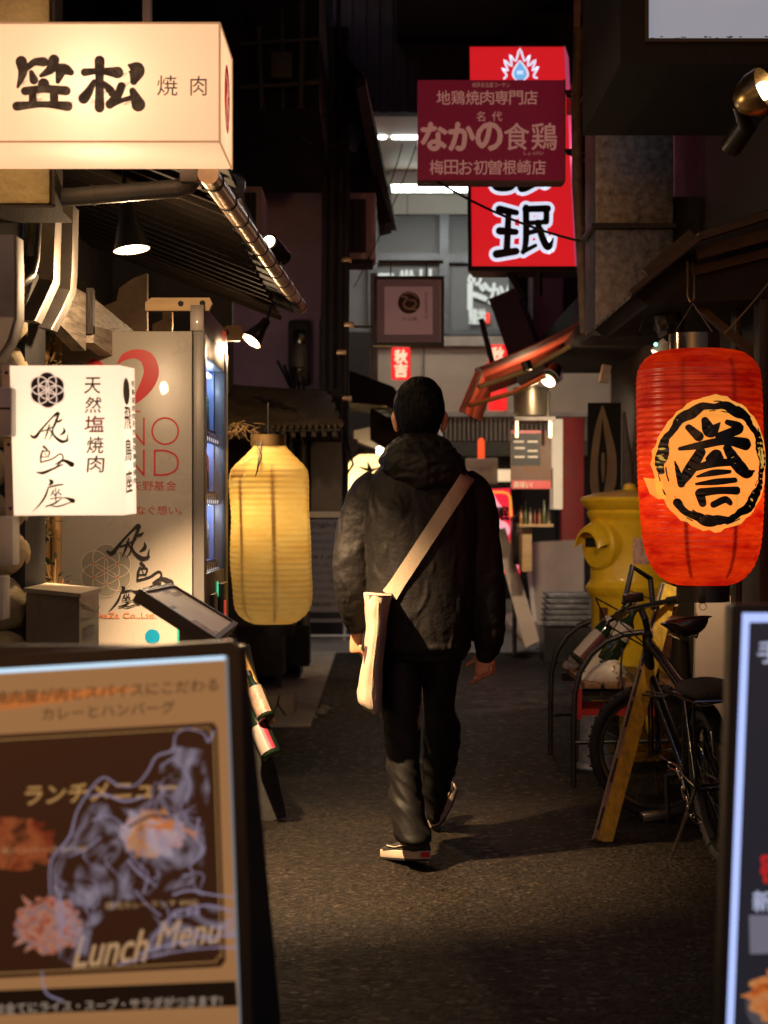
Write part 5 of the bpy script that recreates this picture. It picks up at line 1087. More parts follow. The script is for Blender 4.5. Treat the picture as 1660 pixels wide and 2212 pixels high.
for i, (x0, x1, y, Z) in enumerate(((804, 834, 293, 15.55), (848, 1005, 293, 15.55), (848, 1010, 408, 17.2), (1030, 1190, 408, 17.2), (690, 790, 293, 15.55))):
    tt = thing('tube_light', ('short', 'long', 'lowest long', 'hidden', 'left')[i]+' fluorescent tube on the cream ceiling at the far end' if i < 3 else ('fluorescent tube behind the tall red sign' if i == 3 else 'fluorescent tube hidden beyond the dark roof edge'), 'lamp', V((x0+x1)/2, y, Z), 'fluorescent tubes')
    b = MB(); b.tube([V(x0, y, Z), V(x1, y, Z)], 0.03, 12); b.build('tube', M['wbulb'], tt)
    b = MB(); b.box((PX(x0, Z)-0.02, Z-0.06, HT(y, Z)+0.032), (PX(x1, Z)+0.02, Z+0.06, 4.498)); b.build('fitting', M['whitep'], tt)
    d = bpy.data.lights.new('tube_area', 'AREA'); d.shape = 'RECTANGLE'; d.size = PX(x1, Z)-PX(x0, Z); d.size_y = 0.08; d.energy = 17*d.size; d.color = (1.0, 0.96, 0.84)
    lo = link(bpy.data.objects.new('tube_glow', d)); lo.location = V((x0+x1)/2, y, Z)-Vector((0, 0, 0.05))-ORG[tt.name]; lo.parent = tt
b = MB(); b.box(*pbox(1006, 990, 1076, 1046, 17.0, 0.03, 0.01)); o = b.build('notice_board', mk('notice_cream', (0.48, 0.36, 0.22), 0.6, var=0.08)); tag(o, 'cream notice board right of the walker’s shoulder', 'board')
k = Ink(fplane(1006, 990, 1076, 1046, 17.0), 0.004); k.text('営業中', 1018, 1008, 1062, 1018); k.text('どうぞ', 1030, 1028, 1052, 1036); k.build('lettering', M['greyink'], o)
b = MB(); b.lathe(V(1040, 996, 17.2), [(0.033, 0), (0.033, 0.19), (0.02, 0.215), (0.004, 0.22)], 16); o = b.build('red_candle_lamp', emit('candle_red', (1.0, 0.09, 0.02), 0.95)); tag(o, 'upright orange red light tube above the cream notice board', 'lamp')
b = MB(); b.box(*pbox(948, 925, 956, 1010, 17.6, 0.03)); o = b.build('white_post', M['whitep']); tag(o, 'white upright post right of the walker’s neck', 'post')

# ------------------------------------------------------------------ right side building
b = MB(); b.box((1.46, 5.4, 0), (2.6, 9.0, 5.5)); b.box((1.62, 9.001, 0), (2.6, 12.8, 5.5)); b.box((1.0, 13.5, 2.6), (2.6, 14.4, 5.5)); o = b.build('dark_shop', M['darkwall']); tag(o, 'dark timber shop building along the right side', 'building')
ar = MB(); ar.box((0.1, 8.2, 5.0), (2.0, 14.4, 5.6)).box((-3.0, 0.5, 4.85), (3.2, 8.2, 5.1)); o = ar.build('roof_and_sky_blocker', M['soot']); tag(o, 'black roof deck over the right half of the alley, with an added unseen deck shading the near ground', 'roof')  # nearer deck is out of view, added to keep sky light off the ground
# bay with frosted window, top right
t = thing('bay_window', 'frosted bluish window in a dark bay, top right corner', 'window', V(1500, 130, 6.0))
b = MB(); b.box((PX(1345, 6.0), 6.05, HT(130, 6.0)), (3.0, 7.2, HT(84, 6.0))).box((PX(1345, 6.0), 6.05, HT(84, 6.0)), (PX(1396, 6.0), 7.2, 4.6)); b.build('surround', M['soot'], t)
b = MB(); b.box((PX(1396, 6.0), 6.02, HT(86, 6.0)), (3.0, 6.08, HT(79, 6.0))).box((PX(1396, 6.0), 6.02, HT(79, 6.0)), (PX(1404, 6.0), 6.08, 4.6)); b.build('frame', mk('frame_bronze', (0.07, 0.05, 0.025), 0.4, 0.4), t)
b = MB(); b.box((PX(1404, 6.0), 6.06, HT(79, 6.0)), (3.0, 6.075, 4.6)); fz = mk('frosted_glass', (0.5, 0.52, 0.56), 0.35, var=0.12, scale=2.0)
fz.node_tree.nodes['Principled BSDF'].inputs['Emission Color'].default_value = (0.42, 0.46, 0.56, 1); fz.node_tree.nodes['Principled BSDF'].inputs['Emission Strength'].default_value = 0.52; b.build('pane', fz, t)
b = MB(); rr = random.Random(2)
for i in range(60): b.ball((PX(1406, 6.0)+rr.random()*0.55, 6.058, HT(79, 6.0)+0.004+0.012*rr.random()**2), 0.004, 1, (1.6, 0.3, 0.5))
b.build('grime', M['conc'], t)
# duct boxes
t = thing('air_duct', 'tall dark galvanised duct with flanges, right of the tall red sign', 'duct', V(1370, 715, 8.2)); Z = 8.2
for y0, y1 in ((-140, 168), (180, 484), (494, 716)):
    b = MB(); b.box(*pbox(1286, y0, 1456, y1, Z, 0.42, 0.012)); b.build('duct_box', M['galv'], t)
for y in (173, 489, 721):
    b = MB(); b.box((PX(1277, Z), Z-0.03, HT(y+5, Z)), (PX(1460, Z), Z+0.46, HT(y-5, Z))); b.build('flange', M['black'], t)
b = MB(); b.tube([V(1265, 720, 9.0), V(1258, 560, 9.0), V(1248, 400, 9.05), V(1246, 230, 9.1), V(1252, 60, 9.1)], 0.028, 14); o = b.build('conduit_pipe', mk('conduit', (0.20, 0.15, 0.12), 0.5, var=0.4, scale=20, dirt=0.6), smooth=60); tag(o, 'weathered pipe rising between the tall red sign and the duct', 'pipe')
b = MB(); b.box((PX(1276, 9), 9.0, HT(640, 9)), (PX(1284, 9), 9.06, 4.8)); o = b.build('metal_strip', M['steel']); tag(o, 'bright metal corner strip beside the dark duct', 'strip')
b = MB(); b.box(*pbox(1236, 180, 1272, 222, 9.6, 0.3)); o = b.build('bracket_box', M['blackm']); tag(o, 'black bracket box by the upper end of the maroon sign', 'bracket')
b = MB(); b.hexa([V(1240, 0, 9.9), V(1256, 0, 9.9), V(1248, 180, 9.9), V(1238, 200, 9.9)]+[V(x, y, 10.1) for x, y in ((1240, 0), (1256, 0), (1248, 180), (1238, 200))]); o = b.build('pink_lit_panel', mk('pink_lit_wall', (0.40, 0.28, 0.32), 0.6), smooth=0); tag(o, 'pale wall strip lit pink by the tall red sign', 'panel')  # pink light from the sign is put into the base colour
# dark hanging chute
b = MB(); b.hexa([V(1056, 646, 12.5), V(1112, 622, 12.5), V(1180, 800, 12.3), V(1120, 830, 12.3)]+[p+Vector((0.1, 0.5, 0)) for p in (V(1056, 646, 12.5), V(1112, 622, 12.5), V(1180, 800, 12.3), V(1120, 830, 12.3))]); o = b.build('slanted_duct', mk('chute_brown', (0.028, 0.018, 0.016), 0.6)); tag(o, 'dark brown slanted board above the red awning', 'board')
b = MB(); b.tube([V(1040, 690, 12.6), V(1068, 800, 12.5)], 0.02, 8); b.ball(V(1070, 792, 12.5), 0.04, 2); o = b.build('old_bracket', M['dark']); tag(o, 'thin rusty arm left of the slanted dark board', 'bracket')
b = MB(); b.box((PX(1150, 13), 12.95, 2.2), (PX(1215, 13), 13.4, 4.6)); o = b.build('purple_panel', mk('purple_wall', (0.12, 0.075, 0.12), 0.8)); tag(o, 'dim purple wall above the red awning', 'wall')
# awning
t = thing('awning', 'red fabric awning held out on cream folding arms, right of the walker', 'awning', V(1200, 800, 10.5))
rf = mk('awning_red', (0.62, 0.085, 0.035), 0.65, var=0.3, stretch=(1, 1, 1), scale=6, bump=0.2)
a0, a1, c0, c1 = V(1256, 694, 10.4), V(1026, 796, 10.4), V(1210, 786, 13.2), V(1050, 850, 13.2)
b = MB(); n = 12; rows = []
for j in range(2):
    row = []
    for i in range(n+1):
        f = i/n; p = (a0 if j == 0 else c0).lerp(a1 if j == 0 else c1, f)-Vector((0, 0, 0.012*sin(pi*f))); row.append(p)
    rows.append(row)
for i in range(n): b.hexa([rows[0][i], rows[0][i+1], rows[1][i+1], rows[1][i]]+[p-Vector((0, 0, 0.006)) for p in (rows[0][i], rows[0][i+1], rows[1][i+1], rows[1][i])])
b.build('canopy_cloth', rf, t)
b = MB(); b.box((PX(1256, 10.4)-0.01, 10.3, 2.27), (1.68, 13.3, 2.5)); b.build('housing', M['soot'], t)
b = MB(); q0, q1 = V(1028, 800, 10.4), V(1052, 852, 13.2); b.hexa([q0, q1, q1+Vector((-0.05, 0, -0.2)), q0+Vector((-0.10, 0, -0.235)), q0+Vector((0.03, 0, 0)), q1+Vector((0.03, 0, 0)), q1+Vector((-0.04, 0, -0.2)), q0+Vector((-0.09, 0, -0.235))]); b.build('valance', rf, t, smooth=0)
b = MB(); b.tube([V(1034, 798, 10.38), V(1054, 852, 13.2)], 0.012, 10); b.build('front_bar', M['galv'], t)
am = mk('arm_cream', (0.70, 0.54, 0.28), 0.45, var=0.2)
for p in ([(1034, 836, 10.5), (1140, 800, 10.6), (1232, 748, 10.6)], [(1014, 876, 10.9), (1110, 848, 11.0), (1180, 812, 11.0)]):
    b = MB(); b.tube([V(*q) for q in p], 0.015, 8); b.build('folding_arm', am, t)
b = MB(); b.tube([V(1136, 780, 10.55), V(1142, 800, 10.55)], 0.03, 8); b.build('arm_joint', M['black'], t)
# shop lamp by the awning
t = thing('spot_lamp', 'small pale lit spotlight under the red awning', 'lamp', V(1184, 822, 11.2)); b = MB(); d = Vector((-0.5, -0.5, -0.7)).normalized(); u, w = frame(d); Mx = Matrix((u, w, d)).transposed()
b.lathe(V(1190, 812, 11.2), [(0.02, -0.1), (0.04, -0.08), (0.055, 0), (0.05, 0.0), (0.02, -0.05)], 18, Mx); b.build('lamp_shade', M['blackm'], t); b = MB(); b.lathe(V(1184, 822, 11.18), [(0.05, 0), (0.045, -0.006), (0.001, -0.006)], 18, Mx, cap=False); b.build('lamp_lens', emit('lens_warm', (1, 0.78, 0.5), 3), t)
lamp('lamp_light', 'SPOT', V(1184, 822, 11.18)+d*0.03, 45, (1, 0.72, 0.44), t, 0.04, (1.35, 16.2, 0.9), 90, 0.8); lamp('lamp_glow', 'POINT', V(1160, 838, 11.1), 5, (1, 0.68, 0.38), t, 0.03)
b = MB(); b.box(*pbox(1300, 788, 1318, 826, 10.75, 0.08), rot=Matrix.Rotation(0.2, 3, 'Y')); o = b.build('white_lamp_box', mk('pinkish_white', (0.6, 0.48, 0.42), 0.4)); tag(o, 'small pale tilted floodlight box hanging left of the red lantern', 'lamp'); lamp('lamp_light', 'SPOT', V(1309, 812, 10.9), 240, (1, 0.76, 0.50), o, 0.04, (1.62, 16.2, 0.75), 42, 0.9)
# pots on the counter
t = thing('shop_counter', 'dark counter shelf with kitchen pots, far right of the walker', 'shelf', V(1150, 905, 13.2))
b = MB(); b.box(*pbox(1112, 900, 1200, 908, 13.0, 0.5)); b.build('shelf_board', M['steel'], t); b = MB(); b.box(*pbox(1114, 908, 1120, 945, 13.05, 0.05)); b.box(*pbox(1186, 908, 1192, 945, 13.05, 0.05)); b.build('shelf_bracket', M['brass'], t)
def pot(x, y0, y1, w, Z, lab):
    t = thing('cooking_pot', lab, 'pot', V(x, y1, Z)); r = w/2/FO*Z; h = (y1-y0)/FO*Z; b = MB(); b.lathe(V(x, y1, Z), [(r*0.97, 0), (r, 0.01), (r, h*0.9), (r*1.04, h*0.92)], 28); b.build('body', mk('pot_metal', (0.55, 0.46, 0.33), 0.35, 0.8, var=0.1), t)
    b = MB(); b.lathe(V(x, y1, Z), [(r*1.06, h*0.92), (r*1.06, h*0.96), (r*0.2, h*1.04), (r*0.14, h*1.18), (0.004, h*1.2)], 28); b.build('lid', bpy.data.materials['pot_metal'], t)
pot(1147, 836, 899, 74, 13.2, 'large steel cooking pot with lid on the counter shelf under the awning')
pot(1182, 846, 899, 16, 13.2, 'slim steel pot right of the large cooking pot')
rr = random.Random(44)
b = MB(); b.box(*pbox(1122, 1132, 1196, 1138, 14.0, 0.3)); o = b.build('bottle_shelf', M['palewood']); tag(o, 'narrow wooden shelf of bottles below the brown menu poster', 'shelf')
wb = [mk('warm_bottle', c, 0.2, var=0.3) for c in ((0.30, 0.12, 0.03), (0.10, 0.12, 0.04), (0.4, 0.3, 0.16), (0.25, 0.03, 0.02))]
for i in range(7):
    x = 1126+i*10; h = rr.uniform(30, 52); b = MB(); r = 0.013+0.004*rr.random(); hh = h/FO*14.05; b.lathe(V(x, 1132, 14.05), [(r, 0), (r, hh*0.6), (r*0.45, hh*0.75), (r*0.4, hh)], 12); o = b.build('shelf_bottle', wb[i % 4], smooth=50); tag(o, 'small dim bottle on the shelf below the brown menu poster', 'bottle', 'bottles on the far shelf')
b = MB(); b.box(*pbox(1128, 1142, 1150, 1235, 14.2, 0.3, 0.01)); o = b.build('timber_counter', M['palewood']); tag(o, 'warm timber counter end beside the red stand sign', 'counter')
# poster, red pillar, noren
b = MB(); b.box(*pbox(1104, 930, 1192, 1056, 13.4, 0.03)); o = b.build('menu_poster', mk('poster_print_brown', (0.13, 0.045, 0.008), 0.5, var=0.5, scale=10)); tag(o, 'brown printed menu poster with black block, right of the notice board', 'poster')
pl = fplane(1104, 930, 1192, 1056, 13.4); k = Ink(pl); k.rect(1106, 936, 1168, 1006); k.build('dark_block', M['ink'], o)
k = Ink(pl, 0.003)
for i, (x, y) in enumerate(((1110, 952), (1140, 952), (1112, 966), (1140, 972), (1112, 985), (1140, 985))): k.rect(x, y, x+22, y+4)
k.text('美味い!', 1110, 1040, 1150, 1054, 0.02); k.build('print', M['paleink'], o)
k = Ink(pl, 0.002); k.rect(1104, 930, 1170, 936); k.rect(1106, 1038, 1190, 1056); k.build('red_band', M['redink'], o)
b = MB(); b.box(*pbox(1190, 905, 1216, 1100, 13.8, 0.1)); b.box(*pbox(1195, 1010, 1216, 1100, 13.7, 0.05)); o = b.build('white_cabinet', M['whitep']); tag(o, 'narrow pale wall cabinet right of the brown menu poster', 'cabinet')
b = MB(); b.box((PX(1214, 17.0), 17.0, 0), (PX(1262, 17.0), 17.2, HT(902, 17.0)), 0.006); o = b.build('red_pillar', mk('vermilion', (0.36, 0.020, 0.016), 0.5, var=0.25, dirt=0.3)); tag(o, 'red painted pillar between the poster and the black cloth', 'pillar')
b = MB(); b.box(*pbox(1270, 870, 1342, 1150, 10.6, 0.01)); o = b.build('shop_curtain', mk('curtain_black', (0.012, 0.011, 0.011), 0.9)); tag(o, 'black shop curtain with beige calligraphy mark, left of red lantern', 'curtain')
pl = fplane(1270, 870, 1342, 1150, 10.6); k = Ink(pl, 0.003); cb_ = mk('curtain_beige', (0.30, 0.21, 0.14), 0.8)
k.stroke([(1302, 878, 4), (1292, 930, 14), (1284, 1000, 16), (1286, 1060, 18), (1300, 1090, 8)], 6); k.stroke([(1302, 878, 4), (1312, 930, 14), (1322, 990, 20), (1318, 1050, 22), (1300, 1090, 8)], 6); k.stroke([(1303, 980, 6), (1303, 1010, 8), (1303, 1040, 4)]); k.build('calligraphy', cb_, o)
b = MB(); b.tube([V(1348, 890, 10.4), V(1356, 1000, 10.4), V(1362, 1150, 10.4)], [0.01, 0.03, 0.04], 12); o = b.build('folded_parasol', mk('parasol_grey', (0.14, 0.12, 0.13), 0.8)); tag(o, 'folded grey cloth hanging between black curtain and red lantern', 'cloth')
# far right ground things
t = thing('lit_sign', 'leaning red lit stand sign with yellow border, behind the walker’s right arm', 'sign', V(1100, 1240, 15.2)); ZS = 15.2
b = MB(); b.prism([V(x, y, ZS) for x, y in ((1030, 1058), (1102, 1054), (1124, 1240), (1050, 1240))], (0, 0.15, 0)); b.build('light_box', emit('stand_red', (0.85, 0.02, 0.05), 1.0), t, smooth=0)
pl = fplane(1030, 1054, 1124, 1240, ZS); k = Ink(pl, 0.003); k.stroke([(1040, 1066, 5), (1097, 1066, 5), (1104, 1110, 5), (1110, 1160, 5), (1106, 1172, 5), (1060, 1172, 5)], 4); k.build('yellow_border', emit('stand_yellow', (0.95, 0.42, 0.05), 0.9), t)
k = Ink(pl, 0.003); k.disc(1076, 1145, 26, 22, 24); k.stroke([(1066, 1070, 4), (1072, 1085, 8), (1080, 1100, 10), (1066, 1106, 4)]); k.disc(1104, 1225, 16, 16, 20); k.build('pale_marks', emit('stand_pink', (1.0, 0.45, 0.5), 0.9), t)
k = Ink(pl, 0.006); k.text('眠', 1074, 1096, 1100, 1124, 0.05); k.text('酔', 1058, 1100, 1074, 1128, 0.04); k.build('lettering', M['ink'], t)
b = MB(); b.tube([V(1060, 1240, 15.3), V(1064, 1415, 15.3)], 0.02, 8); b.tube([V(1112, 1240, 15.3), V(1112, 1415, 15.3)], 0.02, 8); b.build('leg', M['galv'], t)
b = MB(); b.slab(V(1066, 1145, 15.0), V(1092, 1140, 15.0), V(1166, 1385, 14.6), V(1135, 1400, 14.6), 0.03); o = b.build('leaning_plank', mk('pale_board', (0.5, 0.4, 0.33), 0.5, var=0.15), smooth=0); tag(o, 'pale narrow board leaning beside the red stand sign', 'board')
b = MB(); b.slab(V(1085, 1330, 15.4), V(1120, 1318, 16.2), V(1165, 1380, 15.9), V(1140, 1396, 15.2), 0.02); o = b.build('floor_board', bpy.data.materials['pale_board'], smooth=0); tag(o, 'flat pale board lying on the ground beside the white panel board', 'board')
b = MB(); b.slab(V(1138, 1172, 16.2), V(1262, 1165, 16.4), V(1262, 1390, 16.4), V(1160, 1396, 16.2), 0.05); o = b.build('white_panel_board', mk('panel_grey', (0.62, 0.53, 0.44), 0.5, var=0.1), smooth=0); tag(o, 'off-white panel board standing behind the stacked trays', 'board')
b = MB(); b.slab(V(1134, 1178, 16.15), V(1142, 1172, 16.15), V(1166, 1396, 16.1), V(1158, 1400, 16.1), 0.1); b.build('edge_rail', M['whitep'], o, smooth=0)
for i in range(6):
    b = MB(); y = 1352-i*12; b.box((PX(1180+i*1.2, 14.8), 14.8, HT(y, 14.8)), (PX(1276, 14.8), 15.2, HT(y-8, 14.8)), 0.008); b.box((PX(1176+i*1.2, 14.8), 14.79, HT(y-6, 14.8)), (PX(1278, 14.8), 15.22, HT(y-9.5, 14.8)), 0.003)
    o = b.build('grey_tray', M['galv']); tag(o, 'dark grey plastic tray in the stack before the white panel board, '+('lowest', 'second lowest', 'third lowest', 'third from the top', 'second from the top', 'topmost')[i], 'tray', 'stacked grey trays')
b = MB(); b.box((PX(1176, 14.8), 14.8, 0), (PX(1280, 14.8), 15.25, HT(1356, 14.8))); o = b.build('low_trolley', M['blackm']); tag(o, 'black low trolley under the stack of grey trays', 'trolley')
b = MB(); b.tube([V(1112, 1125, 14.5), V(1122, 1108, 14.5), V(1134, 1125, 14.5), V(1140, 1170, 14.5)], 0.012, 8); b.box(*pbox(1108, 1115, 1134, 1220, 14.6, 0.3, 0.02)); o = b.build('black_bin', M['blackm']); tag(o, 'black bin with curved handle right of the red stand sign', 'bin')
# ------------------------------------------------------------------ right shop roof, posts, lamp
t = thing('shop_roof', 'dark timber shop roof with sloping eave above the red lantern', 'roof', V(1500, 600, 6.0)); Z = 6.0
ev = mk('eave_timber', (0.050, 0.032, 0.018), 0.6, stretch=(2, 1, 8), var=0.4, bump=0.3)
def bar(p, q, w, Z, d, mat, name, par):
    a, c = V(*p, Z), V(*q, Z); u = (c-a).normalized(); s_ = Vector((-u.z, 0, u.x))*(w/FO*Z/2); b = MB(); b.hexa([a+s_, c+s_, c-s_, a-s_]+[v+Vector((0, d, 0)) for v in (a+s_, c+s_, c-s_, a-s_)]); return b.build(name, mat, par, smooth=0)
bar((1362, 632), (1512, 512), 12, Z, 0.06, ev, 'barge_board', t); bar((1512, 510), (1760, 432), 16, Z+0.004, 0.06, ev, 'fascia_board', t)
bar((1505, 548), (1760, 478), 26, Z+0.1, 0.05, ev, 'fascia_board', t); bar((1500, 585), (1760, 520), 20, Z+0.2, 0.05, ev, 'fascia_board', t)
b = MB(); rr = random.Random(3)
for i in range(9):
    y = Z+0.07+i*0.16; a, c = V(1370, 630, Z), V(1512, 516, Z); a.y = c.y = y; b.hexa([a, c, c-Vector((0, 0, 0.012)), a-Vector((0, 0, 0.012))]+[v+Vector((0, 0.14, 0)) for v in (a, c, c-Vector((0, 0, 0.012)), a-Vector((0, 0, 0.012)))])
b.build('roof_planks', M['dark'], t, smooth=0)
b = MB(); b.prism([V(x, y, 6.25) for x, y in ((1512, 500), (1760, 420), (1760, 640), (1450, 655), (1400, 660), (1372, 636))], (0, 1.2, 0)); b.build('dark_gable', M['soot'], t, smooth=0)
bar((1398, 590), (1498, 505), 26, 6.5, 0.05, ev, 'upper_board', t)
for (x0, x1, Z, lab) in ((1641, 1662, 6.25, 'brown timber door post at the right edge behind the red lantern'), (1590, 1604, 6.6, 'slim dark timber post just right of the red lantern’s base')):
    b = MB(); b.box((PX(x0, Z), Z, 0), (PX(x1, Z), Z+0.1, HT(640, Z)), 0.004); o = b.build('timber_post', M['dark']); tag(o, lab, 'post')
b = MB(); b.box((PX(1662, 6.3), 6.3, 0), (PX(1800, 6.3), 6.4, HT(640, 6.3))); o = b.build('sliding_door', ev); tag(o, 'dark brown sliding door behind the right lit menu board', 'door')
b = MB(); b.box((1.2, 8.3, 2.3), (2.0, 8.6, 2.7)); o = b.build('dark_beam', M['soot']); tag(o, 'black beam under the duct, above the postbox', 'beam')
b = MB(); b.hexa([V(1505, 665, 6.4), V(1520, 660, 6.4), V(1655, 770, 6.4), V(1655, 795, 6.4)]+[v+Vector((0, 0.05, 0)) for v in (V(1505, 665, 6.4), V(1520, 660, 6.4), V(1655, 770, 6.4), V(1655, 795, 6.4))]); o = b.build('roof_brace', ev); tag(o, 'slanted timber brace behind the top of the red lantern', 'brace')
t = thing('brass_lamp', 'brass bowl spotlight with glowing bulb at the upper right edge', 'lamp', V(1645, 200, 5.0)); c = V(1650, 196, 5.0); d = Vector((0.62, -0.55, 0.28)).normalized(); u, w = frame(d); Mx = Matrix((u, w, d)).transposed()
gold = mk('dark_brass', (0.30, 0.21, 0.09), 0.28, 0.9, var=0.3); R = 0.066
b = MB(); b.lathe(c, [(0.016, -0.085), (0.03, -0.082), (R*0.75, -0.06), (R*0.97, -0.025), (R, 0.012), (R*0.96, 0.012), (R*0.92, -0.025), (R*0.7, -0.055), (0.01, -0.07)], 32, Mx); b.build('lamp_shade', gold, t)
b = MB(); b.ball(c+d*0.0, 0.026, 3); b.build('bulb', emit('brass_bulb', (1, 0.78, 0.5), 10), t)
b = MB(); b.tube([c-d*0.08, V(1616, 268, 5.1), V(1580, 318, 5.2)], [0.022, 0.03, 0.032], 16); b.build('lamp_body', M['blackm'], t)
lamp('lamp_light', 'SPOT', c+d*0.04, 14, (1, 0.7, 0.36), t, 0.03, c+d, 140, 0.5)
b = MB(); b.ball(V(1446, 700, 6.6), 0.055, 3, (1, 1, 1.1), 0.3, 9); b.tube([V(1382, 715, 6.65), V(1392, 690, 6.65), V(1412, 680, 6.65), V(1440, 684, 6.6)], 0.005, 8); o = b.build('cord_bundle', M['rope']); tag(o, 'dark fuzzy bundle and curved wire above the red lantern’s left shoulder', 'bundle')
t = thing('small_lamp', 'small pale lamp half hidden behind the red lantern’s left shoulder', 'lamp', V(1425, 762, 6.7)); b = MB(); d = Vector((-0.55, -0.1, -0.75)).normalized(); u, w = frame(d); Mx = Matrix((u, w, d)).transposed(); b.lathe(V(1424, 768, 6.7), [(0.02, -0.09), (0.035, -0.03), (0.038, 0), (0.03, -0.004)], 18, Mx); b.build('lamp_shade', M['whitep'], t); b = MB(); b.lathe(V(1424, 768, 6.7), [(0.034, 0.001), (0.02, 0.004), (0.002, 0.005)], 18, Mx, cap=False); b.build('lamp_lens', emit('small_lens', (1, 0.8, 0.55), 2.0), t); lamp('lamp_light', 'SPOT', V(1424, 768, 6.7)+d*0.03, 50, (1, 0.70, 0.42), t, 0.03, (1.16, 8.4, 0.8), 95, 0.9); b = MB(); b.ball(V(1417, 744, 6.65), 0.008, 2); b.build('indicator', emit('indicator_cyan', (0.3, 0.9, 0.7), 2.5), t)

# ------------------------------------------------------------------ red lantern
t = thing('paper_lantern', 'large glowing red paper lantern with black brush character in a yellow disc', 'lantern', V(1515, 1265, 5.8)); ZL = 5.8
ax_ = lambda y: 1508.5+(y-757)*0.020
rl = shell('red_paper', (0.50, 0.030, 0.006), 0.085, (0.94, 0.088, 0.008), 3.2, (0.50, 0.005, 0.004), (1.8, 1.8, 8), gloss=0.05)
pt3, sf3 = lantern(t, [(757, 70), (762, 94), (773, 112), (790, 126), (812, 133), (860, 135), (1000, 136), (1100, 133), (1176, 126), (1215, 114), (1240, 98), (1256, 78), (1265, 50)], ax_, ZL, rl, 40, 0.0024, 80)
f5 = lambda x, y, w: ((1400+x*0.339)/1.085, (700+y*0.339)/1.085, w*0.339/1.085)
k = Ink(sf3, 0.0022); k.disc(*f5(738, 1150, 0)[:2], 122, 141, 64, 40, 0.05); k.poly([f5(x, y, 0)[:2] for x, y in ((306, 1240), (352, 1250), (400, 1240), (430, 1380), (390, 1390), (340, 1350))]); k.build('yellow_disc', shell('yellow_disc_paint', (0.75, 0.45, 0.10), 0.58, (0.96, 0.56, 0.10), 4.0, (0.92, 0.48, 0.07), (1, 1, 5)), t)
inkm = mk('brush_ink', (0.010, 0.009, 0.008), 0.38, var=0.9, scale=10, stretch=(1, 1, 26))
k = Ink(sf3, 0.0042); k.strokes(HOMARE, f5, n=12); k.build('brush_character', inkm, t)
k = Ink(sf3, 0.0042)
ring = []
for i in range(49):
    a = radians(172+i*6.9); 
    if 160 < (172+i*6.9-0) % 360 < 171: continue
    wob = 1+0.02*sin(i*1.7); ring.append((740+340*cos(a)*wob, 1150+385*sin(a)*wob, 58+16*sin(i*0.8)-(18 if i < 2 else 0)))
k.stroke([f5(*q) for q in ring[:-1]], 5)
rr = random.Random(6)
for i in range(46):
    a = radians(rr.uniform(-100, 165)); r_ = rr.uniform(0.90, 1.09); l = rr.uniform(0.10, 0.28); k.stroke([f5(740+340*r_*cos(a+l*j/3), 1150+385*r_*sin(a+l*j/3), rr.uniform(3, 11)) for j in range(4)], 3)
k.build('brush_ring', inkm, t)
for a0 in (-0.42, 0.40):
    b = MB(); b.loft([[pt3(y, a0+d, -0.012+e) for d, e in ((-0.035, 0), (0.035, 0), (0.035, 0.002), (-0.035, 0.002))] for y in range(790, 1250, 10)]); b.build('bamboo_slat', M['palewood'], t, smooth=0)
b = MB(); b.lathe(V(1500, 757, ZL), [(0.083, -0.004), (0.083, 0.052), (0.079, 0.054), (0.079, -0.004)], 36); b.build('top_collar', mk('smoked_collar', (0.03, 0.022, 0.015), 0.1, 0.3, var=0.5, coat=1.0), t)
b = MB(); b.lathe(V(1519, 1266, ZL), [(0.085, 0.004), (0.0855, -0.05), (0.081, -0.05), (0.081, 0.002)], 36); b.build('bottom_collar', M['blackm'], t)
b = MB(); b.box(*pbox(1510, 1266, 1525, 1303, ZL-0.09, 0.008, 0.002)); b.tube([V(1519, 1303, ZL-0.085)+Vector((0.011*sin(a), 0, -0.011+0.011*cos(a))) for a in [2*pi*i/16 for i in range(17)]], 0.0012, 6); b.build('pull_ring', M['blackm'], t)
b = MB(); b.ball(V(1530, 1160, ZL), 0.03, 2); b.build('bulb', emit('lantern_bulb', (1, 0.8, 0.5), 8), t)
lamp('lantern_light', 'POINT', V(1516, 1050, ZL-0.02), 1.9, (1, 0.72, 0.42), t, 0.04)
b = MB()
for x in (1442, 1558): b.tube([V(x, 745, ZL-0.02), V(1497, 655, ZL)], 0.0016, 5)
b.build('hanging_wire', M['steel'], t)
b = MB(); b.tube([V(1486, 566, 5.9), V(1487, 640, 5.85), V(1492, 652, 5.84), V(1500, 646, 5.84), V(1501, 600, 5.86), V(1496, 568, 5.9)], 0.004, 8); o = b.build('hook', mk('hook_brass', (0.6, 0.4, 0.2), 0.35, 1.0)); tag(o, 'long brass hook from which the red lantern hangs', 'hook')
b = MB(); b.tube(sag(V(1700, 560, 5.7), V(1565, 720, 5.8), 0.01), 0.003, 6); o = b.build('lamp_cord', mk('cord_tan', (0.12, 0.09, 0.05), 0.6)); tag(o, 'tan cord running from the red lantern to the upper right', 'cord')

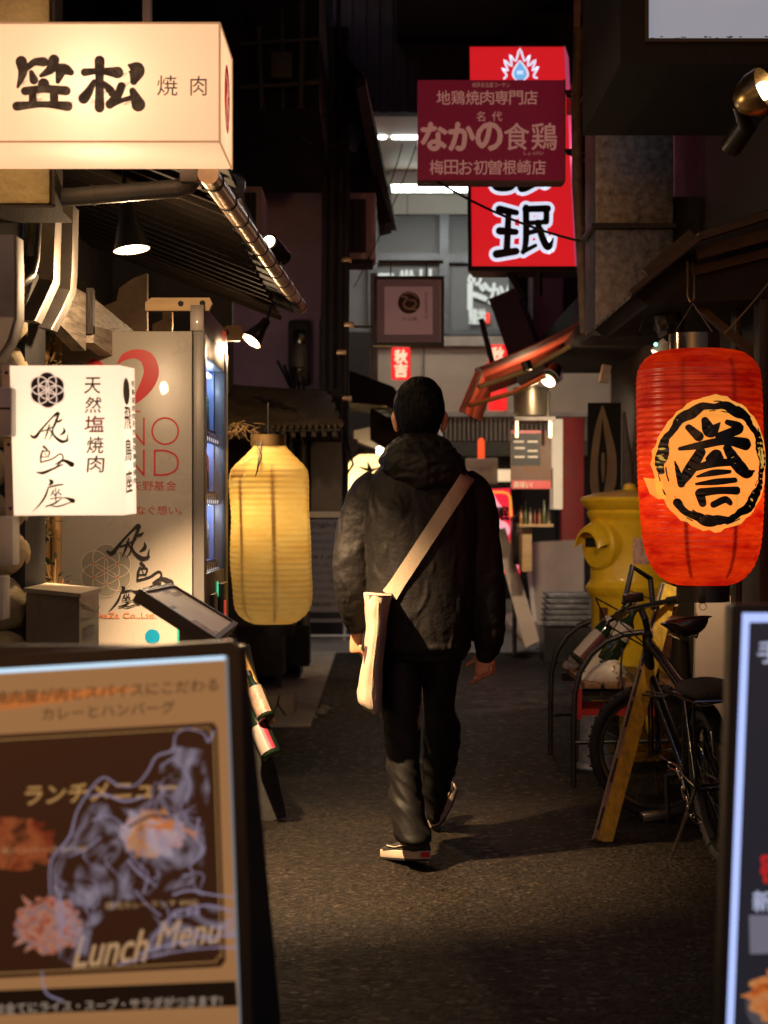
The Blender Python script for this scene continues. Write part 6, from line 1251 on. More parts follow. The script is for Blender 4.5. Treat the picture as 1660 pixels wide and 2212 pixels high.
# ------------------------------------------------------------------ yellow postbox
ZP = 8.9; cx = PX(1375, ZP); t = thing('postbox', 'old round yellow postbox with hooded slot, behind the bench', 'postbox', (cx, ZP+0.24, 0)); cy = ZP+0.24
b = MB(); b.lathe((cx, cy, 0), [(0.235, 0), (0.235, 0.10), (0.205, 0.13), (0.195, 0.16), (0.195, 0.80), (0.205, 0.815), (0.222, 0.84), (0.225, 0.86), (0.205, 0.885), (0.2, 0.90), (0.2, 1.19), (0.205, 1.20)], 48); b.build('body', M['yellow'], t)
b = MB(); b.lathe((cx, cy, 0), [(0.195, 1.195), (0.212, 1.215), (0.218, 1.235), (0.21, 1.25), (0.225, 1.262), (0.245, 1.285), (0.252, 1.30), (0.245, 1.315), (0.18, 1.335), (0.06, 1.352), (0.035, 1.355), (0.03, 1.38), (0.012, 1.388), (0.002, 1.39)], 48); b.build('cap', M['yellow'], t)
# hooded mouth facing the alley (left, slightly toward the camera)
d = Vector((-0.86, -0.51, 0)).normalized(); w = Vector((0, 0, 1)); u = w.cross(d); hc = Vector((cx, cy, 1.075))
b = MB(); rings = []
for s_, r_ in ((0.12, 0.135), (0.20, 0.13), (0.215, 0.115), (0.2151, 0.0)): rings.append([hc+d*s_+(u*cos(2*pi*i/28)+w*sin(2*pi*i/28))*max(r_, 0.002) for i in range(28)])
b.loft(rings); b.build('slot_plate', M['yellow'], t)
b = MB(); rings = []
for s_, r_, dz in ((0.19, 0.120, 0), (0.23, 0.117, -0.004), (0.265, 0.108, -0.014), (0.278, 0.100, -0.024)):
    outer = [hc+d*s_+(u*cos(a)*r_+w*(sin(a)*r_+dz)) for a in [pi*0.02+pi*0.96*i/14 for i in range(15)]]
    inner = [hc+d*s_+(u*cos(a)*(r_-0.012)+w*(sin(a)*(r_-0.012)+dz)) for a in [pi*0.02+pi*0.96*i/14 for i in range(14, -1, -1)]]
    rings.append(outer+inner)
b.loft(rings); b.build('hood', M['yellow'], t)
b = MB(); p = hc+d*0.214; b.hexa([p-u*0.085+w*0.035, p+u*0.085+w*0.035, p+u*0.085-w*0.012, p-u*0.085-w*0.012]+[q+d*0.004 for q in (p-u*0.085+w*0.035, p+u*0.085+w*0.035, p+u*0.085-w*0.012, p-u*0.085-w*0.012)]); b.build('slot', M['soot'], t)
def patch(cx, cy, r, a0, a1, z0, z1, mat, name, par):
    b = MB(); n = 10
    for i in range(n):
        q = [a0+(a1-a0)*i/n, a0+(a1-a0)*(i+1)/n]; b.face([(cx+r*sin(q[0]), cy-r*cos(q[0]), z0), (cx+r*sin(q[1]), cy-r*cos(q[1]), z0), (cx+r*sin(q[1]), cy-r*cos(q[1]), z1), (cx+r*sin(q[0]), cy-r*cos(q[0]), z1)])
    return b.build(name, mat, par, smooth=180)
patch(cx, cy, 0.2015, -0.05, 0.55, 0.98, 1.11, mk('old_notice', (0.55, 0.34, 0.30), 0.6, var=0.5, scale=40), 'paper_notice', t)
patch(cx, cy, 0.197, -1.02, -0.72, 0.62, 0.76, mk('sticker_dark', (0.10, 0.03, 0.015), 0.5, var=0.8, scale=40), 'sticker', t)

# ------------------------------------------------------------------ bench with hooped arms
t = thing('bench', 'slatted wooden bench with black hooped arms and red end plates', 'bench', (1.1, 8.6, 0))
wd_ = mk('bench_wood', (0.17, 0.085, 0.04), 0.5, stretch=(8, 1, 8), var=0.5, bump=0.3)
for i in range(5):
    b = MB(); x = 0.905+i*0.092; b.box((x, 8.1, 0.44), (x+0.078, 9.15, 0.468), 0.006); b.build('slat', wd_, t)
for y in (8.14, 9.06):
    b = MB(); b.box((0.90, y, 0.385), (1.36, y+0.04, 0.425)); b.build('seat_rail', M['black'], t)
rp = mk('red_plate', (0.30, 0.012, 0.010), 0.45, var=0.2)
b = MB(); b.box((0.875, 8.12, 0.30), (0.897, 8.32, 0.44)); b.box((0.90, 8.185, 0.31), (1.3, 8.2, 0.375)); b.build('end_plate', rp, t)
for Z, nm in ((8.08, 'near'), (9.2, 'far')):
    b = MB(); b.tube([(0.855, Z, 0), (0.855, Z, 0.26), (0.86, Z, 0.42), (0.885, Z, 0.52), (0.935, Z, 0.60), (1.0, Z, 0.655), (1.08, Z, 0.688), (1.18, Z, 0.70), (1.34, Z, 0.70), (1.36, Z, 0.68), (1.36, Z, 0.0)], 0.0135, 14); b.tube([(0.855, Z, 0.20), (1.36, Z, 0.21)], 0.010, 10); b.build('arm_hoop', M['black'], t, smooth=60)
t = thing('metal_bucket', 'upturned grey metal bucket under the bench', 'bucket', (PX(1303, 8.55), 8.7, 0)); c = (PX(1303, 8.55), 8.68, 0)
b = MB(); b.lathe(c, [(0.115, 0), (0.118, 0.008), (0.114, 0.016), (0.1, 0.03), (0.092, 0.28), (0.09, 0.30), (0.08, 0.305), (0.002, 0.305)], 32); b.build('pail', mk('zinc', (0.36, 0.37, 0.42), 0.55, 0.5, var=0.35, scale=12, bump=0.1), t)
b = MB(); b.box((c[0]+0.03, 8.583, 0.09), (c[0]+0.06, 8.59, 0.13)); b.build('tag', mk('tag_tan', (0.3, 0.22, 0.12), 0.6), t)
# things on the bench
pb, ptop = V(1245, 1428, 8.5), V(1362, 1300, 8.55); fa = facing(pb, ptop)
bottle('wine_bottle', pb, ptop, 0.042, gl, [(0.05, 0.45, whl, fa-1.3, fa-0.2), (0.05, 0.45, mk('label_plum', (0.10, 0.02, 0.03), 0.5), fa-0.2, fa+1.0), (0.6, 0.68, whl, fa-1.4, fa+1.4)], 'dark wine bottle lying tilted on the bench beside the postbox', 'bottle', 'bottles on the bench')
pb, ptop = V(1310, 1430, 8.3), V(1378, 1305, 8.35); fa = facing(pb, ptop)
bottle('wine_bottle', pb, ptop, 0.046, gl, [(0.38, 0.62, whl, fa-1.1, fa+0.9)], 'green bottle with white shoulder label standing tilted behind the white jug', 'bottle', 'bottles on the bench')
t = thing('white_jug', 'white porcelain jug lying on the bench, painted with a flower', 'jug', V(1310, 1470, 8.2)); wpn = mk('porcelain', (0.60, 0.53, 0.46), 0.3, var=0.06, coat=0.4)
a, c = V(1340, 1449, 8.14), V(1262, 1475, 8.3); d = (c-a).normalized(); u, w = frame(d); Mx = Matrix((u, w, d)).transposed(); L_ = (c-a).length
b = MB(); b.lathe(a, [(0.002, -0.012), (0.03, -0.008), (0.055, 0.012), (0.062, 0.045), (0.058, L_*0.5), (0.045, L_*0.85), (0.05, L_)], 32, Mx); b.build('body', wpn, t)
b = MB(); b.lathe(a-d*0.012, [(0.015, -0.004), (0.017, 0.0), (0.010, 0.002)], 16, Mx); b.lathe(a-d*0.013, [(0.007, -0.004), (0.008, 0.0), (0.002, 0.002)], 12, Mx); b.build('base_mark', mk('mark_grey', (0.25, 0.22, 0.18), 0.4), t)
b = MB(); rr = random.Random(9)
for i in range(12): 
    q = rr.uniform(0, 6.28); rr_ = rr.uniform(0.028, 0.046); p = a-d*0.0085+d*(rr_-0.03)*0.7+(u*cos(q)+w*sin(q))*rr_; b.ball(p, 0.006, 1, (1, 1, 1))
b.build('flower_paint', mk('flower_ochre', (0.35, 0.22, 0.07), 0.5), t)
b = MB(); b.prism([V(x, y, 8.42) for x, y in ((1262, 1448), (1300, 1398), (1346, 1368), (1338, 1412), (1316, 1440), (1285, 1462))], (0, 0.03, 0)); o = b.build('paper_bag', wpn, smooth=0); tag(o, 'crumpled white paper bag on the bench behind the jug', 'bag')
k = Ink(fplane(1262, 1368, 1346, 1462, 8.42), 0.002); k.stroke([(1300, 1410, 3), (1318, 1400, 5), (1310, 1418, 3)]); k.stroke([(1296, 1428, 3), (1312, 1432, 4)]); k.build('bag_print', M['ink'], o)
b = MB(); rr = random.Random(17)
for i in range(16): b.ball(V(rr.uniform(1222, 1262), rr.uniform(1424, 1442), 8.8), 0.022*rr.uniform(0.6, 1.2), 2, amp=0.4)
o = b.build('dried_flowers', mk('dry_flower', (0.13, 0.105, 0.10), 0.8, var=0.5), smooth=180); tag(o, 'dull dried flower heads at the far end of the bench', 'flowers')
t = thing('black_tray', 'black tray with shiny rim holding scraps on the bench', 'tray', V(1305, 1490, 8.2)); b = MB(); b.lathe(V(1305, 1492, 8.3), [(0.002, 0.0), (0.11, 0.0), (0.13, 0.016), (0.126, 0.017), (0.10, 0.004)], 28); b.build('dish', M['blackm'], t); b = MB()
for i in range(9): b.ball(V(1270+i*9, 1480+rr.uniform(-5, 5), 8.22), 0.010, 1, (1.6, 1, 0.6), 0.5)
b.build('scraps', mk('foil', (0.5, 0.45, 0.4), 0.3, 0.8, var=0.5), t)
# yellow plank and white panel
t = thing('yellow_plank', 'worn yellow plank with chipped dark edge leaning before the bench', 'plank', V(1308, 1815, 6.75))
a0, c0 = V(1307, 1818, 6.74), V(1452, 1265, 7.3); u = (c0-a0).normalized(); s_ = Vector((u.z, 0, -u.x)).normalized(); n_ = s_.cross(u).normalized()
if n_.y > 0: n_ = -n_
def pk(f, e, dpt): return a0.lerp(c0, f)+s_*e+n_*dpt
b = MB(); W_ = 0.029; b.hexa([pk(0, -W_, 0.0), pk(1, -W_, 0), pk(1, W_, 0), pk(0, W_, 0), pk(0, -W_, -0.035), pk(1, -W_, -0.035), pk(1, W_, -0.035), pk(0, W_, -0.035)]); b.build('board', mk('worn_yellow', (0.74, 0.48, 0.04), 0.55, stretch=(10, 10, 1.2), var=0.35, scale=4, bump=0.35, bscale=14, dirt=0.45, dcol=(0.16, 0.08, 0.015)), t, smooth=0)
sl = s_*(-1)
b = MB(); b.hexa([pk(0, -W_, 0.002), pk(1, -W_, 0.002), pk(1, -W_-0.014, -0.002), pk(0, -W_-0.014, -0.002), pk(0, -W_, -0.034), pk(1, -W_, -0.034), pk(1, -W_-0.014, -0.034), pk(0, -W_-0.014, -0.034)]); b.build('edge_strip', mk('edge_tan', (0.34, 0.24, 0.15), 0.6, var=0.3), t, smooth=0)
b = MB(); rr = random.Random(5); f = 0.03
while f < 0.95:
    l = rr.uniform(0.04, 0.11); 
    if rr.random() < 0.8:
        q = []
        for j in range(8): q.append(pk(f+l*j/7, -W_-0.003-0.002*rr.random(), 0.0035))
        for j in range(7, -1, -1): q.append(pk(f+l*j/7, -W_-0.012+0.003*rr.random(), 0.0005))
        b.face(q)
    f += l+0.015
b.build('chipped_paint', M['soot'], t, smooth=0)
b = MB(); b.slab(V(1505, 1290, 7.35), V(1604, 1286, 7.35), V(1604, 1600, 7.25), V(1500, 1600, 7.25), 0.05); o = b.build('cream_partition', mk('panel_cream', (0.66, 0.55, 0.44), 0.5, var=0.08), smooth=0); tag(o, 'cream panel leaning on the wall behind the bicycle', 'panel')
b = MB(); b.slab(V(1432, 1276, 7.4), V(1470, 1276, 7.4), V(1446, 1420, 7.3), V(1420, 1420, 7.3), 0.03); o = b.build('wooden_crate_side', M['palewood'], smooth=0); tag(o, 'pale wooden board behind the bicycle handlebar', 'board')
for p in ([(1346, 1400, 8.0), (1342, 1450, 7.9), (1352, 1490, 7.7), (1400, 1502, 6.9), (1440, 1505, 6.6)], [(1348, 1440, 7.9), (1380, 1486, 7.3), (1420, 1497, 6.8), (1446, 1502, 6.6)]):
    b = MB(); b.tube([Vector(q) for q in crom([tuple(V(*w)) for w in p], 6)], 0.0045, 6); o = b.build('lock_cable', M['rope']); tag(o, 'black cable looped across the bench and plank' if p[0][1] == 1400 else 'second black cable tying the plank to the bicycle', 'cable')

# ------------------------------------------------------------------ bicycle
t = thing('bicycle', 'black bicycle with red and black saddle parked by the right menu board', 'bicycle', (1.19, 6.30, 0), rot=(radians(0), radians(-7), radians(4)))
BK = M['blackm']; frm = mk('frame_black', (0.013, 0.013, 0.014), 0.25, var=0.2, coat=0.6)
chrome = mk('chrome', (0.55, 0.52, 0.48), 0.22, 1.0, var=0.2)
tyre = mk('tyre_rubber', (0.016, 0.015, 0.015), 0.75, bump=0.5, bscale=120)
RW = 0.275
def wheel(cy, steer=0.0):
    Rm = Matrix.Rotation(steer, 4, 'Z'); c = Vector((0, cy, RW)); T = Matrix.Translation(c) @ Rm
    b = MB(); n = 56
    for (R_, r_) in ((RW-0.022, 0.022),):
        rings = [[T @ Vector((r_*cos(2*pi*j/12), (R_+r_*sin(2*pi*j/12))*cos(2*pi*i/n), (R_+r_*sin(2*pi*j/12))*sin(2*pi*i/n))) for j in range(12)] for i in range(n+1)]
        b.loft(rings, cap=False)
    for i in range(84):
        a = 2*pi*i/84; x = 0.012*(1 if i % 2 else -1); p = T @ Vector((x, (RW-0.0015)*cos(a), (RW-0.0015)*sin(a))); b.ball(p, 0.0065, 1, (1.3, 1, 1))
    ty = b.build('tyre', tyre, t, smooth=60)
    b = MB(); rings = [[T @ Vector((x, r*cos(2*pi*i/n), r*sin(2*pi*i/n))) for x, r in ((-0.011, RW-0.045), (0.011, RW-0.045), (0.009, RW-0.058), (-0.009, RW-0.058))] for i in range(n+1)]; b.loft(rings, cap=False); b.build('rim', mk('rim_dark', (0.05, 0.05, 0.05), 0.35, 0.8), ty)
    b = MB()
    for i in range(28):
        a = 2*pi*i/28; a2 = a+(0.5 if i % 4 < 2 else -0.5); x = 0.025*(1 if i % 2 else -1); b.tube([T @ Vector((x, 0.02*cos(a2), 0.02*sin(a2))), T @ Vector((0, (RW-0.05)*cos(a), (RW-0.05)*sin(a)))], 0.0011, 4)
    b.tube([T @ Vector((-0.05, 0, 0)), T @ Vector((0.05, 0, 0))], 0.016, 14); b.build('spokes', mk('spoke_steel', (0.10, 0.095, 0.09), 0.3, 1.0), ty)
wheel(0.0); wheel(0.93, radians(62))
b = MB(); st = Vector((0, 0.20, 0.62)); bb = Vector((0, 0.40, 0.27)); hd = Vector((0, 0.80, 0.74)); hl = Vector((0, 0.84, 0.60))
b.tube([bb, st], 0.018, 12).tube([st-Vector((0, -0.01, 0.05)), hd], 0.018, 12).tube([bb, hl], 0.020, 12).tube([hd+Vector((0, -0.01, 0.03)), hl], 0.022, 12)
for x in (-0.055, 0.055): b.tube([bb+Vector((x*0.4, 0, 0)), (x, 0.02, RW)], 0.009, 8).tube([st+Vector((x*0.3, 0, -0.06)), (x, 0.02, RW)], 0.008, 8)
b.build('frame', frm, t, smooth=60)
F = Matrix.Translation((0, 0.93, 0)) @ Matrix.Rotation(radians(62), 4, 'Z') @ Matrix.Translation((0, -0.93, 0))
b = MB()
for x in (-0.05, 0.05): b.tube([F @ Vector((x, 0.93, RW)), F @ Vector((x, 0.90, 0.57)), F @ Vector((x*0.4, 0.885, 0.60))], 0.011, 8)
b.tube([F @ Vector((0, 0.885, 0.59)), hd+Vector((0, 0, 0.08))], 0.014, 10).tube([hd+Vector((0, 0, 0.08)), hd+Vector((-0.01, 0.02, 0.13))], 0.014, 10); b.build('fork', frm, t, smooth=60)
hb = hd+Vector((-0.01, 0.02, 0.13)); G = Matrix.Translation(hb) @ Matrix.Rotation(radians(48), 4, 'Z')
b = MB(); hpts = [(-0.29, -0.07, 0.0), (-0.17, -0.02, 0.0), (-0.06, 0, 0), (0.06, 0, 0), (0.17, -0.02, 0.0), (0.29, -0.07, 0.0)]; b.tube([G @ Vector(p) for p in hpts], 0.0115, 10); hbar = b.build('handlebar', frm, t, smooth=60)
for s_ in (-1, 1):
    b = MB(); b.tube([G @ Vector((s_*0.18, -0.024, 0)), G @ Vector((s_*0.295, -0.072, 0))], 0.018, 12); b.build('grip', BK, hbar)
    b = MB(); b.tube([G @ Vector((s_*0.14, 0.0, -0.01)), G @ Vector((s_*0.2, 0.03, -0.03)), G @ Vector((s_*0.27, -0.0, -0.04))], 0.006, 8); b.build('brake_lever', BK, hbar)
b = MB(); b.box(G @ Vector((-0.14, -0.02, 0.03)), G @ Vector((-0.14, -0.02, 0.03))+Vector((0.075, 0.06, 0.035)), 0.008); b.build('bell', BK, hbar)
b = MB()
for s_ in (-1, 1): b.tube([G @ Vector((s_*0.15, 0.0, 0)), G @ Vector((s_*0.13, 0.12, 0.06)), G @ Vector((s_*0.05, 0.13, -0.06)), hd+Vector((0.02, 0.04, -0.05))], 0.0035, 6)
b.build('brake_cable', M['rope'], t, smooth=60)
b = MB(); b.tube([G @ Vector((0.10, 0.0, -0.02)), G @ Vector((0.14, 0.02, 0.10)), G @ Vector((0.06, 0.05, 0.16)), G @ Vector((-0.02, 0.06, 0.02))], 0.012, 10); b.build('lamp_bracket', BK, t, smooth=60)
b = MB(); b.tube([st-Vector((0, -0.01, 0.06)), st+Vector((0, -0.035, 0.16))], 0.0145, 12).tube([st+Vector((0, 0, -0.03)), st+Vector((0, -0.007, 0.02))], 0.023, 14); b.build('seat_post', BK, t, smooth=60)
b = MB(); rings = []; sz = 0.845
for y, hw, z, th in ((-0.125, 0.055, 0.012, 0.03), (-0.12, 0.085, 0.016, 0.045), (-0.08, 0.097, 0.016, 0.06), (-0.03, 0.085, 0.008, 0.055), (0.02, 0.06, 0.0, 0.05), (0.08, 0.036, 0.0, 0.04), (0.14, 0.024, 0.002, 0.032), (0.16, 0.012, -0.005, 0.018)):
    rings.append([Vector((hw*cos(a)*(1 if sin(a) > 0 else 0.8), 0.17+y, sz+z+(0.012 if sin(a) > 0 else th)*sin(a)*(1 if sin(a) > 0 else 1))) for a in [2*pi*i/20 for i in range(20)]])
b.loft(rings); sd = b.build('saddle', mk('saddle_vinyl', (0.015, 0.013, 0.013), 0.28, coat=0.5), t, smooth=60)
b = MB(); rings = []
for y, hw, z in ((-0.02, 0.05, 0.015), (0.02, 0.052, 0.014), (0.08, 0.033, 0.0135), (0.14, 0.020, 0.014), (0.155, 0.008, 0.01)): rings.append([Vector((hw*cos(a), 0.17+y, sz+z+0.005*sin(a))) for a in [2*pi*i/14 for i in range(14)]])
b.loft(rings); b.build('saddle_top', mk('saddle_red', (0.22, 0.012, 0.015), 0.35), sd)
b = MB(); b.tube([(-0.03, 0.27, 0.80), (-0.03, 0.10, 0.795), (-0.03, 0.06, 0.82)], 0.004, 6).tube([(0.03, 0.27, 0.80), (0.03, 0.10, 0.795), (0.03, 0.06, 0.82)], 0.004, 6); b.build('saddle_rail', chrome, sd)
b = MB(); b.box((-0.07, -0.26, 0.60), (0.07, 0.12, 0.612), 0.004)
for x in (-0.06, 0.06): b.tube([(x, -0.12, 0.60), (x, 0.0, RW)], 0.006, 8)
for x in (-0.07, 0.07): b.tube([(x, -0.28, 0.606), (x, 0.12, 0.606)], 0.007, 8)
b.build('rear_rack', frm, t)
b = MB(); b.loft([[Vector((hw*cos(a), y, 0.635+th*sin(a))) for a in [2*pi*i/18 for i in range(18)]] for y, hw, th in ((-0.29, 0.06, 0.012), (-0.27, 0.092, 0.026), (-0.1, 0.098, 0.03), (0.04, 0.085, 0.026), (0.07, 0.05, 0.012))]); b.build('rack_cushion', mk('cushion_fleece', (0.014, 0.012, 0.011), 0.9, bump=1.0, bscale=90), t, smooth=60)
b = MB(); b.tube([(-0.092, -0.27, 0.618), (0.0, -0.29, 0.612), (0.092, -0.27, 0.618)], 0.005, 8); b.build('rack_trim', chrome, t)
b = MB(); n = 18
for i in range(n):
    a0, a1 = radians(60+i*8), radians(60+(i+1)*8); r_ = RW+0.018
    b.hexa([(-0.027, r_*cos(a0)*1, RW+r_*sin(a0)), (0.027, r_*cos(a0), RW+r_*sin(a0)), (0.027, r_*cos(a1), RW+r_*sin(a1)), (-0.027, r_*cos(a1), RW+r_*sin(a1)), (-0.027, (r_+.003)*cos(a0), RW+(r_+.003)*sin(a0)), (0.027, (r_+.003)*cos(a0), RW+(r_+.003)*sin(a0)), (0.027, (r_+.003)*cos(a1), RW+(r_+.003)*sin(a1)), (-0.027, (r_+.003)*cos(a1), RW+(r_+.003)*sin(a1))])
b.build('mudguard', frm, t)
b = MB(); b.box((0.0, -0.315, 0.44), (0.075, -0.305, 0.58)); b.build('number_plate', mk('plate_pale', (0.45, 0.38, 0.3), 0.5, var=0.2), t)
b = MB(); b.box((0.005, -0.318, 0.47), (0.05, -0.3155, 0.56)); b.build('blue_sticker', mk('sticker_blue', (0.02, 0.09, 0.2), 0.4), t)
b = MB(); b.box((-0.04, -0.31, 0.40), (0.03, -0.26, 0.47), 0.006); b.build('rear_reflector', M['blackm'], t)
b = MB(); b.tube([bb-Vector((0.07, 0, 0)), bb+Vector((0.07, 0, 0))], 0.02, 14).tube([bb-Vector((0.075, 0, 0)), bb+Vector((-0.08, 0.04, -0.15))], 0.010, 8).tube([bb+Vector((0.075, 0, 0)), bb+Vector((0.08, -0.04, 0.15))], 0.010, 8); b.box(bb+Vector((-0.18, 0.0, -0.165)), bb+Vector((-0.085, 0.08, -0.14)), 0.004); b.box(bb+Vector((0.085, -0.08, 0.14)), bb+Vector((0.18, 0.0, 0.165)), 0.004)
b.build('crank', frm, t)
b = MB(); b.lathe(bb+Vector((0.06, 0, 0)), [(0.09, -0.002), (0.092, 0.0), (0.09, 0.003), (0.06, 0.003), (0.06, -0.002)], 36, Matrix(((0, 0, 1), (1, 0, 0), (0, 1, 0)))); b.build('chainring', chrome, t)
b = MB(); b.tube([(-0.06, 0.02, RW), (-0.12, 0.10, 0.10), (-0.16, 0.13, 0.01)], 0.008, 8); b.build('kickstand', chrome, t)
b = MB(); b.tube([(-0.03, -0.20, 0.50), (-0.04, -0.24, 0.42), (0.0, -0.26, 0.40), (0.04, -0.25, 0.41)], 0.006, 8); b.build('rear_lock', chrome, t)
# chain
t2 = thing('lock_chain', 'pale metal chain hanging on the bicycle’s rear wheel', 'chain', V(1490, 1690, 6.2))
path = crom([tuple(V(x, y, Z)) for x, y, Z in ((1448, 1652, 6.16), (1468, 1662, 6.14), (1478, 1700, 6.12), (1486, 1735, 6.12), (1500, 1768, 6.13), (1524, 1783, 6.15))], 8); path = [Vector(p) for p in path]; acc = 0.0; i = 0
seglen = 0.034; cur = path[0].copy(); idx = 1; links = []
while idx < len(path):
    v = path[idx]-cur
    if v.length < seglen: idx += 1; continue
    nx = cur+v.normalized()*seglen; links.append((cur.copy(), nx.copy())); cur = nx
for i, (p, q) in enumerate(links):
    d = (q-p).normalized(); u, w = frame(d); s_ = u if i % 2 else w; c = (p+q)/2; hl_, hw_ = 0.024, 0.0095; pts = []
    for j in range(17):
        a = 2*pi*j/16; pts.append(c+d*(hl_-hw_)*(1 if cos(a) >= 0 else -1)+d*hw_*cos(a)+s_*hw_*sin(a))
    b = MB(); b.tube(pts, 0.0032, 6, cap=False); b.build('chain_link', chrome, t2, smooth=60)
# ------------------------------------------------------------------ the walker
ZM = 6.45
skin = mk('skin', (0.55, 0.27, 0.15), 0.5, var=0.08, bump=0.1, bscale=120)
jackm = mk('jacket_nylon', (0.0070, 0.0058, 0.0052), 0.66, var=0.15, scale=4, bump=0.25, bscale=70, rvar=0.05, spec=0.25, ridge=0.8, rscale=12.0, rstretch=(1.5, 1.2, 0.7))
trm = mk('trouser_cloth', (0.0060, 0.0050, 0.0045), 0.66, var=0.25, scale=5, bump=0.15, bscale=240, rvar=0.06, spec=0.3, ridge=0.5, rscale=5.5, rstretch=(0.7, 0.8, 1.7))
hairm = mk('black_hair', (0.004, 0.0035, 0.003), 0.6, spec=0.12, var=0.3, scale=30, stretch=(6, 6, 0.6), bump=0.5, bscale=60)
t = thing('person', 'person in dark hooded jacket and black trousers walking away down the alley', 'person', (PX(905, ZM), ZM, 0))
def sel(c, a, b_, n=36, e=2.0, rot=0.0):
    """horizontal super-ellipse ring"""
    out = []
    for i in range(n):
        th = 2*pi*i/n; cx_, sx_ = cos(th), sin(th)
        x = a*math.copysign(abs(cx_)**(2/e), cx_); y = b_*math.copysign(abs(sx_)**(2/e), sx_)
        out.append(Vector((c.x+x*cos(rot)-y*sin(rot), c.y+x*sin(rot)+y*cos(rot), c.z)))
    return out
def limb(b, pts, n=20, wr=None, step=6):
    """closed tapered tube: pts (x, y, z, r) or (x, y, z, r, ry)"""
    p = crom([tuple(q) if len(q) == 5 else (*q, q[3]) for q in pts], step); rings = []; m = len(p); u = None
    for i in range(m):
        c = Vector(p[i][:3]); d = (Vector(p[min(i+1, m-1)][:3])-Vector(p[max(i-1, 0)][:3])).normalized()
        if u is None: u, w = frame(d)
        else: u = (u-d*u.dot(d)).normalized(); w = d.cross(u)
        ring = []
        for k_ in range(n):
            a = 2*pi*k_/n; q = c+u*cos(a)*p[i][3]+w*sin(a)*p[i][4]
            if wr: q += (q-c).normalized()*wr(q, i/m, a)
            ring.append(q)
        rings.append(ring)
    b.loft(rings); return b
def W3(x, y, Z=ZM): return V(x, y, Z)
def fold(p, f=9.0, amp=0.006, sx=1, sy=1, sz=1):
    q = Vector((p.x*sx, p.y*sy, p.z*sz))*f; r = 1-abs(noise.noise(q))*2; return amp*((r-0.5)*0.9+0.6*noise.noise(q*2.3))
# body: one continuous surface
b = MB()
hc = W3(908, 880)
b.ball(hc+Vector((0, 0.004, 0.0)), 1.0, 4, (0.074, 0.090, 0.092))
b.ball(hc+Vector((0, 0.045, -0.055)), 1.0, 3, (0.060, 0.058, 0.072))            # jaw and cheeks
b.ball(hc+Vector((0, 0.112, -0.028)), 1.0, 2, (0.013, 0.018, 0.022))           # nose
b.ball(hc+Vector((0, 0.092, -0.072)), 1.0, 2, (0.026, 0.014, 0.012))           # mouth
for s_ in (-1, 1):
    b.ball(hc+Vector((s_*0.031, 0.085, 0.0)), 0.013, 2)
    ec = W3(857 if s_ < 0 else 957, 910)+Vector((s_*0.003, -0.012, 0))
    limb(b, [(ec.x-s_*0.008, ec.y+0.008, ec.z-0.034, 0.006, 0.010), (ec.x-s_*0.002, ec.y, ec.z-0.026, 0.009, 0.010), (ec.x+s_*0.002, ec.y-0.004, ec.z-0.008, 0.011, 0.009), (ec.x+s_*0.006, ec.y-0.008, ec.z+0.012, 0.012, 0.008), (ec.x+s_*0.002, ec.y-0.003, ec.z+0.028, 0.010, 0.008), (ec.x-s_*0.006, ec.y+0.004, ec.z+0.034, 0.004, 0.006)], 12)
nb = W3(908, 965)
limb(b, [(hc.x, hc.y, hc.z-0.03, 0.055), (hc.x, hc.y, hc.z-0.09, 0.054), (nb.x, nb.y, nb.z, 0.060), (nb.x, nb.y, nb.z-0.06, 0.09, 0.07)], 24)
def rs(y, xl, xr, bd, dz=0.0, e=2.3): 
    a, c = W3(xl, y), W3(xr, y); return sel(Vector(((a.x+c.x)/2, ZM+dz, a.z)), (c.x-a.x)/2, bd, 36, e)
b.loft([rs(y, xl, xr, d) for y, xl, xr, d in ((985, 850, 970, 0.07), (1030, 815, 1005, 0.085), (1090, 805, 1010, 0.10), (1180, 815, 1000, 0.10), (1280, 825, 990, 0.095), (1340, 840, 980, 0.09), (1380, 865, 960, 0.07), (1402, 885, 945, 0.05))])
S_L, E_L, H_L = W3(800, 1062), W3(766, 1215, 6.43), W3(775, 1362, 6.50)
S_R, E_R, H_R = W3(1018, 1062), W3(1048, 1215, 6.42), W3(1049, 1408, 6.46)
for s0, e0, h0 in ((S_L, E_L, H_L), (S_R, E_R, H_R)):
    limb(b, [(*s0, 0.05), (*s0.lerp(e0, 0.5), 0.045), (*e0, 0.038), (*e0.lerp(h0, 0.5), 0.033), (*h0, 0.024)], 20)
# legs inside the trousers
hipL, kneL, ankL = V(872, 1450, 6.45), V(880, 1620, 6.33), V(895, 1815, 6.24)
hipR, kneR, ankR = V(948, 1450, 6.50), V(955, 1590, 6.72), V(948, 1740, 6.98)
for h_, k_, a_ in ((hipL, kneL, ankL), (hipR, kneR, ankR)): limb(b, [(*h_, 0.06), (*h_.lerp(k_, 0.5), 0.055), (*k_, 0.042), (*k_.lerp(a_, 0.4), 0.038), (*a_, 0.026)], 20)
for a_, d in ((ankL, Vector((-0.42, 0.9, -0.1))), (ankR, Vector((0.30, 0.84, 0.30)))):
    d.normalize(); limb(b, [(*(a_-d*0.01+Vector((0, 0, 0.01))), 0.022), (*(a_+d*0.04+Vector((0, 0, 0.002))), 0.020), (*(a_+d*0.10+Vector((0, 0, -0.012))), 0.014)], 14)
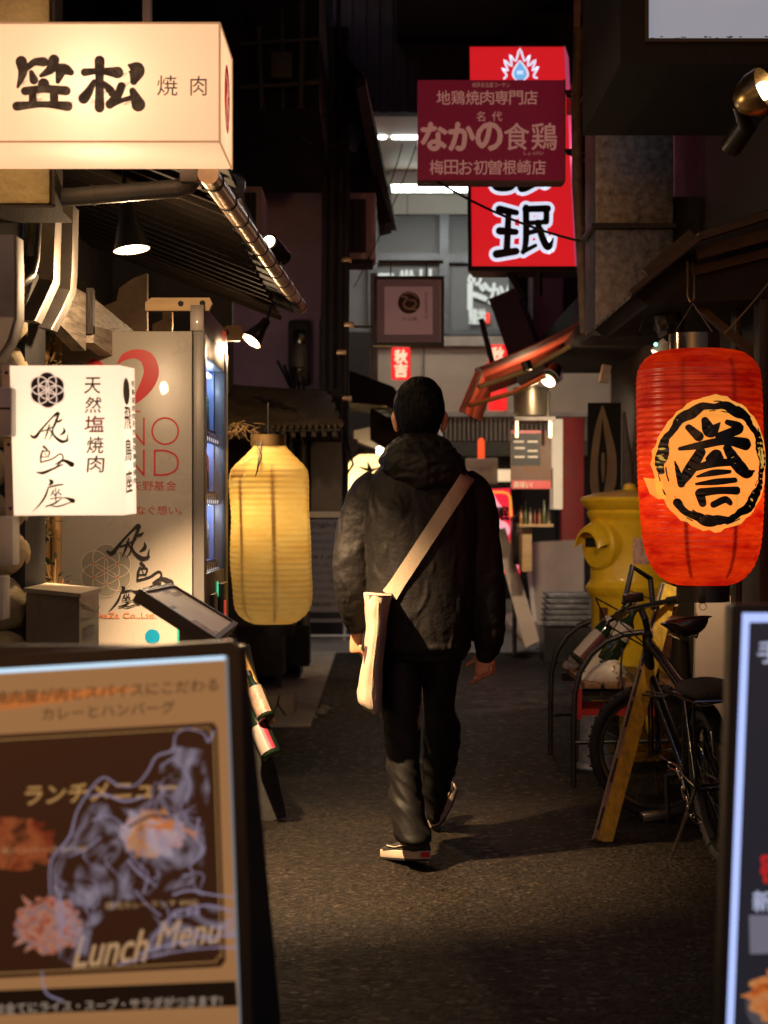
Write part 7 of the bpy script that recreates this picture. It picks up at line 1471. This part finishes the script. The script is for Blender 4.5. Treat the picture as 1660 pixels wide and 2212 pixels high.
# hands
def hand(wr, down, palmn, thumb, curl, L_=0.17):
    """wrist point, finger direction, palm normal, thumb side"""
    down = down.normalized(); thumb = (thumb-down*thumb.dot(down)).normalized(); pn = down.cross(thumb); pn = pn if pn.dot(palmn) > 0 else -pn
    limb(b, [(*(wr-down*0.05), 0.024, 0.022), (*wr, 0.026, 0.019), (*(wr+down*0.045), 0.036, 0.016), (*(wr+down*0.085), 0.038, 0.014), (*(wr+down*0.092), 0.03, 0.008)], 18)
    for i, (off, ln, r_) in enumerate(((0.027, 0.074, 0.0088), (0.009, 0.082, 0.009), (-0.010, 0.076, 0.0088), (-0.027, 0.060, 0.0078))):
        p = wr+down*0.078+thumb*off; d = down.copy(); pts = [(*(p-down*0.02), r_*1.1)]; c_ = curl[i]
        for sgm in (0.45, 0.32, 0.23):
            pts.append((*p, r_)); ang = c_; d = (d*cos(ang)+pn*sin(ang)).normalized(); p = p+d*ln*sgm; r_ *= 0.92
        pts.append((*p, r_*0.85)); limb(b, pts, 10, step=3)
    p = wr+down*0.025+thumb*0.026; d = (down*0.62+thumb*0.55+pn*0.45).normalized()
    limb(b, [(*(p-d*0.015), 0.012), (*(p+d*0.02), 0.0115), (*(p+d*0.04+pn*0.004), 0.010), (*(p+d*0.06+pn*0.012), 0.0085)], 10, step=3)
hand(V(1050, 1402, 6.46), Vector((-0.05, -0.05, -1)), Vector((-0.55, -0.8, 0.1)), Vector((-0.7, 0.6, 0)), (0.55, 0.72, 0.85, 0.95))
hand(V(776, 1356, 6.52), Vector((0.05, 0.10, -1)), Vector((0.8, 0.5, 0)), Vector((-0.2, 1.0, 0)), (0.35, 0.45, 0.55, 0.6))
b.build('body', skin, t, smooth=180, remesh=0.0036)
# hair
b = MB(); rings = []
HR = [(815, 902, 918, 0.022), (818, 891, 928, 0.052), (825, 876, 940, 0.080), (840, 862, 951, 0.100), (858, 853.5, 957.5, 0.098), (876, 850, 961, 0.105), (893, 852, 959.5, 0.103), (908, 857, 955, 0.096), (921, 863, 951, 0.086), (932, 869, 946, 0.073), (941, 875, 941, 0.062), (947, 880, 937, 0.052)]
for y, xl, xr, bd in crom(HR, 4):
    a, c = W3(xl, y), W3(xr, y); cut = 0 if y < 862 else min(1, (y-862)/40.0)
    cc = Vector(((a.x+c.x)/2, ZM-0.004-0.02*cut, a.z)); r = sel(cc, (c.x-a.x)/2, bd-0.02*cut, 64, 2.1)
    for q in r:
        q.z += 0.006*noise.noise(Vector((q.x*14, q.y*14, 0))) ; v = (q-cc); q += v.normalized()*0.0028*noise.noise(Vector((atan2(v.y, v.x)*26, q.z*6, 3)))
    rings.append(r)
b.loft(rings)
rr = random.Random(31)
for i in range(420):                      # loose strands that break the outline
    th = rr.uniform(0, 2*pi); j = rr.randrange(3, len(rings)-6); ring = rings[j]; k_ = int(th/(2*pi)*64) % 64; p = ring[k_]; q = rings[j+rr.randrange(3, 6)][(k_+rr.randrange(-1, 2)) % 64]
    n_ = Vector((p.x-hc.x, p.y-hc.y, 0)).normalized(); b.tube([p-n_*0.002, p.lerp(q, 0.5)+n_*0.0025, q+n_*rr.uniform(0.0, 0.004)], [0.0014, 0.0012, 0.0004], 4, cap=False)
for i in range(90):
    x = rr.uniform(866, 950); p = W3(x, rr.uniform(928, 944)); p.y = ZM-0.055+0.06*((x-908)/42.0)**2; b.tube([p, p+Vector((rr.uniform(-0.004, 0.004), -0.002, -0.014))], [0.0014, 0.0004], 4, cap=False)
b.build('hair', hairm, t, smooth=60)
# jacket
b = MB(); JT = [(948, 872, 946, 0.065), (965, 862, 960, 0.085), (990, 838, 985, 0.105), (1018, 812, 1010, 0.125), (1045, 795, 1026, 0.138), (1080, 787, 1034, 0.148), (1130, 785, 1036, 0.155), (1200, 788, 1034, 0.158), (1280, 791, 1031, 0.160), (1340, 797, 1026, 0.162), (1385, 806, 1017, 0.160), (1404, 814, 1012, 0.155), (1412, 818, 1009, 0.148), (1420, 824, 1006, 0.146), (1424, 826, 1004, 0.140)]
rings = []; NJ = 110
jl = crom(JT, 9)
def jr(y):
    for a, c in zip(jl, jl[1:]):
        if a[0] <= y <= c[0] and c[0] > a[0]:
            f = (y-a[0])/(c[0]-a[0]); return tuple(a[i]+(c[i]-a[i])*f for i in range(4))
    return jl[-1]
def back_y(x, y, off=0.0):
    """depth of the jacket's back at picture point (x, y)"""
    _, xl, xr, bd = jr(y); f = max(-0.98, min(0.98, (x-(xl+xr)/2)/((xr-xl)/2))); return ZM-bd*(1-abs(f)**2.4)**(1/2.4)-off
for y, xl, xr, bd in jl:
    a, c = W3(xl, y), W3(xr, y); cc = Vector(((a.x+c.x)/2, ZM, a.z)); r = sel(cc, (c.x-a.x)/2, bd, NJ, 2.4)
    k_ = 0.0 if y > 1406 else min(1.0, (y-940)/60.0)
    for q in r:
        v = (q-cc).normalized(); q += v*(fold(q, 6.0, 0.004, 1.5, 1.3, 0.45)+fold(q+Vector((3, 1, 2)), 15, 0.0022, 1.2, 1, 0.6)+fold(q, 40, 0.0008))*k_
        if 1384 < y < 1408: q += v*0.006*sin((y-1384)/24*pi)
        if y >= 1408: q += v*(0.003*sin(atan2(v.y, v.x)*46))
    rings.append(r)
b.loft(rings)
def slv(p): 
    return lambda q, f, a: (fold(q, 8.0, 0.003, 1, 1, 1.5)+fold(q+Vector((5, 0, 0)), 20, 0.003, 1, 1, 1.6))*min(1, f*4)
pxr = ZM/FO
def sp_(x, y, hw, Z=ZM, dep=None): p = V(x, y, Z); return (p.x, p.y, p.z, hw*pxr, (dep or hw)*pxr)
b2 = [sp_(822, 1040, 34), sp_(800, 1066, 42, ZM, 44), sp_(784, 1108, 36, ZM, 46), sp_(767, 1160, 31, 6.44, 44), sp_(760, 1215, 27, 6.42, 42), sp_(763, 1270, 26, 6.43, 40), sp_(768, 1315, 24, 6.46, 36), sp_(775, 1348, 20, 6.49, 28), sp_(779, 1362, 15, 6.50, 20), sp_(780, 1368, 14, 6.50, 18)]
limb(b, b2, 40, slv(0), 8)
b3 = [sp_(994, 1042, 36), sp_(1018, 1066, 42, ZM, 44), sp_(1030, 1108, 40, ZM, 46), sp_(1037, 1160, 33, 6.44, 44), sp_(1044, 1215, 30, 6.42, 42), sp_(1051, 1275, 30, 6.42, 40), sp_(1055, 1335, 31, 6.43, 38), sp_(1056, 1375, 31, 6.44, 34), sp_(1053, 1400, 26, 6.45, 28), sp_(1050, 1414, 20, 6.45, 22), sp_(1049, 1421, 17, 6.46, 18)]
limb(b, b3, 40, slv(1), 8)
jo = b.build('jacket', jackm, t, smooth=180, remesh=0.0055)
# hood lying on the back, folded cloth
b = MB(); HD = [(937, 874, 942, 0.070, 0.0), (943, 866, 952, 0.085, -0.012), (955, 850, 968, 0.100, -0.03), (970, 836, 982, 0.110, -0.045), (985, 826, 992, 0.116, -0.058), (1002, 823, 1000, 0.116, -0.068), (1018, 830, 1003, 0.110, -0.075), (1034, 846, 998, 0.100, -0.08), (1046, 862, 985, 0.088, -0.082), (1056, 880, 962, 0.070, -0.082), (1062, 896, 935, 0.045, -0.078)]
rings = []
for y, xl, xr, bd, dz in crom(HD, 7):
    a, c = W3(xl, y), W3(xr, y); cc = Vector(((a.x+c.x)/2, ZM+dz, a.z)); r = sel(cc, (c.x-a.x)/2, bd, 96, 2.2)
    for q in r:
        v = (q-cc).normalized(); g_ = Vector((q.x+q.z*0.55, q.y, q.z-q.x*0.35)); q += v*(fold(g_, 11, 0.013, 0.7, 1, 1.7)+fold(g_+Vector((2, 2, 2)), 26, 0.0045, 0.8, 1, 1.5))
    rings.append(r)
b.loft(rings); b.build('hood', jackm, t, smooth=180, remesh=0.0045)
# trousers
b = MB()
LG = [(1395, 822, 915, 0.115, 6.45), (1440, 824, 914, 0.115, 6.45), (1490, 825, 911, 0.108, 6.43), (1545, 828, 907, 0.10, 6.39), (1590, 831, 908, 0.094, 6.36), (1640, 834, 909, 0.090, 6.33), (1700, 841, 911, 0.086, 6.30), (1750, 845, 916, 0.087, 6.27), (1790, 850, 929, 0.092, 6.25), (1808, 856, 932, 0.094, 6.24), (1818, 862, 930, 0.088, 6.24)]
RG = [(1395, 900, 1003, 0.115, 6.47), (1440, 904, 996, 0.115, 6.49), (1482, 912, 987, 0.105, 6.52), (1532, 916, 982, 0.100, 6.60), (1570, 917, 994, 0.098, 6.70), (1610, 915, 994, 0.094, 6.76), (1650, 912, 988, 0.088, 6.82), (1695, 912, 977, 0.083, 6.88), (1732, 917, 964, 0.080, 6.94), (1762, 922, 952, 0.074, 6.97), (1775, 926, 946, 0.066, 6.98)]
for LL, sd in ((LG, 0), (RG, 7)):
    rings = []
    for y, xl, xr, bd, Z in crom(LL, 9):
        a, c = V(xl, y, Z), V(xr, y, Z); cc = (a+c)/2; r = sel(cc, (c.x-a.x)/2, bd, 56, 2.1)
        kk = min(1, max(0.25, (y-1480)/80.0))
        for q in r:
            v = (q-cc).normalized(); g_ = Vector((q.x*0.8+sd, q.y, q.z+q.x*0.9)); q += v*(fold(g_, 8.5, 0.008, 0.6, 0.8, 1.7)+fold(g_, 19, 0.003, 0.7, 1, 1.4))*kk
        rings.append(r)
    b.loft(rings)
b.build('trousers', trm, t, smooth=180, remesh=0.0055)
# shoes
def shoe(heel, d, up, L_, nm):
    d = d.normalized(); up = (up-d*up.dot(d)).normalized(); sdv = d.cross(up)
    def ol(f): return 0.034+0.012*sin(min(1, f*1.25)*pi*0.9) if f < 0.9 else 0.044*sqrt(max(0, 1-((f-0.72)/0.285)**2))
    prof = [(f/16) for f in range(17)]
    def outline(g_, h, n=40):
        pts = []
        for f in prof: pts.append((f, max(0.006, ol(f)*(0.75 if f < 0.02 else (0.92 if f < 0.07 else 1)))))
        L1 = [heel+d*(f*L_)+sdv*(w*g_)+up*h for f, w in pts]; R1 = [heel+d*(f*L_)-sdv*(w*g_)+up*h for f, w in reversed(pts)]
        return L1+R1
    so = MB(); so.loft([outline(0.96, 0.0), outline(1.0, 0.004), outline(1.02, 0.014), outline(1.0, 0.028), outline(0.95, 0.030)]); sole = so.build('sole', mk('sole_white', (0.62, 0.50, 0.38), 0.6, var=0.12, dirt=0.3) if 'sole_white' not in bpy.data.materials else bpy.data.materials['sole_white'], None)
    sb = MB(); sb.loft([outline(0.985, -0.004), outline(0.99, 0.0035)]); 
    up_ = MB(); rings = []
    for f, w, h in ((0.02, 0.030, 0.060), (0.06, 0.036, 0.078), (0.15, 0.039, 0.088), (0.28, 0.040, 0.086), (0.42, 0.042, 0.072), (0.6, 0.044, 0.056), (0.8, 0.040, 0.046), (0.93, 0.028, 0.040), (0.98, 0.012, 0.034)):
        c = heel+d*(f*L_)+up*0.027; rings.append([c+sdv*(w*cos(a))+up*(max(0, sin(a))*(h-0.027)**1.0) for a in [pi*i/14 for i in range(15)]])
    up_.loft(rings)
    return sole, sb, up_
black_canvas = mk('canvas_black', (0.02, 0.017, 0.015), 0.8, bump=0.3, bscale=300)
for nm, heel, d, up in (('left', V(918, 1857, 6.235), Vector((-0.50, 0.84, -0.13)), Vector((0.02, 0.12, 1))), ('right', V(936, 1787, 6.99), Vector((0.30, 0.84, 0.42)), Vector((-0.55, -0.35, 0.95)))):
    so, sb, up_ = shoe(heel, d, up, 0.275, nm); root = up_.build('shoe', black_canvas, t, smooth=60)
    so.parent = root; so.data.transform(Matrix.Translation(-ORG[t.name])); ORG[so.name] = ORG[t.name]; sb.build('tread', M['soot'], root, smooth=0)
    dd = d.normalized(); uu = (up-dd*up.dot(dd)).normalized(); sv = dd.cross(uu)
    b = MB(); 
    for sgn in (-1, 1):
        pts = [heel+dd*(f*0.275)+sv*(sgn*w)+uu*h for f, w, h in ((0.12, 0.0405, 0.050), (0.3, 0.0425, 0.047), (0.5, 0.044, 0.040), (0.68, 0.0425, 0.045))]; b.tube(pts, 0.0022, 6)
    b.build('side_stripe', bpy.data.materials['sole_white'], root)
    if nm == 'left':
        p = heel-dd*0.004+uu*0.008
        b = MB(); u2 = sv*0.017; b.hexa([p-u2+uu*0.018, p+u2+uu*0.018, p+u2, p-u2]+[q-dd*0.0025 for q in (p-u2+uu*0.018, p+u2+uu*0.018, p+u2, p-u2)]); hl = b.build('heel_label', M['redink'], root, smooth=0)
# ------------------------------------------------------------------ bag and phone
canvas = mk('natural_canvas', (0.40, 0.32, 0.23), 0.85, var=0.08, scale=10, bump=0.35, bscale=260, ridge=0.35, rscale=7, rstretch=(1.4, 1.4, 0.5))
t3 = thing('tote_bag', 'natural canvas shoulder bag with wide strap hanging on the walker’s left hip', 'bag', V(810, 1530, 6.30))
b = MB(); rows = []
for i in range(41):
    f = i/40; x = 1008+(842-1008)*f; y = 1034+(1286-1034)*f; w_ = 16.0 if f < 0.9 else 16.0+6*(f-0.9)*10*0.3
    dx, dy = -166, 252; l = math.hypot(dx, dy); nx, ny = -dy/l*w_, dx/l*w_
    off = 0.012+(0.05*max(0, 1-(f/0.18)) if f < 0.18 else 0)
    row = []
    for e in (-1, -0.33, 0.33, 1):
        xx, yy = x+nx*e, y+ny*e; Zb = back_y(xx, yy, off); row.append((V(xx, yy, Zb), V(xx, yy, Zb+0.004)))
    rows.append(row)
b.loft([[q[0] for q in r]+[q[1] for q in reversed(r)] for r in rows])
# over the shoulder to the front
p0 = [q[0] for q in rows[0]]; b.loft([[q[0] for q in rows[0]]+[q[1] for q in reversed(rows[0])]]+[[v+Vector(o) for v in [q[0] for q in rows[0]]]+[v+Vector(o) for v in [q[1] for q in reversed(rows[0])]] for o in ((0.010, 0.05, 0.012), (0.008, 0.12, 0.016), (-0.01, 0.20, 0.0), (-0.05, 0.27, -0.06), (-0.16, 0.31, -0.2))])
b.build('strap', canvas, t3, smooth=60)
BG = [(1281, 789, 846, 0.150), (1286, 788, 845, 0.152), (1310, 790, 840, 0.155), (1350, 794, 834, 0.155), (1400, 790, 827, 0.150), (1440, 782, 826, 0.15), (1480, 776, 827, 0.150), (1506, 774, 826, 0.150), (1520, 782, 824, 0.148), (1529, 796, 820, 0.144), (1534, 806, 814, 0.14)]
b = MB(); rings = []
for y, xl, xr, bd in crom(BG, 7):
    a, c = V(xl, y, 6.33), V(xr, y, 6.33); cc = (a+c)/2; r = sel(cc, (c.x-a.x)/2, bd, 56, 2.8)
    for q in r:
        v = (q-cc).normalized(); q += v*(fold(q, 7, 0.010, 1.2, 1, 0.6)+fold(q, 18, 0.004, 1, 1, 0.7))
    rings.append(r)
b.loft(rings); bo = b.build('bag_body', canvas, t3, smooth=180)
b = MB(); b.tube([V(791, 1284, 6.19), V(818, 1286, 6.178), V(845, 1286, 6.19)], 0.004, 6); b.build('hem', canvas, bo)
b = MB(); b.tube([V(818+ (1282-1282), 1300, 6.172), V(815, 1370, 6.172), V(806, 1440, 6.176), V(803, 1500, 6.176), V(806, 1528, 6.18)], 0.0028, 6); b.build('side_seam', canvas, bo)
k = Ink(fplane(780, 1385, 800, 1450, 6.20), 0.0)
b = MB(); b.hexa([V(791, 1398, 6.22), V(794, 1398, 6.215), V(790, 1446, 6.215), V(786, 1446, 6.22)]+[q+Vector((-0.004, 0.06, 0)) for q in (V(791, 1398, 6.22), V(794, 1398, 6.215), V(790, 1446, 6.215), V(786, 1446, 6.22))]); b.build('printed_patch', mk('bag_print', (0.05, 0.02, 0.025), 0.7), bo)
k.bm.free()
t4 = thing('mobile_phone', 'black mobile phone held low in the walker’s left hand', 'phone', V(786, 1400, 6.5))
b = MB(); c = V(786, 1382, 6.50); b.box(c-Vector((0.0055, 0.036, 0.036)), c+Vector((0.0055, 0.036, 0.036)), 0.003, rot=Matrix.Rotation(0.12, 3, 'Y')); b.build('case', M['blackm'], t4)
b = MB(); b.box(c+Vector((0.0055, -0.033, -0.032)), c+Vector((0.0062, 0.033, 0.032)), rot=Matrix.Rotation(0.12, 3, 'Y'), pivot=c); b.build('screen', M['glass'], t4)
